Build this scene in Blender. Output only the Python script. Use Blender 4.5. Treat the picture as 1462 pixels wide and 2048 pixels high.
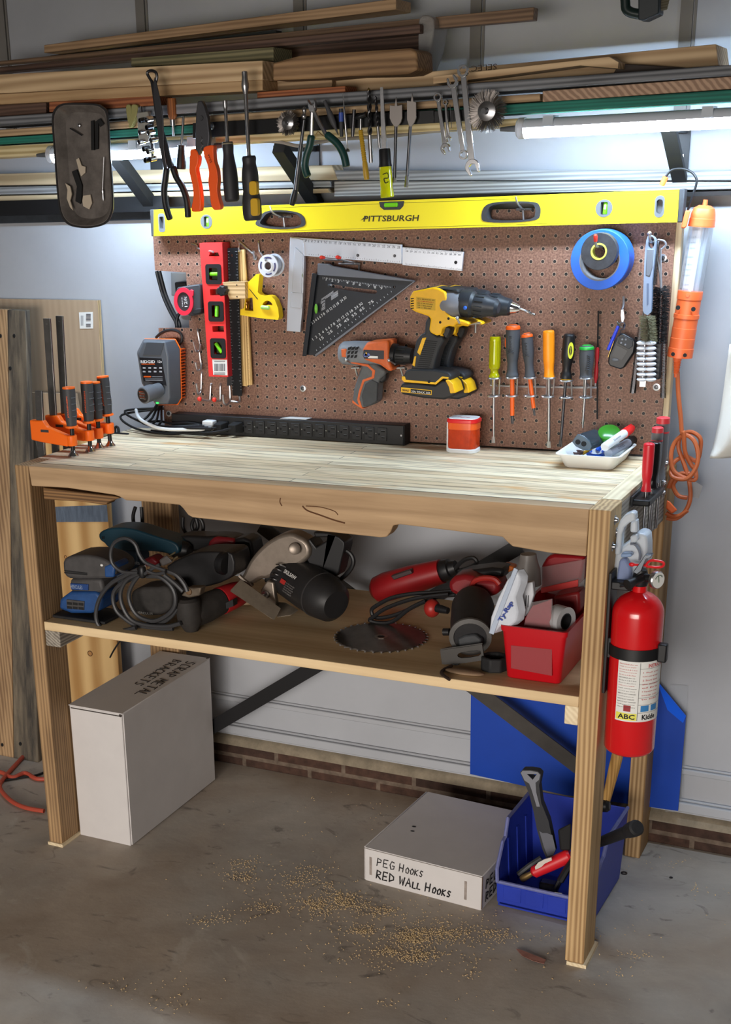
import bpy, bmesh, math, random
from mathutils import Vector, Matrix, Euler
random.seed(7)
for o in list(bpy.data.objects): bpy.data.objects.remove(o)
SC = bpy.context.scene
COL = SC.collection
PI = math.pi
# ------------------------------------------------------------------ camera
W_, H_ = 1462, 2048
F_, YAW, PITCH, ROLL = 2668.411, .501, .347, -.037
PX, PY = -245.819, 312.664                     # the photo is a crop: optical axis off centre
CAM = Vector((1.434, -2.874, 1.518))
def _axes():
    cy, sy, cp, sp, cr, sr = math.cos(YAW), math.sin(YAW), math.cos(PITCH), math.sin(PITCH), math.cos(ROLL), math.sin(ROLL)
    fwd = Vector((-sy*cp, cy*cp, -sp)); right = Vector((cy, sy, 0)); up = right.cross(fwd)
    return cr*right + sr*up, -sr*right + cr*up, fwd
RT, UP, FW = _axes()
cd = bpy.data.cameras.new('camera'); cam = bpy.data.objects.new('camera', cd); COL.objects.link(cam)
cam.matrix_world = Matrix(((RT.x, UP.x, -FW.x, CAM.x), (RT.y, UP.y, -FW.y, CAM.y), (RT.z, UP.z, -FW.z, CAM.z), (0, 0, 0, 1)))
cd.sensor_fit = 'VERTICAL'; cd.sensor_height = 36; cd.sensor_width = 36
cd.lens = F_*36/H_; cd.shift_x = -PX/H_; cd.shift_y = PY/H_
cd.clip_start = .05
SC.camera = cam
# ------------------------------------------------------------------ world, fill light, exposure
wd = bpy.data.worlds.new('world'); SC.world = wd; wd.use_nodes = True
wd.node_tree.nodes['Background'].inputs[0].default_value = (1.0, .94, .88, 1)
wd.node_tree.nodes['Background'].inputs[1].default_value = .09
def area(name, loc, tgt, sx, sy, power, color):
    l = bpy.data.lights.new(name, 'AREA'); l.shape = 'RECTANGLE'; l.size = sx; l.size_y = sy; l.energy = power; l.color = color
    o = bpy.data.objects.new(name, l); COL.objects.link(o); o.location = loc
    o.rotation_euler = (Vector(tgt)-Vector(loc)).to_track_quat('-Z', 'Y').to_euler()
    return o
dl = area('front_fill', (.6, -4.6, .85), (.3, -.3, .25), 3.0, 1.3, 25, (1.0, .93, .86)); dl.data.spread = math.radians(62)  # fill lamp added behind the camera to light the bench front
LED_STRENGTH = 124.0
VS = SC.view_settings
VS.view_transform = 'Standard'; VS.look = 'None'; VS.exposure = 0.0; VS.gamma = 1.0
try: VS.use_curve_mapping = False
except Exception: pass
# ------------------------------------------------------------------ measuring: a photo pixel taken onto a real plane
def ray(u, v): return RT*((u-W_/2-PX)/F_) - UP*((v-H_/2-PY)/F_) + FW
def Yp(u, v, y): d = ray(u, v); return CAM + d*((y-CAM.y)/d.y)
def Xp(u, v, x): d = ray(u, v); return CAM + d*((x-CAM.x)/d.x)
def Zp(u, v, z): d = ray(u, v); return CAM + d*((z-CAM.z)/d.z)
CR = dict(A=(0,0,2.924), B=(480,0,2.924), C=(962,0,2.924), D=(0,440,3.655), E=(300,400,3.655), F=(560,440,3.3227), G=(900,440,2.6014),
          H=(1080,780,3.827), S=(60,980,3.655), T=(420,1040,3.655), V=(720,1080,3.0458), R=(1150,1000,3.939), L=(0,1180,3.178),
          X=(640,1440,2.924), N=(940,1480,2.8008), a=(0,0,3.9945), b=(366,0,3.9945), c=(732,0,3.9945), d=(1096,0,3.9945), l=(0,270,4.569),
          m=(420,220,4.569), r=(1240,240,6.586), s=(1150,880,5.848), p=(300,640,4.569), q=(560,640,4.569), t=(860,640,4.569), w=(1060,640,4.569),
          h=(1100,440,4.569), g=(860,440,4.569), f=(0,0,1))
def px(k, x, y): c = CR[k]; return (c[0]+x/c[2], c[1]+y/c[2])
def w3(k, x, y, d): return Yp(*px(k, x, y), d)          # point at depth y=d
def ol(k, pts, d):                                       # outline -> (x,z) pairs in the plane y=d
    out = []
    for x, y in pts:
        p = w3(k, x, y, d); out.append((p.x, p.z))
    return out
# ------------------------------------------------------------------ materials
def lin(c):
    return tuple(((x/255)/12.92 if x/255 <= .04045 else ((x/255+.055)/1.055)**2.4) for x in c[:3]) + (1,)
MATS = {}
def mat(name, col, rough=.5, metal=0., noise=0., nscale=40, trans=0., alpha=1., emit=None, estr=0, bump=0., coat=0., ior=1.45, col2=None, stretch=None):
    if name in MATS: return MATS[name]
    m = bpy.data.materials.new(name); m.use_nodes = True; nt = m.node_tree; b = nt.nodes['Principled BSDF']
    b.inputs['Base Color'].default_value = lin(col); b.inputs['Roughness'].default_value = rough; b.inputs['Metallic'].default_value = metal
    b.inputs['IOR'].default_value = ior
    if trans: b.inputs['Transmission Weight'].default_value = trans
    if alpha < 1: b.inputs['Alpha'].default_value = alpha
    if coat: b.inputs['Coat Weight'].default_value = coat
    if emit: b.inputs['Emission Color'].default_value = lin(emit); b.inputs['Emission Strength'].default_value = estr
    if noise or bump or col2:
        tc = nt.nodes.new('ShaderNodeTexCoord'); n = nt.nodes.new('ShaderNodeTexNoise'); n.inputs['Scale'].default_value = nscale; n.inputs['Detail'].default_value = 6
        n.inputs['Roughness'].default_value = .65
        if stretch:
            mp = nt.nodes.new('ShaderNodeMapping'); mp.inputs['Scale'].default_value = stretch
            nt.links.new(tc.outputs['Object'], mp.inputs['Vector']); nt.links.new(mp.outputs[0], n.inputs['Vector'])
        else: nt.links.new(tc.outputs['Object'], n.inputs['Vector'])
        if noise or col2:
            r = nt.nodes.new('ShaderNodeValToRGB'); e = r.color_ramp.elements
            e[0].position = .36; e[1].position = .66
            c = lin(col); e[1].color = c
            e[0].color = lin(col2) if col2 else tuple(x*(1-noise) for x in c[:3]) + (1,)
            nt.links.new(n.outputs['Fac'], r.inputs['Fac']); nt.links.new(r.outputs[0], b.inputs['Base Color'])
        if bump:
            bp = nt.nodes.new('ShaderNodeBump'); bp.inputs['Strength'].default_value = bump; bp.inputs['Distance'].default_value = .002
            nt.links.new(n.outputs['Fac'], bp.inputs['Height']); nt.links.new(bp.outputs[0], b.inputs['Normal'])
    MATS[name] = m; return m
def wood(name, dark, light, axis=0, scale=30., rings=.35, rough=.7, along=.05, contrast=.2, ringscale=1.6, ringaxis=None):
    """grain stretched along one axis of the object, annual-ring bands across it"""
    if name in MATS: return MATS[name]
    m = bpy.data.materials.new(name); m.use_nodes = True; nt = m.node_tree; N = nt.nodes; K = nt.links; b = N['Principled BSDF']
    tc = N.new('ShaderNodeTexCoord'); oi = N.new('ShaderNodeObjectInfo')
    off = N.new('ShaderNodeVectorMath'); off.operation = 'ADD'
    rv = N.new('ShaderNodeMath'); rv.operation = 'MULTIPLY'; rv.inputs[1].default_value = 7.3
    K.new(oi.outputs['Random'], rv.inputs[0])
    cx = N.new('ShaderNodeCombineXYZ'); [K.new(rv.outputs[0], cx.inputs[i]) for i in range(3)]
    K.new(tc.outputs['Object'], off.inputs[0]); K.new(cx.outputs[0], off.inputs[1])
    mp = N.new('ShaderNodeMapping'); s = [scale]*3; s[axis] = scale*along; mp.inputs['Scale'].default_value = s
    K.new(off.outputs[0], mp.inputs['Vector'])
    n = N.new('ShaderNodeTexNoise'); n.inputs['Scale'].default_value = 2.2; n.inputs['Detail'].default_value = 8; n.inputs['Roughness'].default_value = .62; n.inputs['Distortion'].default_value = .6
    K.new(mp.outputs[0], n.inputs['Vector'])
    wv = N.new('ShaderNodeTexWave'); wv.wave_type = 'RINGS'; wv.rings_direction = 'XYZ'[axis if ringaxis is None else ringaxis]
    wv.inputs['Scale'].default_value = ringscale; wv.inputs['Distortion'].default_value = 5; wv.inputs['Detail'].default_value = 3; wv.inputs['Detail Scale'].default_value = .8
    K.new(mp.outputs[0], wv.inputs['Vector'])
    n2 = N.new('ShaderNodeTexNoise'); n2.inputs['Scale'].default_value = 5; n2.inputs['Detail'].default_value = 2
    K.new(off.outputs[0], n2.inputs['Vector'])
    mx = N.new('ShaderNodeMix'); mx.data_type = 'FLOAT'; mx.inputs[0].default_value = rings
    K.new(n.outputs['Fac'], mx.inputs[2]); K.new(wv.outputs['Fac'], mx.inputs[3])
    ad = N.new('ShaderNodeMath'); ad.operation = 'MULTIPLY_ADD'; ad.inputs[1].default_value = .45; K.new(n2.outputs['Fac'], ad.inputs[0]); 
    sb = N.new('ShaderNodeMath'); sb.operation = 'SUBTRACT'; sb.inputs[1].default_value = .22; K.new(mx.outputs[0], sb.inputs[0]); K.new(sb.outputs[0], ad.inputs[2])
    r = N.new('ShaderNodeValToRGB'); e = r.color_ramp.elements; e[0].position = .5-contrast; e[1].position = .5+contrast; e[0].color = lin(dark); e[1].color = lin(light)
    K.new(ad.outputs[0], r.inputs['Fac']); K.new(r.outputs[0], b.inputs['Base Color'])
    b.inputs['Roughness'].default_value = rough
    bp = N.new('ShaderNodeBump'); bp.inputs['Strength'].default_value = .25; bp.inputs['Distance'].default_value = .001
    K.new(n.outputs['Fac'], bp.inputs['Height']); K.new(bp.outputs[0], b.inputs['Normal'])
    MATS[name] = m; return m
# ------------------------------------------------------------------ mesh building
def frame(ax):
    ax = Vector(ax).normalized(); t = Vector((0, 0, 1)) if abs(ax.z) < .9 else Vector((1, 0, 0))
    a = ax.cross(t).normalized(); return a, ax.cross(a).normalized(), ax
class MB:
    def __init__(s, m=None): s.v = []; s.f = []; s.m = m
    def add(s, vs, fs):
        n = len(s.v)
        for p in vs:
            p = Vector(p); s.v.append(s.m @ p if s.m else p)
        s.f += [[i+n for i in f] for f in fs]; return s
    def box(s, x0, x1, y0, y1, z0, z1):
        x0, x1 = min(x0, x1), max(x0, x1); y0, y1 = min(y0, y1), max(y0, y1); z0, z1 = min(z0, z1), max(z0, z1)
        return s.add([(x0,y0,z0),(x1,y0,z0),(x1,y1,z0),(x0,y1,z0),(x0,y0,z1),(x1,y0,z1),(x1,y1,z1),(x0,y1,z1)],
                     [(3,2,1,0),(4,5,6,7),(0,1,5,4),(1,2,6,5),(2,3,7,6),(3,0,4,7)])
    def hexa(s, a, b):            # two matching quads/rings -> closed solid
        n = len(a)
        return s.add(list(a)+list(b), [list(range(n))[::-1], list(range(n, 2*n))] + [(i, (i+1) % n, n+(i+1) % n, n+i) for i in range(n)])
    def prism(s, pts, y0, y1):    # outline (x,z) extruded along y
        if sum(pts[i][0]*pts[(i+1) % len(pts)][1]-pts[(i+1) % len(pts)][0]*pts[i][1] for i in range(len(pts))) > 0: pts = pts[::-1]
        return s.hexa([(x, y0, z) for x, z in pts][::-1], [(x, y1, z) for x, z in pts][::-1])
    def prismd(s, pts, d):        # 3-d polygon extruded along vector d
        return s.hexa([Vector(p) for p in pts], [Vector(p)+Vector(d) for p in pts])
    def ring(s, c, a, b, r, n): return [Vector(c)+a*(r*math.cos(2*PI*i/n))+b*(r*math.sin(2*PI*i/n)) for i in range(n)]
    def lathe(s, p, ax, prof, n=20, sx=1., sy=1., caps=True):     # prof: (distance along axis, radius)
        a, b, c = frame(ax); p = Vector(p); vs = []; fs = []
        a = a*sx; b = b*sy
        for t, r in prof: vs += s.ring(p+c*t, a, b, max(r, 1e-5), n)
        for k in range(len(prof)-1):
            for i in range(n): fs.append((k*n+i, k*n+(i+1) % n, (k+1)*n+(i+1) % n, (k+1)*n+i))
        if caps: fs.append(list(range(n))[::-1]); fs.append([(len(prof)-1)*n+i for i in range(n)])
        return s.add(vs, fs)
    def cyl(s, p0, p1, r0, r1=None, n=16):
        p0 = Vector(p0); p1 = Vector(p1); return s.lathe(p0, p1-p0, [(0, r0), ((p1-p0).length, r0 if r1 is None else r1)], n)
    def pipe(s, p0, p1, ro, ri, n=32):   # hollow cylinder
        p0 = Vector(p0); p1 = Vector(p1); L = (p1-p0).length
        return s.lathe(p0, p1-p0, [(0, ri), (0, ro), (L, ro), (L, ri), (0, ri)], n, caps=False)
    def ell(s, c, r, n=16, k=9):
        c = Vector(c); vs = []; fs = []
        for j in range(k+1):
            t = PI*j/k
            for i in range(n):
                q = 2*PI*i/n; vs.append(c+Vector((r[0]*max(math.sin(t), 1e-3)*math.cos(q), r[1]*max(math.sin(t), 1e-3)*math.sin(q), -r[2]*math.cos(t))))
        for j in range(k):
            for i in range(n): fs.append((j*n+i, j*n+(i+1) % n, (j+1)*n+(i+1) % n, (j+1)*n+i))
        return s.add(vs, fs)
    def tube(s, pts, r, n=8, closed=False, flat=1.):
        pts = [Vector(p) for p in pts]; L = len(pts); rs = r if isinstance(r, (list, tuple)) else [r]*L
        vs = []; fs = []; up = None
        for i, p in enumerate(pts):
            if closed: t = pts[(i+1) % L]-pts[i-1]
            else: t = pts[min(i+1, L-1)]-pts[max(i-1, 0)]
            if t.length < 1e-9: t = Vector((0, 0, 1))
            t.normalize()
            if up is None: a, b, _ = frame(t)
            else:
                a = up-t*up.dot(t)
                a = frame(t)[0] if a.length < 1e-6 else a.normalized(); b = t.cross(a)
            up = a; vs += s.ring(p, a, b*flat, rs[i], n)
        for k in range(L if closed else L-1):
            k2 = (k+1) % L
            for i in range(n): fs.append((k*n+i, k*n+(i+1) % n, k2*n+(i+1) % n, k2*n+i))
        if not closed: fs.append(list(range(n))[::-1]); fs.append([(L-1)*n+i for i in range(n)])
        return s.add(vs, fs)
    def plate(s, rings, y0, y1):   # outer outline + holes, (x,z) rings, extruded along y
        cu = bpy.data.curves.new('tmp', 'CURVE'); cu.dimensions = '2D'; cu.fill_mode = 'BOTH'; cu.extrude = abs(y1-y0)/2
        for r in rings:
            sp = cu.splines.new('POLY'); sp.points.add(len(r)-1); sp.use_cyclic_u = True
            for i, (x, z) in enumerate(r): sp.points[i].co = (x, z, 0, 1)
        ob = bpy.data.objects.new('tmp', cu); me = bpy.data.meshes.new_from_object(ob)
        vs = [Vector((v.co.x, (y0+y1)/2-v.co.z, v.co.y)) for v in me.vertices]; fs = [list(p.vertices) for p in me.polygons]
        bpy.data.objects.remove(ob); bpy.data.curves.remove(cu); bpy.data.meshes.remove(me)
        return s.add(vs, fs)
def sm(pts, k=6, closed=False):     # Catmull-Rom
    P = [Vector(p) if len(p) == 3 else Vector((p[0], p[1], 0)) for p in pts]; n = len(P); out = []
    for i in range(n if closed else n-1):
        g = (lambda j: P[j % n]) if closed else (lambda j: P[min(max(j, 0), n-1)])
        a, b, c, d = g(i-1), g(i), g(i+1), g(i+2)
        for q in range(k):
            t = q/k; out.append(.5*((2*b)+(c-a)*t+(2*a-5*b+4*c-d)*t*t+(3*b-a-3*c+d)*t**3))
    if not closed: out.append(P[-1])
    return out
def sm2(pts, k=4): return [(p.x, p.y) for p in sm(pts, k, True)]
def rrect(x0, x1, z0, z1, r, n=5):
    out = []
    for cx, cz, a in ((x1-r, z1-r, 0), (x0+r, z1-r, 90), (x0+r, z0+r, 180), (x1-r, z0+r, 270)):
        for i in range(n+1):
            t = math.radians(a+90*i/n); out.append((cx+r*math.cos(t), cz+r*math.sin(t)))
    return out
def disc(x, z, r, n=20, sx=1., sz=1.): return [(x+r*sx*math.cos(2*PI*i/n), z+r*sz*math.sin(2*PI*i/n)) for i in range(n)]
WM = {}                              # world matrix of every thing and part
def thing(name, label, cat, loc, group=None, rot=(0, 0, 0), parent=None):
    o = bpy.data.objects.new(name, None); COL.objects.link(o); o.empty_display_size = .02
    m = Matrix.Translation(Vector(loc)) @ Euler(rot).to_matrix().to_4x4()
    o.matrix_world = m; WM[o.name] = m
    o['label'] = label; o['category'] = cat
    if group: o['group'] = group
    return o
def link(name, mb, m, parent=None, local=False, bev=0, seg=2, ang=35, sub=0, origin=None):
    """one mesh object; coordinates are world ones unless local=True"""
    me = bpy.data.meshes.new(name)
    inv = None
    if parent is not None and not local: inv = WM[parent.name].inverted()
    loc = Vector(origin) if origin is not None else Vector((0, 0, 0))
    vs = [(inv @ v if inv else v-loc) for v in mb.v]
    me.from_pydata([tuple(v) for v in vs], [], mb.f); me.validate(); 
    bm = bmesh.new(); bm.from_mesh(me); bmesh.ops.recalc_face_normals(bm, faces=bm.faces); bm.to_mesh(me); bm.free()
    me.polygons.foreach_set('use_smooth', [True]*len(me.polygons))
    me.set_sharp_from_angle(angle=math.radians(ang)); me.update()
    ms = m if isinstance(m, (list, tuple)) else [m]
    for x in ms: me.materials.append(x)
    o = bpy.data.objects.new(name, me); COL.objects.link(o)
    if parent is not None: o.parent = parent; WM[o.name] = WM[parent.name]
    else: o.location = loc; WM[o.name] = Matrix.Translation(loc)
    if bev:
        b = o.modifiers.new('bevel', 'BEVEL'); b.width = bev; b.segments = seg; b.limit_method = 'ANGLE'; b.angle_limit = math.radians(30); b.harden_normals = False
    if sub:
        s = o.modifiers.new('sub', 'SUBSURF'); s.levels = sub; s.render_levels = sub
    return o
def solo(name, mb, m, label, cat, group=None, **k):      # a thing that is one mesh
    c = sum(mb.v, Vector())/len(mb.v); lo = min(v.z for v in mb.v)
    o = link(name, mb, m, None, origin=(c.x, c.y, lo), **k)
    o['label'] = label; o['category'] = cat
    if group: o['group'] = group
    return o
def struct(name, mb, m, **k):
    o = link(name, mb, m, None, **k); o['kind'] = 'structure'; return o
def text(name, s, p, xd, ud, width, height, m, parent, off=.0006, local=False, bold=0., shear=0., label=None, depth=.00015):
    """lettering: text fitted into width x height, left-bottom at p, along xd, up ud"""
    cu = bpy.data.curves.new('tmp', 'FONT'); cu.body = s; cu.size = 1; cu.extrude = 0; cu.offset = bold; cu.shear = shear; cu.resolution_u = 2
    ob = bpy.data.objects.new('tmp', cu); me = bpy.data.meshes.new_from_object(ob)
    xs = [v.co.x for v in me.vertices]; ys = [v.co.y for v in me.vertices]
    xd = Vector(xd).normalized(); ud = Vector(ud).normalized(); nn = xd.cross(ud).normalized(); p = Vector(p)
    kx = width/max(max(xs)-min(xs), 1e-6); ky = height/max(max(ys)-min(ys), 1e-6)
    mb = MB(); vs = [p+xd*((v.co.x-min(xs))*kx)+ud*((v.co.y-min(ys))*ky)+nn*off for v in me.vertices]; fs = [list(q.vertices) for q in me.polygons]
    bpy.data.objects.remove(ob); bpy.data.curves.remove(cu); bpy.data.meshes.remove(me)
    mb.add(vs, fs)
    o = link(name, mb, m, parent, local=local)
    if label: o['label'] = label
    return o
def strokes(name, lines, r, m, parent, flat=1.):       # handwriting: polylines as thin marker strokes
    mb = MB()
    for L in lines: mb.tube(L, r, 5, flat=flat)
    return link(name, mb, m, parent)
def copy_tree(o, label=None, group=None):
    c = o.copy(); COL.objects.link(c); WM[c.name] = WM[o.name]
    if label: c['label'] = label
    if group: c['group'] = group
    for ch in list(o.children):
        d = ch.copy(); COL.objects.link(d); d.parent = c; WM[d.name] = WM[o.name]
        for g in list(ch.children):
            e = g.copy(); COL.objects.link(e); e.parent = d
    return c
# palette
steel = mat('steel', (190,190,192), .28, 1., noise=.25, nscale=60)
chrome = mat('chrome', (215,215,218), .14, 1.)
dsteel = mat('dark_steel', (95,95,98), .38, 1., noise=.3, nscale=80)
zinc = mat('zinc_wire', (205,205,208), .3, .9)
blk = mat('black_plastic', (24,24,26), .45)
blkm = mat('black_matte', (20,20,21), .75)
blks = mat('black_steel', (26,26,28), .42, .2)
rub = mat('black_rubber', (30,30,32), .7, noise=.35, nscale=60)
gry = mat('grey_plastic', (92,95,99), .5)
dgry = mat('dark_grey_plastic', (58,60,63), .55, noise=.25, nscale=50)
orng = mat('orange_plastic', (236,98,28), .42)
redp = mat('red_plastic', (206,28,34), .38)
yelp = mat('yellow_plastic', (247,196,20), .45)
whit = mat('white_plastic', (228,228,226), .4)
paper = mat('label_paper', (226,226,222), .7)
ink = mat('black_ink', (18,18,20), .6)
inkw = mat('white_ink', (220,220,220), .6)
inkr = mat('red_ink', (190,30,36), .6)
grnv = mat('green_vial', (120,215,40), .2, emit=None)
clear = mat('clear_plastic', (235,240,245), .12, trans=.92, alpha=.55)
# ================================================================== the setting
YW = .13
def paint_mat():
    m = mat('wall_paint', (172,175,181), .75, noise=.10, nscale=3, bump=.06); return m
wallp = paint_mat()
YLO = .105        # the lower wall stands a little forward of the upper one
struct('wall_back', MB().box(-2.6, 2.8, YW, YW+.12, 1.46, 2.75).box(-2.6, 2.8, YLO, YW+.12, .075, 1.466), wallp)
def floor_mat():
    m = bpy.data.materials.new('concrete_floor'); m.use_nodes = True; nt = m.node_tree; N = nt.nodes; K = nt.links; b = N['Principled BSDF']
    tc = N.new('ShaderNodeTexCoord')
    def nz(sc, det, dist=0, stretch=None):
        n = N.new('ShaderNodeTexNoise'); n.inputs['Scale'].default_value = sc; n.inputs['Detail'].default_value = det; n.inputs['Distortion'].default_value = dist; n.inputs['Roughness'].default_value = .6
        if stretch:
            mp = N.new('ShaderNodeMapping'); mp.inputs['Scale'].default_value = stretch; K.new(tc.outputs['Object'], mp.inputs['Vector']); K.new(mp.outputs[0], n.inputs['Vector'])
        else: K.new(tc.outputs['Object'], n.inputs['Vector'])
        return n
    def ramp(src, p0, c0, p1, c1):
        r = N.new('ShaderNodeValToRGB'); e = r.color_ramp.elements; e[0].position = p0; e[1].position = p1; e[0].color = lin(c0); e[1].color = lin(c1); K.new(src, r.inputs['Fac']); return r
    def mix(f, a, c, mode='MIX'):
        x = N.new('ShaderNodeMix'); x.data_type = 'RGBA'; x.blend_type = mode
        if isinstance(f, float): x.inputs[0].default_value = f
        else: K.new(f, x.inputs[0])
        K.new(a, x.inputs[6]); K.new(c, x.inputs[7]); return x.outputs[2]
    base = ramp(nz(5, 9, .6).outputs['Fac'], .32, (140,131,121), .70, (190,181,168))
    warm = ramp(nz(1.6, 4).outputs['Fac'], .40, (172,148,124), .62, (178,172,164))
    c = mix(.45, base.outputs[0], warm.outputs[0])
    st = ramp(nz(9, 7, 1.4, (1, 1.7, 1)).outputs['Fac'], .60, (0,0,0), .70, (255,255,255)); dk = N.new('ShaderNodeRGB'); dk.outputs[0].default_value = lin((88,82,77))
    sm_ = N.new('ShaderNodeMath'); sm_.operation = 'MULTIPLY'; sm_.inputs[1].default_value = .65; K.new(st.outputs[0], sm_.inputs[0])
    c = mix(sm_.outputs[0], c, dk.outputs[0])
    lt = ramp(nz(4, 8, 2.2).outputs['Fac'], .61, (0,0,0), .72, (255,255,255)); lc = N.new('ShaderNodeRGB'); lc.outputs[0].default_value = lin((192,184,172))
    sl = N.new('ShaderNodeMath'); sl.operation = 'MULTIPLY'; sl.inputs[1].default_value = .7; K.new(lt.outputs[0], sl.inputs[0])
    c = mix(sl.outputs[0], c, lc.outputs[0])
    sp = ramp(nz(120, 2).outputs['Fac'], .68, (0,0,0), .74, (255,255,255))
    s2 = N.new('ShaderNodeMath'); s2.operation = 'MULTIPLY'; s2.inputs[1].default_value = .35; K.new(sp.outputs[0], s2.inputs[0])
    c = mix(s2.outputs[0], c, lc.outputs[0])
    K.new(c, b.inputs['Base Color']); b.inputs['Roughness'].default_value = .8
    bp = N.new('ShaderNodeBump'); bp.inputs['Strength'].default_value = .25; bp.inputs['Distance'].default_value = .003
    K.new(nz(30, 8).outputs['Fac'], bp.inputs['Height']); K.new(bp.outputs[0], b.inputs['Normal'])
    return m
struct('floor', MB().box(-3.5, 4, -5, YW+.12, -.06, 0), floor_mat())
struct('ceiling', MB().box(-3.5, 4, -5, YW+.12, 2.75, 2.8), mat('ceiling_paint', (150,144,138), .9))
def brick_mat():
    m = bpy.data.materials.new('brick'); m.use_nodes = True; nt = m.node_tree; N = nt.nodes; K = nt.links; b = N['Principled BSDF']
    tc = N.new('ShaderNodeTexCoord'); mp = N.new('ShaderNodeMapping'); mp.inputs['Rotation'].default_value = (PI/2, 0, 0); mp.inputs['Location'].default_value = (.1, .03, 0)
    K.new(tc.outputs['Object'], mp.inputs['Vector'])
    br = N.new('ShaderNodeTexBrick'); br.inputs['Scale'].default_value = 1; br.inputs['Brick Width'].default_value = .2; br.inputs['Row Height'].default_value = .075; br.inputs['Mortar Size'].default_value = .006
    br.inputs['Color1'].default_value = lin((84,58,46)); br.inputs['Color2'].default_value = lin((62,44,36)); br.inputs['Mortar'].default_value = lin((120,104,90))
    K.new(mp.outputs[0], br.inputs['Vector'])
    n = N.new('ShaderNodeTexNoise'); n.inputs['Scale'].default_value = 40; n.inputs['Detail'].default_value = 6; K.new(tc.outputs['Object'], n.inputs['Vector'])
    r = N.new('ShaderNodeValToRGB'); r.color_ramp.elements[0].position = .3; r.color_ramp.elements[0].color = (.35,.33,.3,1); r.color_ramp.elements[1].position = .7; K.new(n.outputs['Fac'], r.inputs['Fac'])
    x = N.new('ShaderNodeMix'); x.data_type = 'RGBA'; x.blend_type = 'MULTIPLY'; x.inputs[0].default_value = .9; K.new(br.outputs['Color'], x.inputs[6]); K.new(r.outputs[0], x.inputs[7]); K.new(x.outputs[2], b.inputs['Base Color'])
    b.inputs['Roughness'].default_value = .9
    bp = N.new('ShaderNodeBump'); bp.inputs['Strength'].default_value = .6; bp.inputs['Distance'].default_value = .006; K.new(n.outputs['Fac'], bp.inputs['Height']); K.new(bp.outputs[0], b.inputs['Normal'])
    return m
struct('baseboard_back', MB().box(-2.6, 2.8, .100, .2, 0, .07), brick_mat(), bev=.006)
struct('trim_1', MB().prismd([(-2.6, .085, .066), (-2.6, .15, .066), (-2.6, .15, .1), (-2.6, .102, .088), (-2.6, .09, .078)], (5.4, 0, 0)), mat('mortar_ledge', (150,138,118), .9, noise=.35, nscale=25, bump=.8))
mb = MB()
for z0, z1, d in ((.192, .206, .012), (.206, .212, .006)): mb.box(-2.6, 2.8, YLO-d, YLO, z0, z1)
struct('trim_2', mb, wallp, bev=.003)
mb = MB()
for z0, z1, d in ((.098, .122, .016), (.122, .128, .008)): mb.box(-2.6, 2.8, YLO-d, YLO, z0, z1)
struct('trim_3', mb, wallp, bev=.003)
n = 4
seam = mat('wall_seam', (120,117,113), .8)
for u in (4, 284, 600, 955, 1376):
    x = Yp(u, 30, YW).x
    struct('trim_%d' % n, MB().box(x-.014, x+.010, YW-.006, YW, 1.62, 2.75).box(x+.012, x+.017, YW-.003, YW, 1.62, 2.75), seam); n += 1
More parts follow.
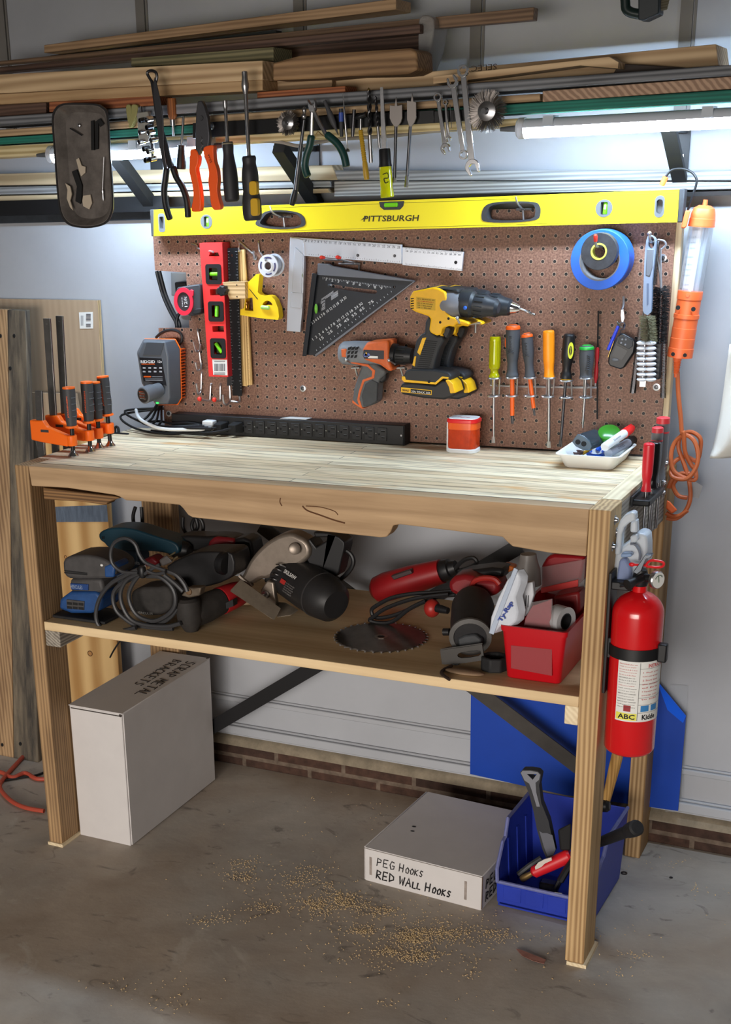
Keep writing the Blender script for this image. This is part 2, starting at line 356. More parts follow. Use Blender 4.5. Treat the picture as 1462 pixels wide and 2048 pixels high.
# ================================================================== workbench
ZT = .948; YF = -.506; XL = -.426; XR = .900
def table_mat():
    m = bpy.data.materials.new('plank_top'); m.use_nodes = True; nt = m.node_tree; N = nt.nodes; K = nt.links; b = N['Principled BSDF']
    tc = N.new('ShaderNodeTexCoord')
    br = N.new('ShaderNodeTexBrick'); br.inputs['Scale'].default_value = 1; br.inputs['Brick Width'].default_value = 1.1; br.inputs['Row Height'].default_value = .031; br.inputs['Mortar Size'].default_value = .0009
    br.offset = .37; br.inputs['Color1'].default_value = lin((244,226,192)); br.inputs['Color2'].default_value = lin((214,186,146)); br.inputs['Mortar'].default_value = lin((92,76,60)); br.inputs['Bias'].default_value = -.15
    K.new(tc.outputs['Object'], br.inputs['Vector'])
    mp = N.new('ShaderNodeMapping'); mp.inputs['Scale'].default_value = (5, 48, 30); K.new(tc.outputs['Object'], mp.inputs['Vector'])
    n = N.new('ShaderNodeTexNoise'); n.inputs['Scale'].default_value = 1.5; n.inputs['Detail'].default_value = 7; n.inputs['Distortion'].default_value = .4; K.new(mp.outputs[0], n.inputs['Vector'])
    r = N.new('ShaderNodeValToRGB'); e = r.color_ramp.elements; e[0].position = .35; e[0].color = (.22,.17,.13,1); e[1].position = .52; e[1].color = (1,1,1,1); K.new(n.outputs['Fac'], r.inputs['Fac'])
    x = N.new('ShaderNodeMix'); x.data_type = 'RGBA'; x.blend_type = 'MULTIPLY'; x.inputs[0].default_value = .5; K.new(br.outputs['Color'], x.inputs[6]); K.new(r.outputs[0], x.inputs[7])
    mp2 = N.new('ShaderNodeMapping'); mp2.inputs['Scale'].default_value = (4, 16, 4); K.new(tc.outputs['Object'], mp2.inputs['Vector'])
    n2 = N.new('ShaderNodeTexNoise'); n2.inputs['Scale'].default_value = 1.2; n2.inputs['Detail'].default_value = 3; K.new(mp2.outputs[0], n2.inputs['Vector'])
    r2 = N.new('ShaderNodeValToRGB'); e = r2.color_ramp.elements; e[0].position = .62; e[0].color = (0,0,0,1); e[1].position = .72; e[1].color = (.8,.8,.8,1); K.new(n2.outputs['Fac'], r2.inputs['Fac'])
    oc = N.new('ShaderNodeRGB'); oc.outputs[0].default_value = lin((214,160,98))
    y = N.new('ShaderNodeMix'); y.data_type = 'RGBA'; K.new(r2.outputs[0], y.inputs[0]); K.new(x.outputs[2], y.inputs[6]); K.new(oc.outputs[0], y.inputs[7])
    K.new(y.outputs[2], b.inputs['Base Color']); b.inputs['Roughness'].default_value = .6
    bp = N.new('ShaderNodeBump'); bp.inputs['Strength'].default_value = .4; bp.inputs['Distance'].default_value = .002; K.new(n.outputs['Fac'], bp.inputs['Height']); K.new(bp.outputs[0], b.inputs['Normal'])
    return m
w_post = wood('pine_post', (134,100,60), (206,172,124), 2, 34, .5, contrast=.36, ringscale=1.0, ringaxis=1)
w_postl = wood('weathered_post', (100,74,48), (190,154,110), 2, 30, .3, contrast=.34)
w_apron = wood('pine_apron', (150,120,86), (194,162,124), 0, 26, .22, contrast=.26, ringscale=.35)
w_shelf = wood('pine_shelf', (186,154,112), (232,206,162), 0, 16, .25, contrast=.28, ringscale=.25)
w_grey = wood('grey_wood', (112,104,94), (176,168,154), 1, 30, .3)
w_clean = wood('pale_rail', (206,184,146), (240,224,190), 1, 24, .3, contrast=.3)
w_clean2 = wood('pale_upright', (196,172,134), (232,214,178), 2, 24, .3, contrast=.3)
bench = thing('workbench', 'pine workbench with plank top, shaped front apron and lower shelf', 'workbench', (.24, -.25, 0))
link('leg', MB().box(XL, XL+.0381, YF, YF+.089, .008, ZT), w_postl, bench, bev=.002)
link('leg', MB().box(XR-.0385, XR, YF, YF+.089, .008, ZT), w_post, bench, bev=.002)
link('leg', MB().box(XL, XL+.091, .006, .044, 0, ZT-.02), w_postl, bench, bev=.002)
link('leg', MB().box(XR-.036, XR, .006, .098, 0, ZT-.03), w_post, bench, bev=.002)
link('upright', MB().box(XR-.040, XR-.008, .0062, .028, ZT-.03, 1.455), w_clean2, bench, bev=.0015)
link('shim', MB().box(XL-.002, XL+.042, YF-.004, YF+.095, 0, .008), w_clean, bench)
link('shim', MB().box(XR-.034, XR+.006, YF-.002, YF+.098, 0, .008), w_clean, bench)
o = link('tabletop', MB().box(XL+.0381, XR-.0385, YF+.0385, .004, ZT-.019, ZT).box(XL, XL+.0381, YF+.089, .0, ZT-.019, ZT-.0002), table_mat(), bench, bev=.001)
ap = ol('f', [(62,930),(1180,1024),(1172,1113),(1100,1106),(1025,1093),(1013,1083),(1005,1074),(900,1061),(800,1049),(786,1051),(781,1064),(773,1074),(760,1075),(600,1058),(385,1035),(376,1030),(366,1017),(359,1010),(300,1004),(252,1001),(240,994),(229,990),(135,976),(63,972)], YF)
ap[0] = (XL+.0383, ZT); ap[1] = (XR-.0387, ZT)
link('front_apron', MB().prism(ap, YF, YF+.038), w_apron, bench, bev=.002)
lk = MB().tube(sm([Yp(u, v, YF-.0002) for u, v in ((605,1012),(615,1021),(640,1030),(668,1040),(690,1046))]), .0016, 6, flat=1).tube(sm([Yp(u, v, YF-.0002) for u, v in ((561,996),(560,1004),(564,1012))]), .0012, 5).tube(sm([Yp(u, v, YF-.0002) for u, v in ((612,1012),(640,1014),(668,1022),(676,1030))]), .0009, 5)
link('knot', lk, mat('knot_wood', (92,58,32), .8), bench)
ip = ol('f', [(86,976),(228,992),(240,996),(216,1004),(212,1010),(204,1009),(160,1003),(88,999)], YF+.04)
link('inner_rail', MB().prism(ip, YF+.0392, YF+.075), wood('dark_rail', (96,68,40), (150,112,70), 0, 26, .4), bench, bev=.002)
link('side_rail', MB().box(XR-.036, XR-.003, YF+.0892, .004, ZT-.135, ZT-.008), w_grey, bench, bev=.002)
link('side_cap', MB().box(XR-.038, XR-.003, YF+.0892, .004, ZT-.0078, ZT+.0005), w_clean, bench, bev=.001)
link('side_rail', MB().box(XL+.001, XL+.037, YF+.0892, .004, ZT-.045, ZT-.0195), w_apron, bench, bev=.002)
link('back_rail', MB().box(XL+.092, XR-.037, .005, .040, ZT-.14, ZT-.02), w_apron, bench, bev=.002)
ZS = .583
link('shelf_board', MB().box(XL+.040, XR-.0395, YF+.004, .0, ZS-.021, ZS), w_shelf, bench, bev=.0015)
mb = MB().box(XL+.039, XL+.080, YF+.006, -.02, ZS-.060, ZS-.0215); link('shelf_cleat', mb, w_grey, bench, bev=.002)
mb = MB().box(XR-.066, XR-.0395, YF+.006, -.02, ZS-.060, ZS-.0215); link('shelf_cleat', mb, w_clean, bench, bev=.002)
def flatbar(u0, v0, u1, v1, w, y):
    a = Yp(u0, v0, y); b_ = Yp(u1, v1, y); d = (b_-a).normalized(); n_ = Vector((-d.z, 0, d.x))*w/2
    return MB().hexa([a+n_, a-n_, b_-n_, b_+n_], [p+Vector((0, .004, 0)) for p in (a+n_, a-n_, b_-n_, b_+n_)])
link('cross_brace', flatbar(395, 1472, 1040, 1092, .036, .0), blks, bench)
link('cross_brace', flatbar(1160, 1538, 520, 1052, .036, .0045), mat('brace_steel', (64,60,56), .6, .2, noise=.2), bench)
for u, v in ((1230,1040),(1233,1064),(1225,1093)):
    p = Xp(u, v, XR); mb = MB().lathe(p-Vector((.001, 0, 0)), (1, 0, 0), [(0, .009), (.0018, .009), (.002, .0055), (.006, .005), (.0075, .003)], 14)
    link('carriage_bolt', mb, steel, bench)
for u, v in ((1331,926),(1327,965),(1325,985)):
    p = Xp(u, v, XR); mb = MB().lathe(p-Vector((.001, 0, 0)), (1, 0, 0), [(0, .009), (.0018, .009), (.002, .0055), (.006, .005), (.0075, .003)], 14)
    link('carriage_bolt', mb, steel, bench)
# ================================================================== pegboard
def peg_mat():
    m = bpy.data.materials.new('pegboard_brown'); m.use_nodes = True; nt = m.node_tree; N = nt.nodes; K = nt.links; b = N['Principled BSDF']
    tc = N.new('ShaderNodeTexCoord'); sx = N.new('ShaderNodeSeparateXYZ'); K.new(tc.outputs['Object'], sx.inputs[0])
    def fr(sock, off, st):
        a = N.new('ShaderNodeMath'); a.operation = 'SUBTRACT'; a.inputs[1].default_value = off; K.new(sock, a.inputs[0])
        d = N.new('ShaderNodeMath'); d.operation = 'DIVIDE'; d.inputs[1].default_value = st; K.new(a.outputs[0], d.inputs[0])
        e = N.new('ShaderNodeMath'); e.operation = 'FRACT'; K.new(d.outputs[0], e.inputs[0])
        g = N.new('ShaderNodeMath'); g.operation = 'SUBTRACT'; g.inputs[1].default_value = .5; K.new(e.outputs[0], g.inputs[0])
        h = N.new('ShaderNodeMath'); h.operation = 'MULTIPLY'; h.inputs[1].default_value = st; K.new(g.outputs[0], h.inputs[0])
        k = N.new('ShaderNodeMath'); k.operation = 'POWER'; k.inputs[1].default_value = 2; K.new(h.outputs[0], k.inputs[0]); return k.outputs[0]
    ad = N.new('ShaderNodeMath'); K.new(fr(sx.outputs[0], PEGX0-.5*.02534, .02534), ad.inputs[0]); K.new(fr(sx.outputs[2], PEGZ0-.5*.0256, .0256), ad.inputs[1])
    sq = N.new('ShaderNodeMath'); sq.operation = 'SQRT'; K.new(ad.outputs[0], sq.inputs[0])
    n = N.new('ShaderNodeTexNoise'); n.inputs['Scale'].default_value = 260; n.inputs['Detail'].default_value = 4; K.new(tc.outputs['Object'], n.inputs['Vector'])
    r = N.new('ShaderNodeValToRGB'); e = r.color_ramp.elements; e[0].position = .33; e[0].color = lin((98,66,52)); e[1].position = .70; e[1].color = lin((152,112,92)); K.new(n.outputs['Fac'], r.inputs['Fac'])
    r2 = N.new('ShaderNodeValToRGB'); r2.color_ramp.interpolation = 'CONSTANT'; e = r2.color_ramp.elements; e[0].position = 0; e[0].color = (0,0,0,1); e[1].position = .34; e[1].color = (.5,.5,.5,1)
    z = e.new(.44); z.color = (1,1,1,1)
    sc = N.new('ShaderNodeMath'); sc.operation = 'MULTIPLY'; sc.inputs[1].default_value = 100; K.new(sq.outputs[0], sc.inputs[0]); K.new(sc.outputs[0], r2.inputs['Fac'])
    rim = N.new('ShaderNodeRGB'); rim.outputs[0].default_value = lin((176,146,126))
    x = N.new('ShaderNodeMix'); x.data_type = 'RGBA'; K.new(r2.outputs[0], x.inputs[0]); x.inputs[6].default_value = lin((14,10,9)); K.new(r.outputs[0], x.inputs[7])
    lt = N.new('ShaderNodeMath'); lt.operation = 'COMPARE'; lt.inputs[1].default_value = .39; lt.inputs[2].default_value = .05; K.new(sc.outputs[0], lt.inputs[0])
    x2 = N.new('ShaderNodeMix'); x2.data_type = 'RGBA'; K.new(lt.outputs[0], x2.inputs[0]); K.new(x.outputs[2], x2.inputs[6]); K.new(rim.outputs[0], x2.inputs[7])
    K.new(x2.outputs[2], b.inputs['Base Color']); b.inputs['Roughness'].default_value = .55
    cl = N.new('ShaderNodeMath'); cl.operation = 'GREATER_THAN'; cl.inputs[1].default_value = .34; K.new(sc.outputs[0], cl.inputs[0])
    bp = N.new('ShaderNodeBump'); bp.inputs['Strength'].default_value = .8; bp.inputs['Distance'].default_value = .002; K.new(cl.outputs[0], bp.inputs['Height']); K.new(bp.outputs[0], b.inputs['Normal'])
    return m
PB = Vector((.2, 0, .95))
PEGX0 = .00545-PB.x; PEGZ0 = 1.01325-PB.z
pol = ol('f', [(329,845),(317,656),(379,656),(372,545),(310,541),(304,440)], 0)
xr = Yp(1338, 640, 0).x
pol = [(pol[0][0], .952)] + pol[1:5] + [(pol[5][0], 1.452), (xr, 1.452), (xr, .952)]
peg = thing('pegboard', 'brown hardboard pegboard with a notched left edge behind the bench', 'pegboard', PB)
link('panel', MB().prism(pol, 0, .0055), peg_mat(), peg)
for u, v in ((606,777),(338,827),(1313,774),(1326,516)):
    p = Yp(u, v, 0); link('screw_washer', MB().lathe(p+Vector((0, .001, 0)), (0, -1, 0), [(0, .008), (.0025, .0075), (.003, .0045), (.002, .004)], 16), zinc, peg)
    link('screw_head', MB().lathe(p, (0, -1, 0), [(0, .004), (.0035, .004), (.004, .002)], 12), dsteel, peg)
# ================================================================== lumber rack
YB = YW
def bracket(x, ztop, zb, yfront, lab, bw=.0125):
    t = thing('rack_bracket', lab, 'bracket', (x, YB, zb))
    link('upright', MB().box(x-.016, x+.016, YB-.006, YB-.0005, 1.4685, ztop+.02), blks, t)
    link('arm', MB().box(x-.010, x+.010, -.06, YB-.006, ztop-.012, ztop), blks, t)
    a = Vector((x-.002, YB-.012, zb)); b_ = Vector((x-.002, -.075, ztop-.004)); d = (b_-a).normalized(); n_ = Vector((0, -d.z, d.y))*bw
    mb = MB().hexa([a+n_, a-n_, b_-n_, b_+n_], [p+Vector((.028, 0, 0)) for p in (a+n_, a-n_, b_-n_, b_+n_)])
    link('brace', mb, blkm, t)
    for dz in (ztop-.055, zb+.0):
        link('screw', MB().lathe((x, YB-.006, dz), (0, -1, 0), [(0, .007), (.002, .0065), (.003, .002)], 12), chrome, t)
ZA = 1.598
bracket(Yp(1364, 290, YB).x, ZA, 1.468, -.185, 'black steel rack bracket on the wall beside the orange work light', .0055)
bracket(Yp(628, 300, YB).x, ZA, 1.468, -.185, 'black steel rack bracket in the middle behind the hanging tools')
bracket(Yp(318, 400, YB).x, ZA, 1.448, -.185, 'black steel rack bracket at left beside the hanging parts tray')
# boards: front face from photo corners at depth y, real thickness behind
def lum(lab, q, y, depth, m, group='boards on the upper rack', name='lumber_board', up=None, bev=.0015, cat='board', box=True):
    P4 = [Yp(u, v, y) for u, v in q]
    mb = MB().hexa(P4, [p+Vector((0, depth, 0)) for p in P4])
    return solo(name, mb, m, lab, cat, group, bev=bev)
wd1 = wood('lumber_tan', (150,122,90), (198,168,130), 0, 30, .3)
wd2 = wood('lumber_pine', (178,146,108), (224,194,152), 0, 26, .6, ringscale=.8, contrast=.32)
wd3 = wood('lumber_brown', (72,52,42), (108,82,68), 0, 30, .3)
wd4 = wood('lumber_treated', (98,94,66), (142,134,98), 0, 30, .5)
wd5 = wood('lumber_cedar', (128,70,40), (180,110,68), 0, 30, .4)
wd6 = wood('lumber_grey', (74,76,80), (138,140,144), 0, 28, .4, contrast=.26)
wd7 = wood('lumber_rough', (120,90,60), (176,140,100), 0, 22, .25)
wd8 = wood('lumber_green_paint', (14,84,72), (30,128,110), 0, 40, .2)
wd9 = wood('lumber_yellow', (186,164,116), (228,210,164), 0, 26, .5)
wd10 = wood('lumber_dark', (52,44,40), (78,66,58), 0, 30, .3)
lum('long yellow pine board lying lowest on the rack arms, under the green one', [(-40,294),(1050,236),(1050,251),(-40,318)], -.16, .10, wd9)
lum('long green painted board on the rack just above the strip lights', [(-40,278),(1500,177),(1500,199),(-40,291)], -.185, .09, wd8)
lum('brown board directly above the green board and behind the magnetic strip', [(-40,262),(1080,187),(1080,202),(-40,276)], -.185, .10, wd1)
lum('end-grain glued tan board above the right strip light', [(1085,182),(1500,150),(1500,175),(1085,204)], -.185, .10, wood('lumber_endgrain', (150,120,98), (186,154,128), 1, 20, .8))
lum('long grey weathered board running the full width of the rack front', [(-40,236),(1500,127),(1500,148),(-40,255)], -.20, .12, wd6)
lum('dark brown offcut at far left on the grey board', [(-40,212),(92,205),(92,228),(-40,235)], -.17, .09, wd3)
lum('reddish cedar board left, under the pine two-by-four', [(98,204),(312,192),(310,212),(98,224)], -.19, .07, wd5)
lum('reddish cedar offcut in the middle of the rack', [(514,184),(690,172),(690,188),(514,198)], -.185, .06, wd5)
lum('brown offcut behind the cedar offcut and under the rough block', [(530,162),(664,155),(664,176),(516,186)], -.12, .06, wd1)
lum('tan pine board right below the clean two-by-four at left', [(-40,190),(525,160),(525,181),(-40,211)], -.19, .085, wood('lumber_tan_smooth', (176,140,98), (206,172,128), 0, 20, .2))
lum('clean pine two-by-four with ringed end at upper left', [(-40,151),(525,121),(525,160),(-40,189)], -.19, .085, wd2)
b8 = ol('f', [(545,126),(600,111),(700,104),(822,96),(833,103),(835,139),(815,148),(790,150),(700,152),(640,157),(545,161)], -.19)
solo('lumber_block', MB().prism(b8, -.19, -.10), wd7, 'rough brown timber block with split knots in the middle of the pile', 'board', 'boards on the upper rack', bev=.004)
lum('long pale moulding with stamped underside reaching the far right', [(655,163),(1432,88),(1437,131),(690,186)], -.10, .12, wd2)
e0 = ol('f', [(866,153),(1000,138),(1218,113),(1237,124),(1236,137),(1160,131),(1000,152),(866,168)], -.18)
solo('lumber_board', MB().prism(e0, -.18, -.12), wd2, 'pine board with an angled cut end on top of the grey board at right', 'board', 'boards on the upper rack', bev=.001)
lum('dark slat lying behind the angle cut pine board at right', [(1238,127),(1355,134),(1420,140),(1225,150)], -.13, .05, wd10)
lum('greenish treated board poking out above the pine two-by-four', [(262,116),(547,94),(547,122),(262,133)], -.13, .09, wd4)
lum('dark brown wide plank wrapped in plastic at its right end', [(270,112),(846,62),(836,138),(270,140)], .005, .03, wd3)
lum('dark brown thin plank above the treated board, left of the wrap', [(-40,138),(840,48),(840,66),(-40,149)], -.08, .045, wd3)
lum('teal-black plank edge beneath the thin long plank at upper left', [(100,111),(552,60),(552,76),(100,124)], .04, .03, wood('lumber_teal', (30,38,36), (52,58,54), 0, 30, .3))
lum('long thin plank with a torn brown right end high on the rack', [(-40,126),(1068,14),(1066,40),(-40,133)], -.03, .03, wood('lumber_umber', (92,70,52), (140,112,86), 0, 30, .3))
lum('tan two-by-four topmost on the rack, angled up to the right', [(88,90),(792,-3),(792,19),(88,106)], -.02, .085, wood('lumber_top', (142,112,80), (188,154,116), 0, 30, .25))
wr = [(838,38),(850,30),(866,36),(868,60),(862,95),(850,130),(845,141),(834,138),(836,100),(836,70)]
solo('plastic_wrap', MB().prism(sm2(ol('f', wr, -.06), 3), -.06, .02), mat('wrap_film', (190,188,184), .18, trans=.5, alpha=.75, bump=1.5, nscale=70), 'crinkled clear plastic wrap around the end of dark planks', 'plastic wrap', bev=.004)
st = bpy.data.objects['lumber_board.011']; WM[st.name] = Matrix.Translation(st.location)
pa = Yp(994, 127, -.1004); pb = Yp(930, 133, -.1004)
text('stamp', 'SELECT', pa, pb-pa, (0, 0, -1), (pb-pa).length, .0105, mat('stamp_ink', (84,66,50), .8), st)
# boards on the low rail behind the level
grp = 'boards on the low rail'
wl1 = wood('low_pine', (158,140,110), (200,182,150), 0, 22, .5, ringscale=.8)
wl2 = wood('low_grey', (116,119,122), (160,164,168), 0, 28, .4)
lum('pine two-by-four with a cut end on the low rail behind the pliers', [(-60,349),(664,330),(675,360),(-60,372)], .070, .055, wl1, grp)
lum('thin pale board under the cut pine two-by-four', [(-60,375),(660,362),(662,374),(-60,391)], .068, .055, wl2, grp)
lum('lowest thin board of the left stack on the low rail', [(-60,393),(655,377),(662,386),(-60,404)], .066, .055, wl1, grp)
lum('long pale board with a grey edge across the right of the low rail', [(600,341),(1500,340),(1500,361),(600,361)], .072, .055, wl2, grp)
lum('ribbed grey deck board under the long pale board', [(668,362),(1500,364),(1500,378),(668,393)], .070, .055, wood('deck_rib', (116,117,115), (166,168,166), 0, 20, .8, ringscale=3), grp)
z0 = 1.456
rail = thing('shelf_rail', 'black steel rail on the wall carrying the low boards', 'rail', (.2, YLO, 1.44))
link('rail_bar', MB().box(-1.2, 1.4, .064, YLO-.0005, z0+.010, z0+.0185), blks, rail)
link('rail_lip', MB().box(-1.2, -.33, .058, .0635, z0+.010, z0+.046), blks, rail)
link('wall_strip', MB().box(-1.2, -.33, YLO-.014, YLO-.0005, z0-.010, z0+.009), mat('rail_grey', (58,64,72), .5, .2, noise=.3), rail)
# ================================================================== strip lights
def led(lab, x0, x1, y, z, cap_l, cap_r):
    t = thing('strip_light', lab, 'light', ((x0+x1)/2, y, z-.02))
    hous = mat('lamp_housing', (206,214,224), .3, alpha=1); em = mat('led_glow', (255,255,255), .5, emit=(206,230,255), estr=LED_STRENGTH)
    n = 18; top = []; bot = []; r = .0185
    top = [(r*math.cos(PI*i/n), r*.9*math.sin(PI*i/n)) for i in range(n+1)]
    bot = [(r*math.cos(PI+PI*i/n), r*math.sin(PI+PI*i/n)) for i in range(n+1)]
    P = lambda pts, x: [Vector((x, y+a, z+b)) for a, b in pts]
    link('housing', MB().hexa(P(top, x0), P(top, x1)), hous, t)
    link('diffuser', MB().hexa(P(bot, x0+.004), P(bot, x1-.004)), em, t)
    for x, c in ((x0, cap_l), (x1, cap_r)):
        if c:
            k = -1 if x == x0 else 1
            link('end_cap', MB().lathe((x-.001*k, y, z), (k, 0, 0), [(0, r+.001), (.012, r+.001), (.016, r-.003)], 24), mat('cap_clear', (206,206,208), .25, trans=.3), t)
            link('cord_inlet', MB().lathe((x+.014*k, y, z), (k, 0, 0), [(0, .006), (.02, .005), (.035, .0035)], 12), gry, t)
    for f in (.08, .55, .92):
        x = x0+(x1-x0)*f; link('mounting_clip', MB().box(x-.01, x+.01, y-.0195, y+.0195, z+.002, z+.020), mat('clip_clear', (180,190,200), .25), t)
    return t
YL = -.165
pl = Yp(1050, 256, YL); led('glowing white LED strip light under the right end of the rack', pl.x, pl.x+.62, YL, Yp(1200, 246, YL).z-.002, True, False)
pa = Yp(108, 303, YL); pb = Yp(418, 297, YL)
led('glowing white LED strip light behind the hanging parts tray', pa.x, pb.x, YL, .5*(pa.z+pb.z)-.001, True, True)
cd_ = [Yp(u, v, -.15) for u, v in ((428,293),(470,276),(520,281),(560,284),(600,292),(640,284),(700,277),(780,272),(870,262),(950,256),(1018,252),(1040,255))]
solo('lamp_cord', MB().tube(sm(cd_), .0035, 8), mat('cord_grey', (150,146,140), .5), 'pale grey cord linking the two strip lights under the rack', 'cord')
solo('extension_cord_end', MB().lathe(Yp(400, 278, -.13), Yp(450, 272, -.13)-Yp(400, 278, -.13), [(0, .013), (.03, .013), (.035, .008), (.055, .006)], 12, sy=.7), mat('plug_orange', (226,92,52), .5), 'orange plug end of the lamp cord behind the pliers', 'plug')
# ================================================================== pegboard tools
def PR(k, pts, y0, y1, mb=None, smooth=0):
    q = ol(k, pts, y0)
    if smooth: q = sm2(q, smooth)
    return (mb or MB()).prism(q, y0, y1)
def at0(k, x, y, d): return tuple(w3(k, x, y, d))
XD = Vector((1, 0, 0)); ZD = Vector((0, 0, 1))
def txt(name, s, k, a, b, h, y, m, par, **kw):      # lettering from px a to px b (baseline), height from px h
    pa = w3(k, *a, y); pb = w3(k, *b, y); xd = pb-pa; ud = Vector((0, 0, 1)); ud = (ud-xd.normalized()*ud.dot(xd.normalized())).normalized()
    hh = (w3(k, *h, y)-pa).dot(ud)
    return text(name, s, pa, xd, ud, xd.length, hh, m, par, **kw)
# ---- hooks: all wire hooks pushed into the board
def hook(k, top, corner, tip, label, y0=0., tipcol=None, name='peg_hook', r=.0024, lip=0.):
    """vertical wire leg at the board from top to corner, arm out to the tip"""
    a = w3(k, *top, -.004); b = w3(k, *corner, -.006); c = w3(k, *tip, y0)
    t = thing(name, label, 'hook', (a.x, 0, min(b.z, c.z)), 'wire peg hooks')
    path = [Vector((a.x, .004, a.z+.002)), Vector((a.x, -.004, a.z)), Vector((b.x, -.006, b.z+.006)), Vector((b.x+(c.x-b.x)*.12, -.010, b.z-.001)), Vector(c)]
    if lip: path += [c+Vector((0, -.004, lip*.4)), c+Vector((0, -.004, lip))]
    link('wire', MB().tube(sm(path, 5), r, 8), zinc, t)
    if tipcol: link('rubber_tip', MB().ell(c, (.0058, .0058, .0058), 12, 8), tipcol, t)
    return t
tipred = mat('tip_red', (226,58,44), .4)
# ---- long yellow level
YV = -.034
lv = thing('spirit_level', 'long yellow spirit level hung across the top of the pegboard', 'level', (.28, YV, 1.41))
outer = ol('f', [(307.5,419.5),(1358,379),(1354.5,444),(307.5,472)], YV)
def oval(k, pts, y, n=3): return sm2(ol(k, pts, y), n)
hl = [(778,180),(800,130),(850,85),(960,75),(1070,90),(1115,115),(1133,150),(1120,192),(1000,212),(860,205)]
hr = [(8,1275),(20,1215),(70,1187),(190,1178),(310,1183),(340,1205),(345,1245),(320,1285),(180,1300),(40,1297)]
def shrink(pts, f): cx = sum(p[0] for p in pts)/len(pts); cz = sum(p[1] for p in pts)/len(pts); return [(cx+(x-cx)*f, cz+(z-cz)*f) for x, z in pts]
HL = sm2(ol('E', hl, YV), 3); HR = sm2(ol('C', hr, YV), 3)
sl = rrect(*[v for v in (w3('E', 60, 100, YV).x, w3('E', 106, 100, YV).x, w3('E', 84, 232, YV).z, w3('E', 84, 100, YV).z)], .0055)
sr = rrect(w3('r', 535, 0, YV).x, w3('r', 662, 0, YV).x, w3('r', 600, 1278, YV).z, w3('r', 600, 997, YV).z, .0085)
vl = w3('E', 413, 158, YV); vr = w3('r', -210, 1160, YV); vr = w3('C', 720, 1218, YV)
cl_, cr2 = disc(vl.x, vl.z, .0155, 24), disc(vr.x, vr.z, .0165, 24)
yel_lv = mat('level_yellow', (252,232,24), .42)
link('body', MB().plate([outer, HL, HR, sl, sr, cl_, cr2], YV, -.008), yel_lv, lv, bev=.0012)
gl = MB()
for v in (.09, .93):
    a = [(outer[0][0]*(1-v)+outer[3][0]*v, outer[0][1]*(1-v)+outer[3][1]*v), (outer[1][0]*(1-v)+outer[2][0]*v, outer[1][1]*(1-v)+outer[2][1]*v)]
    gl.prism([(a[0][0]+.002, a[0][1]), (a[1][0]-.002, a[1][1]), (a[1][0]-.002, a[1][1]-.0008), (a[0][0]+.002, a[0][1]-.0008)], YV-.0003, YV+.001)
link('groove', gl, mat('groove_olive', (120,108,20), .6), lv)
for k, x0 in ((0, outer[0][0]), (1, outer[1][0])):
    zt, zb = (outer[0][1], outer[3][1]) if k == 0 else (outer[1][1], outer[2][1])
    s = -1 if k == 0 else 1
    link('end_cap', MB().box(min(x0, x0+s*.011) - (.0 if k else .001), max(x0, x0+s*.011)-.0005*(1-k), YV+.001, -.007, zb-.001, zt+.001), dgry, lv, bev=.002)
for H in (HL, HR):
    link('grip', MB().plate([shrink(H, 1.02), shrink(H, .84)], YV-.0015, -.006), dgry, lv, bev=.001)
for S in (sl, sr):
    link('hang_slot', MB().plate([shrink(S, 1.03), shrink(S, .68)], YV-.0012, -.008), gry, lv, bev=.0006)
    cxs = sum(p[0] for p in S)/len(S); czs = sum(p[1] for p in S)/len(S)
    link('slot_insert', MB().prism(shrink(S, .67), YV+.012, -.009), mat('slot_grey', (108,110,112), .6), lv)
for c, r in ((vl, .0155), (vr, .0165)):
    vp = link('vial_mount', MB().plate([disc(c.x, c.z, r*1.02, 24), rrect(c.x-r*.42, c.x+r*.42, c.z-r*.72, c.z+r*.72, .002)], YV-.0012, -.009), gry, lv, bev=.0005)
    link('vial', MB().lathe((c.x+.001, YV+.007, c.z-r*.7), (.05, 0, 1), [(0, .0045), (.001, .0052), (r*1.3, .0052), (r*1.4, .0045)], 14), grnv, vp)
    link('vial_bubble', MB().lathe((c.x+.001, YV+.0025, c.z-.003), (.05, 0, 1), [(0, .0006), (.001, .0024), (.009, .0024), (.010, .0006)], 10), mat('bubble', (216,244,180), .2), vp)
zc = w3('B', 885, 1200, YV); cc = zc
vm = link('vial_mount', PR('B', [(812,1180),(960,1176),(955,1205),(935,1226),(840,1228),(818,1210)], YV-.0012, -.012), dgry, lv, bev=.001)
link('vial', MB().lathe(w3('B', 845, 1200, YV-.004), (1, 0, .01), [(0, .003), (.001, .0045), (.029, .0045), (.030, .003)], 12), grnv, vm)
txt('lettering', 'PITTSBURGH', 'B', (722,1297), (1048,1292), (722,1262), YV, mat('ink_dark', (52,48,20), .6), lv, bold=.018, shear=.12)
link('lettering_swoosh', PR('B', [(705,1290),(728,1268),(745,1264),(738,1272),(726,1290),(722,1282)], YV-.0006, YV+.0004), mat('ink_dark', (52,48,20)), lv)
for k, (a, b, c) in (('E', ((875,42),(900,95),(975,125))), ('C', ((203,1150),(215,1190),(245,1225)))):
    p0, p1, p2 = w3(k, *a, -.045), w3(k, *b, -.040), w3(k, *c, -.02)
    t = thing('level_hook', 'wire hook through the %s grip hole of the yellow level' % ('left' if k == 'E' else 'right'), 'hook', p2, 'wire peg hooks')
    link('wire', MB().tube(sm([p0, p1, p2, Vector((p2.x, .002, p2.z))], 5), .0022, 8).tube([Vector((p2.x-.016, -.012, p2.z)), Vector((p2.x+.016, -.012, p2.z))], .0022, 8).tube([p2, p2+Vector((.001, .004, -.022))], .0022, 8), zinc, t)
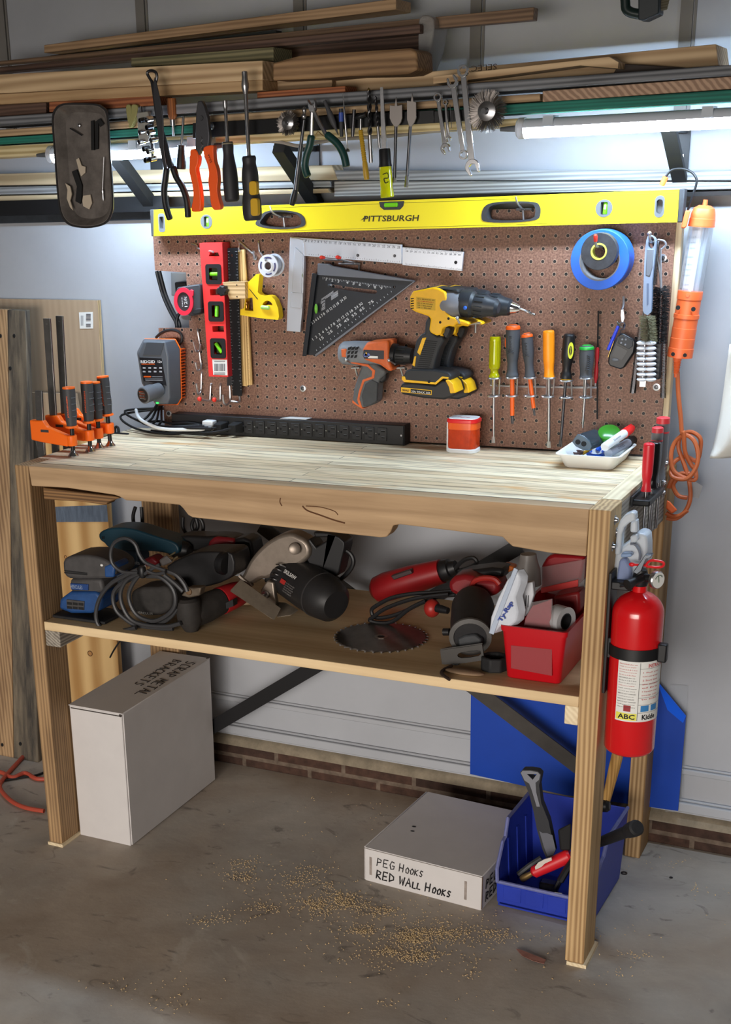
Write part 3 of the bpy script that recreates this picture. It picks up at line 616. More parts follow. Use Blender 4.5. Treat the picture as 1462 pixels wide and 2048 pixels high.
# ---- red torpedo level
YR = -.042
tl = thing('torpedo_level', 'red torpedo level hanging vertically at the left of the pegboard', 'level', at0('E', 500, 1290, YR))
redl = mat('level_red', (232,52,50), .45)
def qd(k, x0, y0, x1, y1): return ol(k, [(x0, y0), (x1, y0), (x1, y1), (x0, y1)], YR)
body = ol('E', [(362,315),(525,312),(570,1293),(430,1290)], YR)
IQ = [rrect(w3('E', x0+26, y0, YR).x, w3('E', x1-28, y0, YR).x, w3('E', x0, y1-30, YR).z, w3('E', x0, y0+28, YR).z, .003) for x0, y0, x1, y1 in ((405,468,520,616),(425,740,537,888),(440,1010,552,1156))]
h1 = [ol('E', q, YR) for q in ([(428,412),(440,385),(498,383),(508,412)], [(437,652),(515,650),(518,698),(440,698)], [(455,922),(538,920),(541,965),(458,965)])]
link('body', MB().plate([body]+h1+IQ, YR, -.014), redl, tl, bev=.0012)
link('side_rail', MB().prism(ol('E', [(525,312),(528,311),(573,1293),(570,1293)], YR), YR, -.006), mat('level_red_dark', (170,30,34), .45), tl)
fr = [(405,468,520,616,2),(425,740,537,888,2),(440,1010,552,1156,2)]
for i, (x0, y0, x1, y1, _) in enumerate(fr):
    q = rrect(w3('E', x0, y0, YR).x, w3('E', x1, y0, YR).x, w3('E', x0, y1, YR).z, w3('E', x0, y0, YR).z, .006)
    iq = rrect(w3('E', x0+26, y0, YR).x, w3('E', x1-28, y0, YR).x, w3('E', x0, y1-30, YR).z, w3('E', x0, y0+28, YR).z, .003)
    f = link('vial_frame', MB().plate([q, iq], YR-.002, -.02), blk, tl, bev=.0006)
    link('vial_backing', MB().prism(iq, YR+.012, YR+.014), mat('vial_back', (40,52,30), .5), f)
    c = w3('E', (x0+x1)/2, (y0+y1)/2, YR); d = ((1, 0, 0), (.08, 0, 1), (.75, 0, -1))[i]; d = Vector(d).normalized(); L = (.022, .026, .028)[i]
    link('vial', MB().lathe(c-d*L/2+Vector((0, .005, 0)), d, [(0, .003), (.001, .0048), (L-.001, .0048), (L, .003)], 12), grnv, f)
bc = link('barcode_sticker', PR('E', [(455,1165),(562,1168),(566,1282),(462,1278)], YR-.0006, YR), paper, tl)
mb = MB()
x = 472
while x < 552:
    wv = random.choice((2, 3, 5)); q = ol('E', [(x, 1196), (x+wv, 1196), (x+wv, 1250), (x, 1250)], YR); mb.prism(q, YR-.0009, YR-.0006); x += wv+random.choice((2, 3, 4))
for yy in (1178, 1262, 1272): mb.prism(ol('E', [(470,yy),(550,yy),(550,yy+4),(470,yy+4)], YR), YR-.0009, YR-.0006)
link('barcode', mb, mat('barcode_grey', (70,70,80), .7), bc)
hook('E', (305,318), (340,350), (462,380), 'wire hook through the top slot of the red torpedo level', YR-.010)
# ---- combination square with black blade, yellow head
YS = -.022
sq = thing('combination_square', 'combination square with black blade and yellow head beside the red level', 'square', at0('E', 620, 1430, YS))
bl = ol('E', [(566,352),(640,350),(672,1432),(602,1430)], YS); hb = w3('E', 597, 406, YS)
link('blade', MB().plate([bl, disc(hb.x, hb.z, .0032, 12)], YS, YS+.002), mat('blade_black', (22,23,26), .35, .3), sq)
mb = MB()
for i in range(48):
    v = 375+i*21.5; L = (16, 7, 10, 7)[i % 4]; dx = (v-352)*.030
    mb.prism(ol('E', [(568+dx, v), (568+dx+L, v), (568+dx+L, v+2.2), (568+dx, v+2.2)], YS), YS-.0003, YS)
    mb.prism(ol('E', [(638+dx-L, v), (638+dx, v), (638+dx, v+2.2), (638+dx-L, v+2.2)], YS), YS-.0003, YS)
link('graduations', mb, mat('grad_grey', (150,152,158), .5), sq)
yh = ol('E', [(692,628),(782,540),(803,544),(796,610),(790,672),(805,692),(832,700),(862,696),(890,703),(915,730),(938,790),(946,852),(938,876),(800,862),(662,840),(664,800),(690,790),(700,720)], YS-.010)
w1 = ol('E', [(702,720),(752,712),(758,812),(694,806)], YS-.010); w2 = sm2(ol('E', [(822,775),(835,745),(862,735),(888,748),(897,770),(860,766)], YS-.010), 2)
hd = link('square_head', MB().plate([yh, w1, w2], YS-.012, YS+.010), mat('head_yellow', (248,206,24), .42), sq, bev=.0015)
link('vial', MB().lathe(w3('E', 812, 783, YS-.014), (1, 0, -.07), [(0, .003), (.002, .0048), (.020, .0048), (.022, .003)], 12), mat('vial_pale', (170,220,120), .2), sq)
link('lock_nut', MB().cyl(w3('E', 707, 735, YS-.003), w3('E', 707, 790, YS-.003), .0028).ell(w3('E', 707, 752, YS-.005), (.0055, .0055, .0055)), mat('brass', (176,130,70), .3, 1), sq)
link('head_marking', PR('E', [(722,648),(730,652),(790,725),(784,727)], YS-.0125, YS-.011), ink, sq)
# ---- wood bracket clamp with star knob around the ruler
wk = thing('ruler_stop', 'small wooden stop block with black star knob on the black blade', 'stop block', at0('E', 610, 720, -.05))
link('block', PR('E', [(528,602),(694,598),(697,722),(582,727)], -.048, -.025), wood('block_pine', (166,130,84), (214,180,130), 0, 30, .4), wk, bev=.001)
c = w3('E', 547, 660, -.05); kn = []
for i in range(28):
    t = 2*PI*i/28; r = .0115+.0017*math.cos(7*t); kn.append((c.x+r*math.cos(t), c.z+r*math.sin(t)))
link('star_knob', MB().prism(kn, -.068, -.050), blk, wk, bev=.002)
link('screw_hole', MB().cyl(w3('E', 634, 622, -.048), w3('E', 634, 622, -.048)+Vector((0, -.0006, 0)), .0016).cyl(w3('E', 636, 706, -.048), w3('E', 636, 706, -.048)+Vector((0, -.0006, 0)), .0016), blkm, wk)
# ---- rulers behind
solo('steel_ruler', PR('E', [(600,560),(640,560),(640,1352),(562,1358),(578,735)], -.010, -.0085), mat('ruler_dark', (66,68,72), .35, .7), 'dark steel ruler behind the black square blade', 'ruler')
wr_ = thing('wooden_ruler', 'wooden yardstick hanging behind the yellow square head', 'ruler', at0('E', 700, 1355, -.008))
link('stick', PR('E', [(640,366),(690,362),(746,1352),(712,1356),(708,1362),(676,1358)], -.014, -.008), wood('ruler_wood', (176,136,80), (222,186,124), 2, 40, .5), wr_)
mb = MB()
for i in range(60):
    v = 900+i*7.4; L = 10 if i % 4 == 0 else 5; dx = (v-366)*.051
    mb.prism(ol('E', [(672+dx, v), (672+dx+L, v), (672+dx+L, v+1.8), (672+dx, v+1.8)], -.014), -.0143, -.014)
link('graduations', mb, mat('grad_brown', (110,80,46), .6), wr_)
hook('E', (652,310), (653,352), (655,372), 'wire hook holding the wooden yardstick', -.018)
# ---- wire spool
sp = thing('solder_spool', 'white spool of solder wire on a hook right of the square', 'spool', at0('E', 880, 575, -.05))
c = w3('E', 862, 482, -.075); 
link('flange', MB().pipe(c, c+Vector((0, .004, 0)), .0248, .0085, 36), mat('spool_white', (220,222,228), .5), sp)
link('wound_wire', MB().pipe(c+Vector((0, .004, 0)), c+Vector((0, .030, 0)), .0215, .009, 30), mat('solder', (150,152,158), .35, .8), sp)
link('flange', MB().pipe(c+Vector((0, .030, 0)), c+Vector((0, .034, 0)), .0248, .0085, 36), mat('spool_white', (220,222,228)), sp)
link('core_ring', MB().pipe(c+Vector((0, -.0008, 0)), c, .0125, .0086, 30), whit, sp)
mb = MB()
for a0, a1 in ((60, 120), (150, 200), (250, 300), (-40, 20)):
    pts = [(c.x+r*math.cos(math.radians(a)), c.z+r*math.sin(math.radians(a))) for r, aa in ((.020, range(a0, a1+1, 10)), (.0165, range(a1, a0-1, -10))) for a in aa]
    mb.prism(pts, c.y-.0006, c.y)
link('label_print', mb, mat('print_blue', (70,70,110), .6), sp)
hook('E', (793,308), (800,390), (845,440), 'wire hook carrying the white solder spool', -.088)
hook('E', (648,300), (770,430), (757,375), 'short bent wire hook left of the solder spool', -.012)
# ---- loose hooks at left
for a, b, c_, lab in (((349,958),(366,1085),(318,1040), 'upper double wire hook left of the red torpedo level'),
                      ((362,1110),(372,1225),(332,1190), 'middle double wire hook left of the red torpedo level'),
                      ((377,1270),(372,1395),(338,1345), 'lowest single wire hook left of the red torpedo level')):
    p0 = w3('E', *a, -.004); p1 = w3('E', *b, -.006); p2 = w3('E', *c_, -.03)
    t = thing('peg_hook', lab, 'hook', (p1.x, 0, p1.z), 'wire peg hooks')
    mid = Vector(((p1.x+p2.x)/2, -.022, p1.z-.004))
    link('wire', MB().tube(sm([p0+Vector((0, .006, .001)), p0, p1, mid, p2], 6), .0025, 8), zinc, t)
    if 'double' in lab:
        q = Vector((p1.x+.014, -.028, p1.z+.012)); link('wire', MB().tube(sm([Vector((p0.x+.003, -.004, p0.z-.02)), p1+Vector((.002, -.002, 0)), Vector((p1.x+.008, -.02, p1.z-.002)), q], 6), .0025, 8), zinc, t)
hook('E', (445,1352), (440,1462), (362,1455), 'red tipped wire hook at lower left, left of two', -.05, tipred)
hook('E', (515,1355), (514,1465), (470,1460), 'red tipped wire hook at lower left, right of two', -.05, tipred)
p = [w3('E', x, y, d) for x, y, d in ((582,1358,-.004),(585,1460,-.006),(565,1495,-.02),(540,1480,-.03),(532,1425,-.032))]
t = thing('peg_hook', 'J-shaped wire hook under the bottom end of the black square', 'hook', p[2], 'wire peg hooks'); link('wire', MB().tube(sm(p, 6), .0025), zinc, t)
p = [w3('E', x, y, d) for x, y, d in ((590,1470,-.03),(640,1476,-.016),(656,1470,-.006),(654,1435,-.004))]
t = thing('peg_hook', 'bent wire hook end just right of the J-shaped hook', 'hook', p[2], 'wire peg hooks'); link('wire', MB().tube(sm(p, 6), .0025), zinc, t)
# ---- aluminium square
YA = -.020
al = mat('aluminium', (206,210,218), .35, .75)
asq = thing('sliding_square', 'silver aluminium square with stepped arms above the black speed square', 'square', at0('F', 100, 740, YA))
link('long_arm', PR('F', [(66,112),(808,163),(808,292),(170,240),(66,240)], YA, YA+.008), al, asq, bev=.0008)
link('arm_extension', PR('F', [(812,180),(1220,212),(1208,340),(812,300)], YA+.003, YA+.009), al, asq, bev=.0006)
link('short_arm', PR('F', [(66,112),(150,130),(160,240),(155,470),(148,600),(135,745),(43,738),(55,400)], YA-.003, YA+.0075), al, asq, bev=.0008)
link('slider', PR('F', [(78,480),(100,180),(152,230),(140,486)], YA-.006, YA-.003), al, asq, bev=.0006)
link('slider', PR('F', [(66,578),(72,480),(150,486),(142,588)], YA-.0045, YA-.003), al, asq, bev=.0006)
link('vial', MB().ell(w3('F', 150, 365, YA), (.0035, .004, .0085)), mat('vial_olive', (110,140,50), .3), asq)
mb = MB()
for i in range(92):
    u = 100+i*7.7; v = 118+(u-75)*.0675; L = 12 if i % 5 == 0 else 7
    mb.prism(ol('F', [(u, v+2), (u+1.6, v+2), (u+1.6, v+2+L), (u, v+2+L)], YA), YA-.0003, YA)
    if i % 2 == 0:
        v2 = 238+(u-170)*.0845
        if u > 180: mb.prism(ol('F', [(u, v2-L-8), (u+1.6, v2-L-8), (u+1.6, v2-8), (u, v2-8)], YA), YA-.0003, YA)
for i in range(50):
    u = 835+i*7.6; v = 184+(u-820)*.08; L = 12 if i % 5 == 0 else 7
    mb.prism(ol('F', [(u, v), (u+1.6, v), (u+1.6, v+L), (u, v+L)], YA+.003), YA+.0027, YA+.003)
    v2 = 300+(u-815)*.1; mb.prism(ol('F', [(u, v2-L-6), (u+1.6, v2-L-6), (u+1.6, v2-6), (u, v2-6)], YA+.003), YA+.0027, YA+.003)
link('graduations', mb, mat('grad_dark', (70,72,80), .6), asq)
txt('numerals', '1  2  3  4  5  6  7  8  9  10  11  12  13  14  15  16  17  18  19  20  21  22  23  24  25', 'F', (105,142), (798,190), (105,128), YA, mat('grad_dark', (70,72,80)), asq)
txt('numerals', '28  29  30  31  32  33  34  35  36  37  38  39  40', 'F', (835,212), (1200,238), (835,200), YA+.003, mat('grad_dark', (70,72,80)), asq)
for q in ((517,235),(762,238),(85,165)):
    c = w3('F', *q, YA); link('rivet', MB().lathe(c, (0, -1, 0), [(0, .0034), (.0008, .0034), (.0009, .0018), (.0006, .001)], 14), dsteel, asq)
c = w3('F', 1168, 282, YA+.003); link('hole_rim', MB().lathe(c, (0, -1, 0), [(0, .0036), (.0006, .0034), (.0003, .002)], 14), blkm, asq)
# ---- black speed square
YQ = -.034
ss = thing('speed_square', 'black triangular speed square with white numbers on red tipped hooks', 'square', at0('F', 200, 900, YQ))
tri = ol('F', [(232,362),(886,408),(240,900),(160,895)], YQ)
slot = sm2(ol('F', [(330,445),(350,428),(420,440),(560,458),(640,468),(632,490),(560,484),(440,466)], YQ), 2)
hole = w3('F', 760, 445, YQ); h2 = w3('F', 180, 805, YQ)
blq = mat('square_black', (44,46,50), .42, .35)
link('plate', MB().plate([tri, slot, disc(hole.x, hole.z, .003, 12)], YQ, YQ+.005), blq, ss, bev=.0005)
link('hypotenuse_edge', PR('F', [(888,408),(892,412),(300,862),(236,908),(232,895)], YQ-.003, YQ+.005), mat('edge_grey', (112,114,120), .4, .5), ss)
link('fence', MB().hexa([w3('F', x, y, YQ-.012) for x, y in ((214,352),(246,356),(176,905),(148,905))], [w3('F', x, y, YQ+.016) for x, y in ((214,352),(246,356),(176,905),(148,905))]), mat('fence_black', (34,35,38), .4, .35), ss, bev=.001)
link('top_bar', PR('F', [(250,290),(318,292),(340,306),(888,404),(886,410),(740,400),(246,366)], YQ-.004, YQ+.006), mat('bar_grey', (104,107,114), .42, .5), ss, bev=.0008)
link('bubble_vial', MB().ell(w3('F', 240, 590, YQ-.013), (.0038, .003, .011)), mat('vial_green', (104,170,50), .3), ss)
for i, (s, a, b) in enumerate((('1 2 3 4 5 6 7 8  10 12 15 18  24 30', (204,702), (445,520)), ('1  2  3  4  5 6 7 8  10 12 15 18  24 30', (222,802), (552,560)), ('15   25   35  45  55  65   75', (270,802), (625,545)))):
    pa = w3('F', *a, YQ); pb = w3('F', *b, YQ); xd = (pb-pa); nd = Vector((-xd.z, 0, xd.x)).normalized()
    text('numerals', s, pa, xd, nd, xd.length, .0062, inkw, ss)
mb = MB()
for i in range(44):
    f = i/44; u = 285+f*460; v = 378+f*66; L = 16 if i % 4 == 0 else 9
    mb.prism(ol('F', [(u, v), (u+2, v), (u+2, v+L), (u, v+L)], YQ), YQ-.0003, YQ)
    u = 240+f*520; v = 862-f*408; mb.prism(ol('F', [(u, v), (u+2, v-1.5), (u+7, v+6), (u+5, v+8)], YQ-.003), YQ-.0034, YQ-.003) if i % 2 == 0 else None
link('graduations', mb, mat('grad_light', (196,198,202), .6), ss)
txt('numerals', '1   2   3     4   5   6     7   8   9', 'F', (305,402), (680,462), (305,385), YQ, inkw, ss)
mb = MB()
for i, (a, b) in enumerate((((275,525),(355,470)), ((272,540),(300,522)), ((340,495),(385,468)), ((280,560),(300,548)), ((340,515),(386,486)), ((276,585),(300,572)))):
    for j in range(3): mb.prism(ol('F', [(a[0], a[1]+j*7), (b[0], b[1]+j*7), (b[0], b[1]+j*7+4), (a[0], a[1]+j*7+4)], YQ), YQ-.0003, YQ)
link('printed_table', mb, mat('print_grey', (168,170,176), .6), ss)
for a, c_, lab in (((400,262), (272,248), 'left of two red tipped hooks holding the speed square'), ((505,282), (378,246), 'right of two red tipped hooks holding the speed square')):
    p0 = w3('F', *a, -.006); p1 = w3('F', *c_, -.095)
    t = thing('peg_hook', lab, 'hook', p0, 'wire peg hooks')
    link('wire', MB().tube(sm([Vector((p0.x, .004, p0.z)), Vector((p0.x, -.01, p0.z-.001)), p0+(p1-p0)*.8+Vector((0, 0, -.003)), p1]), .0024), zinc, t)
    link('rubber_tip', MB().lathe(p1+(p0-p1)*.16, p1-p0, [(0, .0034), (.012, .0042), (.016, .0030)], 10), tipred, t)
t = thing('peg_hook', 'double wire hook base behind the speed square hooks', 'hook', at0('F', 460, 320, -.01), 'wire peg hooks')
link('wire', MB().tube([w3('F', 390, 290, -.012), w3('F', 532, 292, -.012)], .0026).tube(sm([w3('F', 526, 288, -.012), w3('F', 526, 330, -.006)]), .0024), zinc, t)
hook('F', (240,402), (290,428), (340,432), 'wire hook in the upper corner of the speed square', -.05)
# ---- tape roll pair on hook
b0 = w3('h', 455, 365, -.075)
bt = thing('masking_tape', 'large roll of blue masking tape on the right of the pegboard', 'tape', (b0.x, -.04, b0.z-.06))
R0 = .5*(w3('h', 720, 360, -.075)-w3('h', 183, 360, -.075)).x
c = w3('h', 452, 365, -.060)
link('tape_roll', MB().pipe(c, c+Vector((0, .048, 0)), R0, R0*.70, 48), mat('tape_blue', (40,104,212), .5, noise=.12, nscale=30), bt, bev=.001)
link('core', MB().pipe(c+Vector((0, .001, 0)), c+Vector((0, .047, 0)), R0*.70, R0*.655, 40), mat('core_grey', (120,118,118), .6), bt)
c2 = w3('h', 446, 288, -.100); R1 = .5*(w3('h', 612, 290, -.1)-w3('h', 282, 290, -.1)).x
kt = thing('electrical_tape', 'small roll of black tape hanging in front of the blue tape', 'tape', (c2.x, -.08, c2.z-R1))
link('tape_roll', MB().pipe(c2, c2+Vector((0, .019, 0)), R1, R1*.46, 40), mat('tape_black', (58,60,66), .5, noise=.35, nscale=90), kt, bev=.0008)
link('core', MB().pipe(c2-Vector((0, .0006, 0)), c2+Vector((0, .0185, 0)), R1*.455, R1*.36, 32), mat('core_yellow', (206,200,90), .5), kt)
hp = w3('h', 428, 215, -.112)
t = thing('peg_hook', 'long red tipped hook through both tape rolls', 'hook', (hp.x, 0, hp.z-.01), 'wire peg hooks')
ttop = c2+Vector((0, 0, R1*.36-.004))
link('wire', MB().tube(sm([Vector((hp.x, .004, ttop.z+.001)), Vector((hp.x, -.05, ttop.z)), Vector((hp.x, -.104, ttop.z)), Vector((hp.x-.001, -.116, ttop.z+.006)), Vector((hp.x-.001, -.120, ttop.z+.016))]), .0025), zinc, t)
link('rubber_tip', MB().lathe(Vector((hp.x-.001, -.119, ttop.z+.011)), (0, -.2, 1), [(0, .0033), (.009, .0043), (.0125, .0034), (.014, .001)], 12), tipred, t)
# ---- screwdriver rack
YK = -.040
rk = thing('screwdriver_rack', 'wire screwdriver rack with loops across the lower right pegboard', 'rack', at0('G', 485, 870, -.01))
mb = MB().tube(sm([w3('G', 212, 820, -.004), w3('G', 215, 850, -.010), w3('G', 235, 860, -.012), w3('G', 480, 868, -.012), w3('G', 740, 871, -.012), w3('G', 756, 862, -.010), w3('G', 754, 798, -.004)], 5), .0025)
link('cross_wire', mb, zinc, rk)
drv = [(232,822,228,915,'y'), (324,820,320,914,'g'), (415,820,418,914,'h'), (516,820,508,918,'o'), (605,835,606,922,'b'), (708,822,706,922,'n')]
for x, y0, x1, y1, _ in drv:
    p0 = w3('G', x-14, y0+6, -.012); q0 = w3('G', x1, y1, YK); top = w3('G', x, y0, YK)
    mb = MB()
    for pc in (Vector((top.x, YK, top.z)), q0):
        mb.tube([pc+Vector((.0125*math.cos(2*PI*i/20), .0125*math.sin(2*PI*i/20), 0)) for i in range(20)], .0021, 7, closed=True)
    for s in (-.007, .008): mb.tube([Vector((top.x+s, YK+.0115, top.z)), Vector((q0.x+s, YK+.0115, q0.z))], .0018, 7)
    mb.tube([Vector((top.x, YK+.0125, top.z-.014)), Vector((top.x, -.012, w3('G', x, 866, -.012).z))], .0018, 7)
    link('loop', mb, zinc, rk)
def driver(lab, k, top, bot, tip, prof, hm, sh, rs, name='screwdriver', tipw=None, capm=None, cap=.0, sleeve=None, y=YK):
    """screwdriver: handle from top px to bot px, shaft on to tip px; prof = handle radii along its length"""
    a = w3(k, *top, y); b = w3(k, *bot, y); c = w3(k, *tip, y); ax = (b-a); L = ax.length
    t = thing(name, lab, 'screwdriver', (b.x, y, c.z), 'screwdrivers in the wire rack')
    pr = sm([(f*L, r) for f, r in prof], 4); pr = [(p.x, max(p.y, .001)) for p in pr]
    link('handle', MB().lathe(a, ax, pr, 22), hm, t)
    if capm: link('cap', MB().lathe(a-ax.normalized()*.0005, ax, [(-.0008, prof[0][1]*.7), (.002, prof[1][1]*.97), (.005, prof[2][1]+.0006), (cap*L, prof[2][1]+.0006), (cap*L+.0008, prof[1][1]-.002)], 22), capm, t)
    sx = (c-b).normalized(); SL = (c-b).length
    link('shaft', MB().lathe(b, c-b, [(0, rs*1.15), (.004, rs), (SL*.85, rs), (SL, rs*.45)], 12), sh, t)
    if sleeve: link('insulating_sleeve', MB().lathe(b, c-b, [(0, rs+.0018), (SL*sleeve, rs+.0016), (SL*sleeve+.0002, rs)], 14), orng, t)
    if tipw: link('flat_tip', MB().hexa([c-sx*.014+Vector((s*rs, d, 0)) for s, d in ((-1, -rs*.6), (1, -rs*.6), (1, rs*.6), (-1, rs*.6))], [c+Vector((s*tipw, d, 0)) for s, d in ((-1, -.0004), (1, -.0004), (1, .0004), (-1, .0004))]), sh, t)
    return t, a, b
grip = mat('grip_charcoal', (70,73,78), .6)
t, a, b = driver('screwdriver with clear yellow handle, leftmost in the wire rack', 'G', (236,606), (230,820), (226,1160), [(0,.0085),(.03,.0118),(.3,.0120),(.72,.0122),(.80,.0090),(.88,.0088),(.95,.0118),(1,.0112)], mat('amber_clear', (214,214,20), .12, trans=.45, alpha=.95), steel, .0030, tipw=.0042)
mb = MB()
for i in range(8):
    q = 2*PI*i/8; d = Vector((math.cos(q)*.0120, math.sin(q)*.0120, 0)); mb.tube([a+(b-a)*.1+d, a+(b-a)*.68+d], .0009, 5)
link('flute', mb, mat('amber_dark', (150,146,14), .2), t)
t, a, b = driver('large grey screwdriver with orange cap and orange insulated shaft', 'G', (328,546), (324,818), (324,1060), [(0,.0110),(.03,.0140),(.12,.0148),(.4,.0152),(.6,.0128),(.72,.0110),(.88,.0115),(.96,.0138),(1,.0130)], grip, dsteel, .0030, capm=orng, cap=.085, sleeve=.82, tipw=.003)
for f in range(11): link('grip_rib', MB().tube(sm([a+(b-a)*(.20+f*.03)+Vector((dx, -.0151+abs(dx)*.35, -abs(dx)*.5)) for dx in (-.007, -.0035, 0, .0035, .007)], 3), .0008, 5), mat('grip_dark', (44,46,50), .6), t)
link('side_patch', MB().ell(a+(b-a)*.33+Vector((-.0135, -.004, 0)), (.0025, .004, .012)), orng, t)
t, a, b = driver('smaller grey screwdriver with orange cap, leaning, second insulated one', 'G', (400,590), (416,820), (440,1018), [(0,.0085),(.03,.0110),(.12,.0118),(.4,.0122),(.6,.0104),(.72,.0092),(.88,.0100),(.96,.0112),(1,.0108)], grip, dsteel, .0026, capm=orng, cap=.085, sleeve=.80, tipw=.0025)
for f in range(9): link('grip_rib', MB().tube(sm([a+(b-a)*(.20+f*.035)+Vector((dx, -.0122+abs(dx)*.35, -abs(dx)*.5)) for dx in (-.005, -.0025, 0, .0025, .005)], 3), .0007, 5), mat('grip_dark', (44,46,50)), t)
t, a, b = driver('screwdriver with flat bright orange handle in the wire rack', 'G', (513,574), (516,820), (514,1185), [(0,.0085),(.03,.0118),(.2,.0122),(.6,.0122),(.8,.0104),(.92,.0108),(1,.0122)], mat('orange_bright', (255,150,24), .4), steel, .0036, tipw=.0044)
t, a, b = driver('black screwdriver with oval yellow badge and dark worn shaft', 'G', (622,592), (603,824), (574,1180), [(0,.0085),(.03,.0112),(.1,.0122),(.3,.0128),(.5,.0132),(.7,.0098),(.82,.0092),(.93,.0120),(1,.0122)], blk, dsteel, .0032, tipw=.0040)
c = w3('G', 627, 680, YK-.0135)
bd = link('badge', MB().prism(disc(c.x, c.z, .0058, 24, 1, 2.9), c.y+.0005, c.y+.004), mat('badge_yellow', (222,226,40), .4), t)
link('badge_center', MB().prism(disc(c.x, c.z, .0032, 20, 1, 3.0), c.y, c.y+.001), ink, t)
text('lettering', 'STANLEY', Vector((c.x+.0014, c.y-.0004, c.z-.0085)), (0, 0, 1), (-1, 0, 0), .017, .0026, mat('badge_yellow', (222,226,40)), t)
link('collar', MB().lathe(b+Vector((0, 0, -.001)), Vector((0, 0, -1)), [(0, .0105), (.003, .0100)], 18), yelp, t)
t, a, b = driver('stubby grey screwdriver with green cap, rightmost in the wire rack', 'G', (712,652), (707,822), (690,1082), [(0,.0105),(.03,.0134),(.2,.0146),(.5,.0148),(.75,.0128),(.9,.0124),(.96,.0136),(1,.0130)], grip, steel, .0030, capm=mat('green_plastic', (36,170,62), .4), cap=.13)
for f in range(8): link('grip_rib', MB().tube(sm([a+(b-a)*(.28+f*.06)+Vector((dx+.006, -.0140+abs(dx)*.35, -abs(dx)*.5)) for dx in (-.006, -.003, 0, .003, .006)], 3), .0008, 5), mat('grip_dark', (44,46,50)), t)
rd = thing('hacksaw_blade', 'thin black rod with a red sleeve right of the green capped screwdriver', 'blade', at0('G', 768, 1035, -.014))
link('rod', MB().tube([w3('G', 772, 472, -.014), w3('G', 768, 660, -.016), w3('G', 766, 1036, -.014)], .0017, 8), blks, rd)
link('sleeve', MB().lathe(w3('G', 768, 662, -.016), (0, 0, -1), [(0, .002), (.004, .0042), (.02, .0042), (.034, .0028), (.048, .0044), (.062, .0044), (.074, .002)], 10), mat('sleeve_red', (170,26,34), .45), rd)
# ---- key fob on clip
fb = thing('remote_fob', 'black remote fob hanging on a hook right of the screwdrivers', 'remote', at0('G', 890, 775, -.03))
F0 = ol('G', [(885,590),(905,592),(960,622),(966,640),(958,690),(905,770),(885,778),(830,760),(820,742),(826,700),(868,610)], -.038)
link('case', MB().prism(F0, -.038, -.022), mat('fob_black', (26,27,30), .35), fb, bev=.003)
link('keypad', PR('G', [(880,612),(905,604),(950,628),(952,655),(930,672),(872,640)], -.0392, -.037), mat('keypad', (50,52,56), .5), fb, bev=.0008)
link('panel', PR('G', [(866,650),(925,680),(895,730),(842,706)], -.0388, -.037), mat('fob_panel', (34,35,38), .3), fb)
link('badge', MB().ell(w3('G', 860, 728, -.038), (.0075, .001, .0035)), mat('badge_grey', (92,94,100), .4), fb)
for q in ((896,622),(915,622),(890,640),(912,650)): link('button', MB().ell(w3('G', *q, -.0392), (.0022, .0008, .0022), 10, 6), mat('button_grey', (130,132,138), .5), fb)
pn = thing('pen', 'blue and gold pen clipped beside the black remote fob', 'pen', at0('G', 822, 710, -.03))
link('barrel', MB().cyl(w3('G', 876, 552, -.03), w3('G', 822, 676, -.036), .0036, .0034), mat('pen_blue', (44,64,200), .35), pn)
link('gold_section', MB().cyl(w3('G', 852, 630, -.028), w3('G', 822, 715, -.030), .0024, .0014), mat('gold', (190,160,96), .3, 1), pn)
t = thing('key_clip', 'small steel key clip and hook above the black remote fob', 'key clip', at0('G', 895, 580, -.02))
link('wire', MB().tube(sm([w3('G', 903, 398, -.004), w3('G', 903, 440, -.008), w3('G', 895, 470, -.014)], 5), .0024), zinc, t)
link('ring', MB().tube([w3('G', 897+14*math.cos(i*PI/8), 545+14*math.sin(i*PI/8), -.024) for i in range(16)], .0012, 6, closed=True), steel, t)
link('snap', PR('G', [(888,465),(904,462),(910,510),(902,535),(890,530),(886,500)], -.026, -.020), steel, t, bev=.001)
link('split_ring', MB().tube(sm([w3('G', x, y, -.027) for x, y in ((912,548),(904,568),(890,572),(888,586),(896,596))], 4), .0012, 6).tube(sm([w3('G', x, y, -.027) for x, y in ((884,545),(870,530),(874,545),(884,560))], 4), .0012, 6), steel, t)
# ---- brushes on one hook
hb_ = w3('h', 910, 122, -.075)
t = thing('peg_hook', 'upturned wire hook carrying the cleaning brushes at far right', 'hook', hb_-Vector((0, 0, .03)), 'wire peg hooks')
link('wire', MB().tube(sm([Vector((hb_.x+.004, .004, hb_.z-.016)), Vector((hb_.x+.004, -.05, hb_.z-.018)), Vector((hb_.x+.001, -.07, hb_.z-.014)), hb_], 5), .0028).ell(hb_, (.0042, .0042, .0042), 10, 6), zinc, t)
def bristles(mb, a, b, r, n, L, th=.0006, rows=14, droop=0.):
    d = (b-a)
    for i in range(n):
        f = i/n; p = a+d*f
        for j in range(rows):
            q = 2*PI*(j+random.random()*.6)/rows; e = Vector((math.cos(q), math.sin(q), random.uniform(-.25, .25)-droop)).normalized()
            mb.add([p+Vector((th, 0, 0)), p+Vector((-th, 0, 0)), p+e*r*random.uniform(.85, 1.1)+Vector((-th*.5, 0, 0)), p+e*r*random.uniform(.85, 1.1)+Vector((th*.5, 0, th))], [(0, 1, 2), (0, 2, 3), (1, 3, 2), (0, 3, 1)])
    return mb
br = thing('wire_brush', 'scrub brush with blue-grey handle and worn bristles, front of the brush bunch', 'brush', at0('G', 1010, 860, -.07))
YB_ = -.066
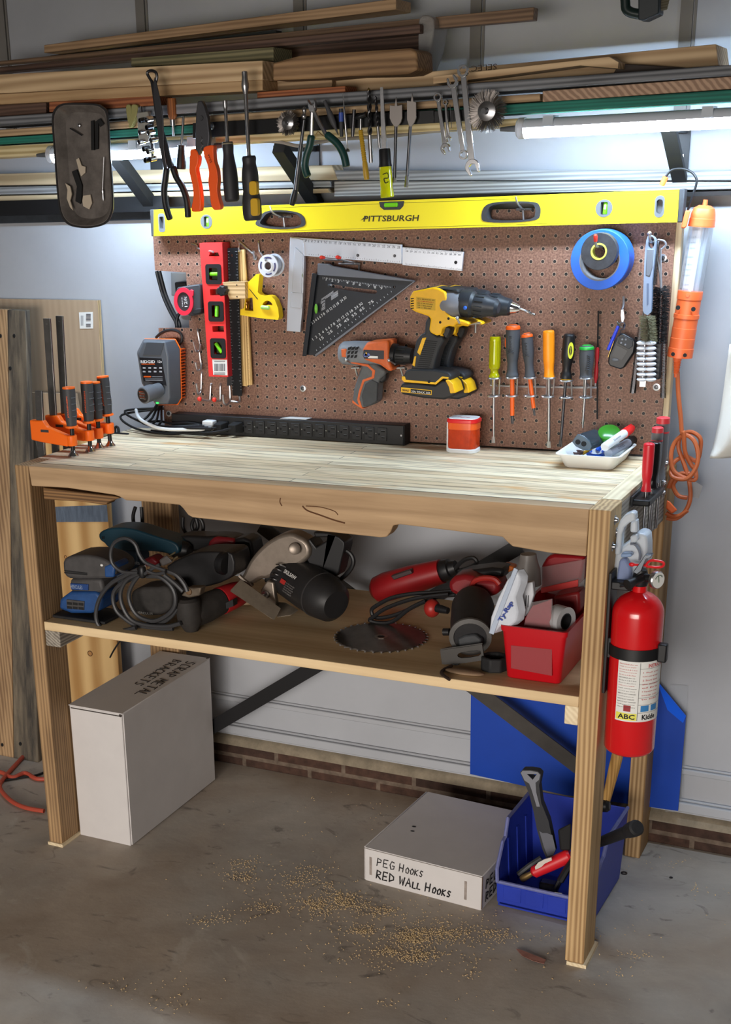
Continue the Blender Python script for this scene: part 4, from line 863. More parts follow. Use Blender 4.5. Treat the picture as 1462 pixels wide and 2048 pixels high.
hdl = sm2(ol('G', [(1030,82),(1062,90),(1070,120),(1060,230),(1050,330),(1046,480),(1010,486),(1003,440),(1008,300),(1015,150)], YB_), 2)
hh = w3('G', 1048, 118, YB_)
link('handle', MB().plate([hdl, disc(hh.x, hh.z, .006, 12, 1, 1.9)], YB_, YB_+.012), mat('handle_bluegrey', (128,142,164), .4), br, bev=.002)
link('handle_grip', PR('G', [(1022,150),(1062,150),(1054,250),(1040,298),(1016,290)], YB_-.001, YB_+.013), mat('handle_grip', (104,108,116), .5), br, bev=.002)
link('handle_slot', PR('G', [(1024,330),(1034,330),(1032,440),(1024,445)], YB_-.0005, YB_+.002), mat('slot_blue', (90,104,130), .5), br)
p = bristles(MB(), w3('G', 1026, 500, YB_), w3('G', 1036, 632, YB_), .017, 46, 0, .0005, 16); link('worn_bristles', p, mat('bristle_olive', (120,118,92), .8), br)
mb = MB()
for i in range(8):
    y0 = 640+i*27
    for s in (-1, 1):
        c = w3('G', 1022+s*22, y0, YB_); mb.ell(c, (.0115, .011, .0046), 10, 6)
link('white_tufts', mb, mat('bristle_white', (214,218,226), .7), br)
link('stem_end', MB().cyl(w3('G', 1014, 640, YB_), w3('G', 1000, 862, YB_), .003).box(*(lambda q: (q.x-.006, q.x+.006, q.y-.003, q.y+.003, q.z-.008, q.z+.006))(w3('G', 1004, 846, YB_))), steel, br)
tb = thing('tube_brush', 'black nylon tube brush, behind the blue-grey handled brush', 'brush', at0('G', 1085, 720, -.045))
link('twisted_stem', MB().tube(sm([w3('G', 1066, 110, -.05), w3('G', 1078, 200, -.046), w3('G', 1098, 360, -.045), w3('G', 1085, 720, -.045)], 5), .0022), zinc, tb)
link('bristles', bristles(MB(), w3('G', 1098, 355, -.045), w3('G', 1080, 640, -.045), .0185, 80, 0, .0009, 16), blkm, tb)
link('holder', MB().box(*(lambda a, b: (a.x, b.x, -.05, -.034, b.z, a.z))(w3('G', 1056, 640, -.045), w3('G', 1092, 828, -.045))), blk, tb, bev=.002)
for i, (tp, bt_, lab) in enumerate((((1072,120), (1108,930), 'long thin steel spiral brush at the right edge of the brush bunch'), ((1080,110), (950,905), 'thin steel spiral brush slanting left behind the white tufts'))):
    sb_ = thing('spiral_brush', lab, 'brush', at0('G', *bt_, -.03)); a = w3('G', *tp, -.04); b = w3('G', *bt_, -.035); m_ = w3('G', 1112 if i == 0 else 1000, 520, -.034)
    P_ = sm([a, m_, b], 10)
    link('twisted_stem', MB().tube(P_, .0015, 6), zinc, sb_)
    mb = MB()
    for k in range(70):
        f = .38+.62*k/70 if i == 0 else .55+.45*k/70; j = min(int(f*(len(P_)-1)), len(P_)-2); q = P_[j].lerp(P_[j+1], f*(len(P_)-1)-j)
        mb.tube([q+Vector((.0058*math.cos(2*PI*s/7), .0058*math.sin(2*PI*s/7), .0003*s)) for s in range(7)], .0007, 4)
    link('bristle_spiral', mb, dsteel, sb_)
mb = MB().tube([w3('h', 935+0, 170, -.05), w3('h', 965, 330, -.05), w3('h', 950, 600, -.05)], .0020)
for i in range(40):
    q = w3('h', 950+(28 if i < 20 else 28)-i*.6, 200+i*10, -.05); mb.tube([q+Vector((.005*math.cos(2*PI*s/7), .005*math.sin(2*PI*s/7), .0003*s)) for s in range(7)], .0008, 4)
t = solo('spring_brush', mb, dsteel, 'coiled steel wire brush between the blue-grey handle and black brush', 'brush')
mb = MB().tube(sm([w3('h', x, y, -.045) for x, y in ((985,180),(1040,190),(1060,225),(1030,260),(1010,300),(1016,610))], 5), .002)
solo('brush_wire', mb, zinc, 'bent steel wire stem looping right of the brush bunch', 'wire')
# ---- tape measure
YT = -.050
tm = thing('tape_measure', 'red and black tape measure at the left edge of the pegboard', 'tape measure', at0('E', 280, 850, YT))
link('case', PR('E', [(185,690),(195,640),(240,632),(290,625),(360,615),(368,640),(372,800),(360,835),(300,850),(260,835),(200,810),(182,760)], YT, -.014), mat('tape_case', (56,58,62), .55), tm, bev=.003)
c = w3('E', 250, 742, YT); ro = .5*(w3('E', 320, 742, YT)-w3('E', 180, 742, YT)).x
link('red_ring', MB().plate([disc(c.x, c.z, ro, 30, 1, 1.22), disc(c.x+.0005, c.z, ro*.68, 26, 1, 1.22)], YT-.004, YT+.002), mat('measure_red', (222,44,66), .4), tm, bev=.001)
link('red_lug', PR('E', [(285,665),(300,655),(316,662),(316,700),(305,705)], YT-.0035, YT+.002), mat('measure_red', (222,44,66)), tm, bev=.001)
link('label', MB().prism(disc(c.x, c.z, ro*.68, 26, 1, 1.22), YT-.0015, YT+.001), mat('measure_label', (56,50,52), .4), tm)
text('lettering', '12ft', Vector((c.x+.010, YT-.0019, c.z-.012)), (-.05, 0, 1), (-1, 0, -.05), .024, .008, inkw, tm)
text('lettering', 'tape', Vector((c.x-.001, YT-.0019, c.z-.012)), (-.05, 0, 1), (-1, 0, -.05), .022, .004, inkw, tm)
link('clip', PR('E', [(225,850),(300,848),(295,880),(240,872)], YT+.012, YT+.016), steel, tm)
link('base', PR('E', [(310,800),(372,790),(372,826),(330,838),(308,835)], YT-.002, YT+.03), rub, tm, bev=.002)
# ---- wall outlet seen in the notch with cables
ob_ = thing('wall_outlet', 'metal outlet box with a black plug on the wall in the pegboard notch', 'outlet', at0('E', 200, 640, YLO-.01))
link('box', PR('E', [(150,530),(275,530),(285,700),(155,700)], YLO-.012, YLO-.0005), mat('outlet_steel', (150,152,152), .5, .4), ob_, bev=.002)
link('plug', PR('E', [(175,600),(262,598),(270,680),(185,690)], YLO-.055, YLO-.012), blk, ob_, bev=.004)
for k, (dx, lab) in enumerate(((0, 'left of two thick black cables running down from the pegboard notch'), (22, 'right of two thick black cables running down from the pegboard notch'))):
    P_ = [w3('E', x+dx, y, .035) for x, y in ((48,520),(70,610),(100,710),(150,820),(188,890),(196,940),(190,1010),(175,1100))]
    solo('power_cable', MB().tube(sm(P_), .0045, 10), blk, lab, 'cable', 'black cables by the notch')
P_ = [w3('E', x, y, .03) for x, y in ((265,800),(215,830),(196,880),(200,940))]
solo('power_cable', MB().tube(sm(P_), .004, 10), blk, 'short black cable curving left from under the tape measure', 'cable', 'black cables by the notch')
# ---- charger with 12 V pack
YC = -.075
ch = thing('battery_charger', 'grey and orange battery charger hung on the left edge of the pegboard', 'charger', at0('D', 1130, 1360, YC))
fro = ol('D', [(1015,985),(1050,870),(1195,875),(1215,990),(1228,1300),(1215,1352),(1140,1352),(1060,1230),(1040,1190)], YC)
bak = ol('D', [(1000,970),(1050,868),(1290,872),(1318,935),(1335,1300),(1300,1345),(1130,1350),(1050,1230),(1030,1190)], -.012)
link('front_shell', MB().hexa([Vector((x, YC, z)) for x, z in ol('D', [(1012,985),(1050,890),(1205,890),(1228,1000),(1240,1300),(1225,1345),(1150,1345),(1045,1190)], YC)], [Vector((x, -.030, z)) for x, z in ol('D', [(1000,965),(1050,868),(1280,872),(1318,940),(1328,1300),(1300,1348),(1140,1352),(1035,1190)], -.030)]), mat('charger_grey', (86,90,96), .42), ch, bev=.0035, seg=3)
link('orange_body', MB().hexa([Vector((x, -.030, z)) for x, z in ol('D', [(1055,866),(1285,868),(1322,936),(1332,1302),(1304,1352),(1140,1354),(1035,1190)], -.030)], [Vector((x, -.004, z)) for x, z in ol('D', [(1055,866),(1280,868),(1310,936),(1320,1302),(1290,1352),(1140,1354),(1035,1190)], -.004)]), mat('charger_orange', (244,110,26), .42), ch, bev=.002)
mb = MB()
for i in range(17):
    a = w3('D', 1322, 945+i*22, -.020); mb.box(a.x-.002, a.x+.006, -.028, -.008, a.z-.0016, a.z+.0016)
link('cooling_fin', mb, mat('charger_orange_d', (226,92,20), .45), ch)
link('recess', PR('D', [(1072,895),(1200,900),(1172,988),(1045,985)], YC-.0008, YC+.001), mat('charger_dark', (68,72,78), .4), ch)
lb = link('label_panel', PR('D', [(1018,1005),(1180,1012),(1216,1212),(1085,1180),(1050,1180)], YC-.001, YC+.001), mat('panel_black', (24,25,29), .35), ch)
txt('lettering', 'RIDGID', 'D', (1030,1047), (1135,1047), (1030,1025), YC-.0012, inkw, lb, bold=.03)
txt('lettering', '12v', 'D', (1155,1045), (1186,1045), (1155,1026), YC-.0012, inkw, lb, bold=.02)
mb = MB(); mo = MB()
for j, (v, n) in enumerate(((1075, 4), (1102, 4))):
    for i in range(n): mb.prism(ol('D', [(1046+i*40, v), (1066+i*40, v+1), (1066+i*40, v+12), (1046+i*40, v+11)], YC), YC-.0014, YC-.001)
for q in ((1052,1140,1105,1150),(1036,1050,1134,1056)): mo.prism(ol('D', [(q[0], q[1]), (q[2], q[1]), (q[2], q[3]), (q[0], q[3])], YC), YC-.0014, YC-.001)
for q in ((1062,1160,1190,1163),(1066,1170,1190,1173),(1110,1144,1190,1147)): mb.prism(ol('D', [(q[0], q[1]), (q[2], q[1]), (q[2], q[3]), (q[0], q[3])], YC), YC-.0014, YC-.001)
link('symbol', mb, mat('print_grey', (168,170,176)), lb); link('stripe', mo, orng, lb)
link('status_lamp', MB().ell(w3('D', 1150, 1338, YC-.001), (.004, .002, .002)), mat('led_green', (60,255,90), .3, emit=(40,255,80), estr=2.5), ch)
link('carry_cord', MB().tube(sm([w3('D', x, y, -.010) for x, y in ((1140,860),(1180,825),(1240,805),(1300,815),(1330,850),(1325,890),(1300,920))]), .0035, 8), blk, ch)
bp = thing('battery_pack', 'small round grey battery pack plugged into the charger', 'battery', at0('D', 1050, 1355, YC-.05))
c = w3('D', 1045, 1284, YC-.058); e = w3('D', 1165, 1240, YC-.002)
link('barrel', MB().lathe(c, e-c, [(0, .0185), (.002, .0205), (.03, .0200), (.040, .0175), ((e-c).length, .0165)], 28), mat('pack_grey', (94,96,100), .5), bp, ang=30)
link('end_label', MB().lathe(c-(e-c).normalized()*.0006, e-c, [(0, .0165), (.0006, .0170)], 28), mat('pack_label', (40,38,38), .4), bp)
ax = (e-c).normalized(); sx_ = Vector((0, 0, 1)).cross(ax)*-1
xd = ax.cross(Vector((0, 0, 1))).normalized(); ud = xd.cross(ax)
for i in range(6): text('lettering', 'lithium ion pack'[:9+i], c-ax*.0008+xd*-.010+ud*(.009-i*.0035), xd, ud, .016+.001*(i % 3), .0022, (inkw if i % 2 else mat('print_orange', (230,110,50), .5)), bp)
q = c+(e-c)*.62+Vector((.004, -.013, .006)); link('release_tab', MB().ell(q, (.012, .008, .007)), orng, bp)
# ---- drills
YD = -.150
def dewalt(lab, y, off):
    """yellow and black drill: outline read at depth y, shifted by off px"""
    s = thing('cordless_drill', lab, 'drill', at0('F', 900+off[0], 1190+off[1], y), 'yellow cordless drills')
    Q = lambda pts: [(a+off[0], b+off[1]) for a, b in pts]
    hw = .032
    yl = mat('drill_yellow', (248,190,22), .42, noise=.10, nscale=30); bk = mat('drill_black', (40,42,45), .55); gx = mat('gearbox_grey', (118,120,126), .45)
    body = Q([(862,510),(880,475),(960,458),(1010,448),(1050,455),(1095,480),(1110,530),(1100,610),(1130,640),(1250,680),(1255,700),(1170,690),(1155,712),(1120,705),(1078,720),(1070,760),(1040,770),(1000,750),(990,730),(1000,660),(985,640),(900,612),(864,590)])
    link('housing', PR('F', body, y-hw, y+hw), yl, s, bev=.008, seg=3)
    link('top_grip', PR('F', Q([(900,470),(960,452),(1010,446),(1180,460),(1190,490),(1080,470),(960,480),(905,490)]), y-hw*.7, y+hw*.7), bk, s, bev=.004)
    g0 = w3('F', *Q([(1085,560)])[0], y); g1 = w3('F', *Q([(1215,560)])[0], y)
    link('gearbox', MB().lathe(g0, g1-g0, [(0, .031), (.010, .034), (.030, .034), ((g1-g0).length, .028)], 28, sy=.95), gx, s, ang=30)
    c0 = w3('F', *Q([(1205,548)])[0], y); ax = w3('F', *Q([(1455,585)])[0], y)-c0; L = ax.length
    link('chuck', MB().lathe(c0, ax, [(0, .027), (.012, .0285), (.024, .0275), (.030, .023), (.052, .0235), (.060, .0200), (L*.92, .0175), (L, .011)], 28), mat('chuck_black', (44,47,52), .45), s, ang=25)
    mb = MB()
    a_, b_, c_ = frame(ax)
    for i in range(14):
        q = 2*PI*i/14; d = (a_*math.cos(q)+b_*math.sin(q)); mb.tube([c0+ax.normalized()*.034+d*.0235, c0+ax.normalized()*.052+d*.0238], .0012, 5)
    link('chuck_rib', mb, bk, s)
    link('clutch_mark', MB().ell(c0+ax.normalized()*.018-Vector((.0, .0275, .006)), (.004, .002, .004)), mat('mark_blue', (50,110,220), .4), s)
    hz = Q([(985,640),(1005,655),(1000,745),(1045,772),(1080,770),(1090,800),(1055,860),(1030,940),(1020,1000),(870,1000),(880,940),(885,880),(905,800),(935,760),(960,750),(965,680)])
    link('handle', PR('F', hz, y-hw*.62, y+hw*.62), bk, s, bev=.007, seg=3)
    link('grip_panel', PR('F', Q([(945,785),(972,780),(930,900),(910,880)]), y-hw*.62-.0012, y-hw*.5), yl, s, bev=.001)
    link('grip_panel', PR('F', Q([(893,905),(905,905),(895,975),(878,965)]), y-hw*.62-.0012, y-hw*.5), yl, s, bev=.001)
    mb = MB()
    for i in range(14): mb.prism(ol('F', Q([(965-i*4,800+i*13),(1045-i*4,806+i*13),(1044-i*4,811+i*13),(964-i*4,805+i*13)]), y-hw*.62), y-hw*.62-.0011, y-hw*.5)
    link('grip_ridges', mb, mat('grip_line', (24,25,27), .7), s)
    link('trigger', PR('F', Q([(1082,705),(1120,705),(1140,720),(1128,760),(1112,790),(1090,790),(1075,755)]), y-hw*.4, y+hw*.4), blk, s, bev=.004)
    link('trigger_guard', PR('F', Q([(1064,700),(1082,702),(1076,755),(1092,792),(1080,796),(1060,765)]), y-hw*.5, y+hw*.5), yl, s, bev=.002)
    link('shoe', PR('F', Q([(835,1000),(870,990),(1020,995),(1080,1005),(1120,1015),(1140,1040),(1130,1070),(1075,1060),(1040,1090),(830,1075),(812,1050)]), y-hw*.95, y+hw*.95), bk, s, bev=.004, seg=3)
    link('shoe_trim', PR('F', Q([(808,1040),(830,1040),(835,1062),(1030,1080),(1075,1040),(1120,1045),(1118,1056),(1082,1054),(1036,1094),(825,1078),(808,1062)]), y-hw*.98, y+hw*.98), yl, s, bev=.001)
    b = link('battery', PR('F', Q([(796,1110),(812,1082),(880,1080),(1030,1096),(1075,1068),(1120,1062),(1150,1090),(1168,1150),(1150,1175),(1090,1195),(960,1186),(812,1160),(796,1140)]), y-hw*1.0, y+hw*1.0), blk, s, bev=.006, seg=3)
    link('battery_latch', PR('F', Q([(1096,1066),(1118,1060),(1150,1090),(1168,1150),(1130,1155),(1120,1110)]), y-hw*1.02, y+hw*.6), yl, b, bev=.002)
    lbq = Q([(806,1116),(866,1120),(866,1146),(806,1140)])
    link('battery_label', PR('F', Q([(804,1112),(1008,1132),(1006,1164),(804,1144)]), y-hw*1.0-.001, y-hw*.9), yl, b, bev=.0005)
    link('label_black', PR('F', Q([(868,1122),(1004,1136),(1002,1160),(868,1148)]), y-hw*1.0-.0014, y-hw*.95), ink, b)
    txt('lettering', 'DEWALT', 'F', Q([(812,1138)])[0], Q([(860,1142)])[0], Q([(812,1124)])[0], y-hw-.0012, ink, b, bold=.03)
    txt('lettering', '20v MAX XR', 'F', Q([(872,1146)])[0], Q([(1000,1158)])[0], Q([(872,1131)])[0], y-hw-.0016, inkw, b, bold=.015)
    link('rating_plate', PR('F', Q([(905,510),(1035,525),(1032,602),(905,590)]), y-hw-.0006, y-hw+.002), mat('plate_dull', (206,164,30), .5), s)
    for i in range(5): txt('lettering', 'XR LI BRUSHLESS 20V'[:19-i*2], 'F', Q([(912,527+i*14)])[0], Q([(1028-i*6,538+i*14)])[0], Q([(912,519+i*14)])[0], y-hw-.0008, (inkr if i == 1 else ink), s)
    for i in range(5): link('vent', PR('F', Q([(868,520+i*16),(888,518+i*16),(890,524+i*16),(870,528+i*16)]), y-hw*1.0-.0005, y-hw*.8), blkm, s)
    for q in ((1120,655),(1065,680),(990,1075)): link('screw', MB().lathe(w3('F', *Q([q])[0], y-hw*.99), (0, -1, 0), [(0, .003), (.0008, .0026)], 10), blkm, s)
    return s, c0, ax
d1, c0, ax = dewalt('yellow and black cordless drill nearest the viewer on the pegboard', -.128, (0, 0))
d2, c1, ax2 = dewalt('yellow and black cordless drill partly hidden behind its twin', -.045, (92, -2))
n0 = c1+ax2; un = ax2.normalized()
link('chuck_nose', MB().lathe(n0-un*.006, ax2, [(0, .014), (.006, .0125), (.014, .010), (.022, .006)], 20), chrome, d2)
bt0 = n0+un*.016; bd = w3('G', 442, 494, bt0.y)-bt0
db = thing('twist_drill', 'bright twist drill bit held in the rear yellow drill', 'drill bit', bt0)
link('shank', MB().cyl(bt0, bt0+bd*.35, .0028), steel, db)
mb = MB(); a_, b_, _ = frame(bd)
for s in (0, PI): mb.tube([bt0+bd*(.33+.67*i/40)+(a_*math.cos(s+i*.75)+b_*math.sin(s+i*.75))*.0018*(1-.4*(i/40)) for i in range(41)], .0015, 6)
link('flutes', mb, steel, db)
for q in ((1300,690),(1180,665)):
    p = w3('F', *q, -.09); t = thing('peg_hook', ('T shaped wire hook under the nose of the yellow drills' if q[0] == 1300 else 'wire hook tip beside the gearbox of the yellow drill'), 'hook', p, 'wire peg hooks')
    if q[0] == 1300: link('wire', MB().tube([w3('F', 1265, 690, -.09), w3('F', 1330, 684, -.09)], .0024).tube([p, w3('F', 1298, 748, -.085)], .0024).tube([p, Vector((p.x, .003, p.z))], .0024), zinc, t)
    else: link('wire', MB().tube([w3('F', 1178, 652, -.165), w3('F', 1190, 682, -.16), Vector((w3('F', 1190, 682, -.16).x, .003, w3('F', 1190, 682, -.16).z))], .0026).ell(w3('F', 1178, 652, -.165), (.004, .004, .004), 8, 6), zinc, t)
# orange drill
def ridgid(y):
    s = thing('cordless_drill', 'small orange and grey cordless drill left of the yellow drills', 'drill', at0('F', 560, 1250, y))
    hw = .027; og = mat('drill_orange', (226,108,50), .5, noise=.25, nscale=26); gy = mat('drill_grey', (128,132,138), .5, noise=.2, nscale=30); dk = mat('drill_charcoal', (64,66,68), .6, noise=.25, nscale=40); gr = mat('drill_gripgrey', (98,100,102), .6, noise=.25, nscale=40)
    a = w3('F', 400, 882, y); b = w3('F', 725, 890, y); L = (b-a).length
    link('motor_housing', MB().lathe(a, b-a, [(0, .014), (.003, .021), (.010, .026), (L*.3, .0275), (L*.55, .0275), (L*.9, .0260), (L, .0235)], 28, sy=.98), gy, s, ang=30)
    link('orange_shell', PR('F', [(545,860),(575,812),(720,800),(722,940),(750,1000),(720,1008),(660,962),(600,945),(555,930)], y-hw*1.02, y+hw*1.02), og, s, bev=.007, seg=3)
    link('label_plate', PR('F', [(556,862),(690,868),(690,926),(560,922),(550,900)], y-hw*1.02-.0008, y-hw*.9), mat('plate_dark', (46,46,52), .4), s)
    link('label_patch', PR('F', [(585,902),(650,905),(650,920),(585,918)], y-hw*1.02-.0012, y-hw*.95), paper, s)
    link('label_mark', MB().prism(disc(w3('F', 600, 888, y).x, w3('F', 600, 888, y).z, .004), y-hw*1.02-.0012, y-hw).prism(disc(w3('F', 620, 888, y).x, w3('F', 620, 888, y).z, .004), y-hw*1.02-.0012, y-hw), mat('mark_bluegrey', (96,112,180), .4), s)
    link('label_warning', PR('F', [(572,876),(585,902),(560,902)], y-hw*1.02-.0012, y-hw), mat('warn_yellow', (230,180,60), .5), s)
    for i in range(3):
        for j in range(3): link('vent', PR('F', [(452+j*24-i*2,848+i*26),(470+j*24-i*2,842+i*26),(464+j*24-i*2,862+i*26),(448+j*24-i*2,866+i*26)], y-hw-.0014, y-hw*.8), blkm, s)
    link('rear_patch', PR('F', [(404,858),(440,856),(442,914),(408,912)], y-hw*1.0, y-hw*.3), og, s, bev=.002)
    c0 = w3('F', 722, 892, y); c1 = w3('F', 880, 905, y)
    link('chuck', MB().lathe(c0, c1-c0, [(0, .0235), (.010, .0245), (.020, .0240), (.0215, .0195), (.040, .0190), ((c1-c0).length, .0165)], 26), blk, s, ang=25)
    mb = MB(); a_, b_, _ = frame(c1-c0); u = (c1-c0).normalized()
    for i in range(16):
        q = 2*PI*i/16; d = a_*math.cos(q)+b_*math.sin(q); mb.tube([c0+u*.023+d*.0195, c0+u*.042+d*.0190], .0011, 5)
    link('chuck_rib', mb, blkm, s)
    link('handle', PR('F', [(540,960),(620,950),(700,1000),(695,1030),(660,1060),(648,1090),(640,1210),(600,1235),(545,1250),(500,1235),(478,1200),(490,1120),(520,1030)], y-hw*.72, y+hw*.72), gr, s, bev=.008, seg=3)
    link('handle_stripe', PR('F', [(470,940),(585,960),(632,1000),(625,1052),(560,1075),(535,1150),(528,1190),(545,1245),(530,1248),(512,1195),(522,1140),(548,1062),(608,1040),(612,1006),(580,976),(470,952)], y-hw*.76, y-hw*.5), og, s, bev=.001)
    link('handle_base', PR('F', [(480,1195),(545,1245),(560,1252),(540,1255),(478,1215)], y-hw*.73, y+hw*.73), og, s, bev=.002)
    link('rubber_grip', PR('F', [(565,1090),(610,1060),(648,1080),(642,1205),(600,1232),(552,1240),(540,1170)], y-hw*.78, y-hw*.5), dk, s, bev=.002)
    link('trigger', PR('F', [(652,1010),(700,1005),(708,1030),(700,1065),(675,1088),(650,1075)], y-hw*.42, y+hw*.42), blk, s, bev=.004)
    return s
ridgid(-.060)
for q, lab in (((500,985), 'left'), ((800,985), 'right')):
    p = w3('F', *q, -.058); t = thing('peg_hook', 'T shaped wire hook under the %s end of the orange drill' % ('rear' if lab == 'left' else 'chuck'), 'hook', p, 'wire peg hooks')
    link('wire', MB().tube([w3('F', q[0]-25, q[1]-2, -.058), w3('F', q[0]+30, q[1]-4, -.058)], .0024).tube([p, w3('F', q[0]+16, q[1]+50, -.05)], .0024).tube([p, Vector((p.x, .003, p.z))], .0024), zinc, t)
for q in ((440,930),(725,932)):
    p = w3('F', *q, -.093); t = thing('peg_hook', 'wire hook tip holding the orange drill at its %s' % ('back' if q[0] == 440 else 'front'), 'hook', p, 'wire peg hooks')
    link('wire', MB().ell(p, (.004, .004, .004), 10, 6).tube([p, p+Vector((.004, .02, -.010)), Vector((p.x+.004, .003, p.z-.010))], .0024), zinc, t)
# ---- power strip on the bench against the board
ps = thing('power_strip', 'long black twelve-outlet power strip along the back of the bench', 'power strip', (.1, -.02, ZT))
e1 = w3('F', 818, 1385, -.038); e0_ = w3('p', 190, 880, -.038)
zt = ZT+.046
link('body', MB().box(e0_.x, e1.x, -.036, -.001, ZT+.001, zt), blk, ps, bev=.0015)
link('end_plate', MB().box(e1.x, e1.x+.003, -.037, -.001, ZT, zt+.001), blkm, ps, bev=.001)
ocs = [(903,1000),(1020,1005),(1136,1010),(1254,1014),(1373,1018)]
pitch = None
x0 = w3('p', 903, 1000, -.036).x; x1 = w3('q', 935, 1050, -.036).x; stp = (x1-x0)/11
for i in range(12):
    x = x0+i*stp; z = ZT+.024
    f = link('outlet', MB().box(x-.0115, x+.0115, -.0385, -.036, z-.015, z+.015), mat('outlet_black', (34,34,36), .4), ps, bev=.0008)
    link('socket_slots', MB().box(x-.002, x+.0075, -.0390, -.0384, z+.0055, z+.0085).box(x-.001, x+.0065, -.0390, -.0384, z-.0085, z-.006).prism(disc(x-.0072, z, .0026, 10), -.0390, -.0384), mat('slot_black', (6,6,6), .8), f)
    link('slot_rim', MB().box(x-.002, x+.0075, -.0389, -.0385, z+.0086, z+.0092).box(x-.001, x+.0065, -.0389, -.0385, z-.0059, z-.0054), mat('slot_rim', (120,122,126), .5), f)
    link('screw', MB().lathe((x-stp/2, -.036, z+.001), (0, -1, 0), [(0, .0016), (.0006, .0012)], 8), steel, ps)
link('screw', MB().lathe(w3('F', 806, 1432, -.036), (0, -1, 0), [(0, .003), (.001, .0024)], 10), steel, ps)
solo('torn_paper', MB().hexa([Vector((w3('q', 20, 915, -.02).x, -.03, zt+.0008)), Vector((w3('q', 255, 912, -.02).x, -.03, zt+.0008)), Vector((w3('q', 270, 912, -.02).x, -.006, zt+.0012)), Vector((w3('q', 70, 912, -.02).x, -.006, zt+.0012))], [Vector((w3('q', 20, 915, -.02).x, -.03, zt+.0016)), Vector((w3('q', 255, 912, -.02).x, -.03, zt+.0016)), Vector((w3('q', 270, 912, -.02).x, -.006, zt+.002)), Vector((w3('q', 70, 912, -.02).x, -.006, zt+.002))]), paper, 'torn white paper label lying on top of the power strip', 'paper')
# plugs, cables at the left end
for i, (x, y, lab) in enumerate(((640,985,'left of the two black plugs in the power strip'), (772,992,'right of the two black plugs in the power strip'))):
    p = w3('p', x, y, -.06); t = thing('power_plug', lab, 'plug', (p.x, -.06, p.z-.015), 'plugs in the power strip')
    link('plug_body', MB().hexa([Vector((p.x-.013, -.0392, p.z-.013)), Vector((p.x+.013, -.0392, p.z-.013)), Vector((p.x+.013, -.0392, p.z+.013)), Vector((p.x-.013, -.0392, p.z+.013))], [Vector((p.x-.016, -.064, p.z-.009)), Vector((p.x+.004, -.064, p.z-.009)), Vector((p.x+.004, -.064, p.z+.009)), Vector((p.x-.016, -.064, p.z+.009))]), blkm, t, bev=.002)
    link('cord', MB().tube(sm([Vector((p.x-.008, -.062, p.z)), Vector((p.x-.05, -.085, p.z-.008)), Vector((p.x-.14, -.09, ZT+.006+i*.005)), Vector((p.x-.24, -.07, ZT+.012+i*.01)), Vector((p.x-.30-.03*i, -.03, ZT+.035+.01*i)), Vector((-.335-i*.01, .01, ZT+.05))]), .003, 8), blk, t)
p = w3('p', 540, 965, -.055)
t = thing('power_plug', 'white plug of the white cord in the power strip', 'plug', (p.x, -.05, p.z-.01), 'plugs in the power strip')
link('plug_body', MB().box(p.x-.016, p.x+.013, -.062, -.0375, p.z-.011, p.z+.012), whit, t, bev=.003)
link('cord', MB().tube(sm([Vector((p.x-.004, -.060, p.z-.006)), w3('p', 470, 1000, -.085), w3('p', 300, 1002, -.095), w3('p', 150, 998, -.10), w3('p', 40, 975, -.10), w3('f', 280, 838, -.08), w3('f', 272, 820, -.02)]), .0042, 8), whit, t)
mb = MB()
for i in range(4):
    mb.tube(sm([w3('f', 322+i*5, 790, -.045+i*.004), w3('f', 312+i*4, 812, -.03+.008*i), w3('f', 296+i*9, 832+i*3, -.035-.01*i), w3('f', 285+i*12, 846+i*2, -.06), w3('f', 330+i*14, 853+i, -.07-.008*i), w3('f', 400+i*8, 851+i*2, -.068-.008*i)]), .003, 8)
solo('cable_bundle', mb, blk, 'bundle of black cords spilling from the charger onto the bench', 'cables')
mb = MB().tube(sm([w3('p', x, y, -.05) for x, y in ((0,930),(90,925),(200,945),(330,940),(440,955),(590,990))]), .003, 8).tube(sm([w3('p', x, y, -.055) for x, y in ((10,1010),(150,1030),(330,1040),(520,1045),(640,1010),(760,990))]), .0028, 8)
solo('loose_cord', mb, blk, 'two loose black cords lying along the left end of the power strip', 'cord')
# ================================================================== tools hanging on the magnetic strip
YM = -.205
ms = thing('magnetic_strip', 'long black magnetic tool strip along the rack front', 'tool strip', at0('f', 640, 255, YM))
a0, a1, b1, b0 = [w3('f', *q, YM) for q in ((385,246),(868,220),(868,246),(385,277))]
link('bar', MB().hexa([a0, a1, b1, b0], [p+Vector((0, .014, 0)) for p in (a0, a1, b1, b0)]), mat('strip_black', (18,18,20), .3), ms, bev=.001)
a0, a1, b1, b0 = [w3('f', *q, YM) for q in ((868,222),(950,218),(950,240),(868,246))]
link('bar', MB().hexa([a0, a1, b1, b0], [p+Vector((0, .014, 0)) for p in (a0, a1, b1, b0)]), mat('strip_black', (18,18,20)), ms, bev=.001)
c = w3('A', 1238, 738, YM); link('strip_screw', MB().lathe(c, (0, -1, 0), [(0, .0075), (.003, .007), (.004, .004), (.003, .003)], 12), steel, ms)
YO = -.216
GT = 'tools on the magnetic strip'
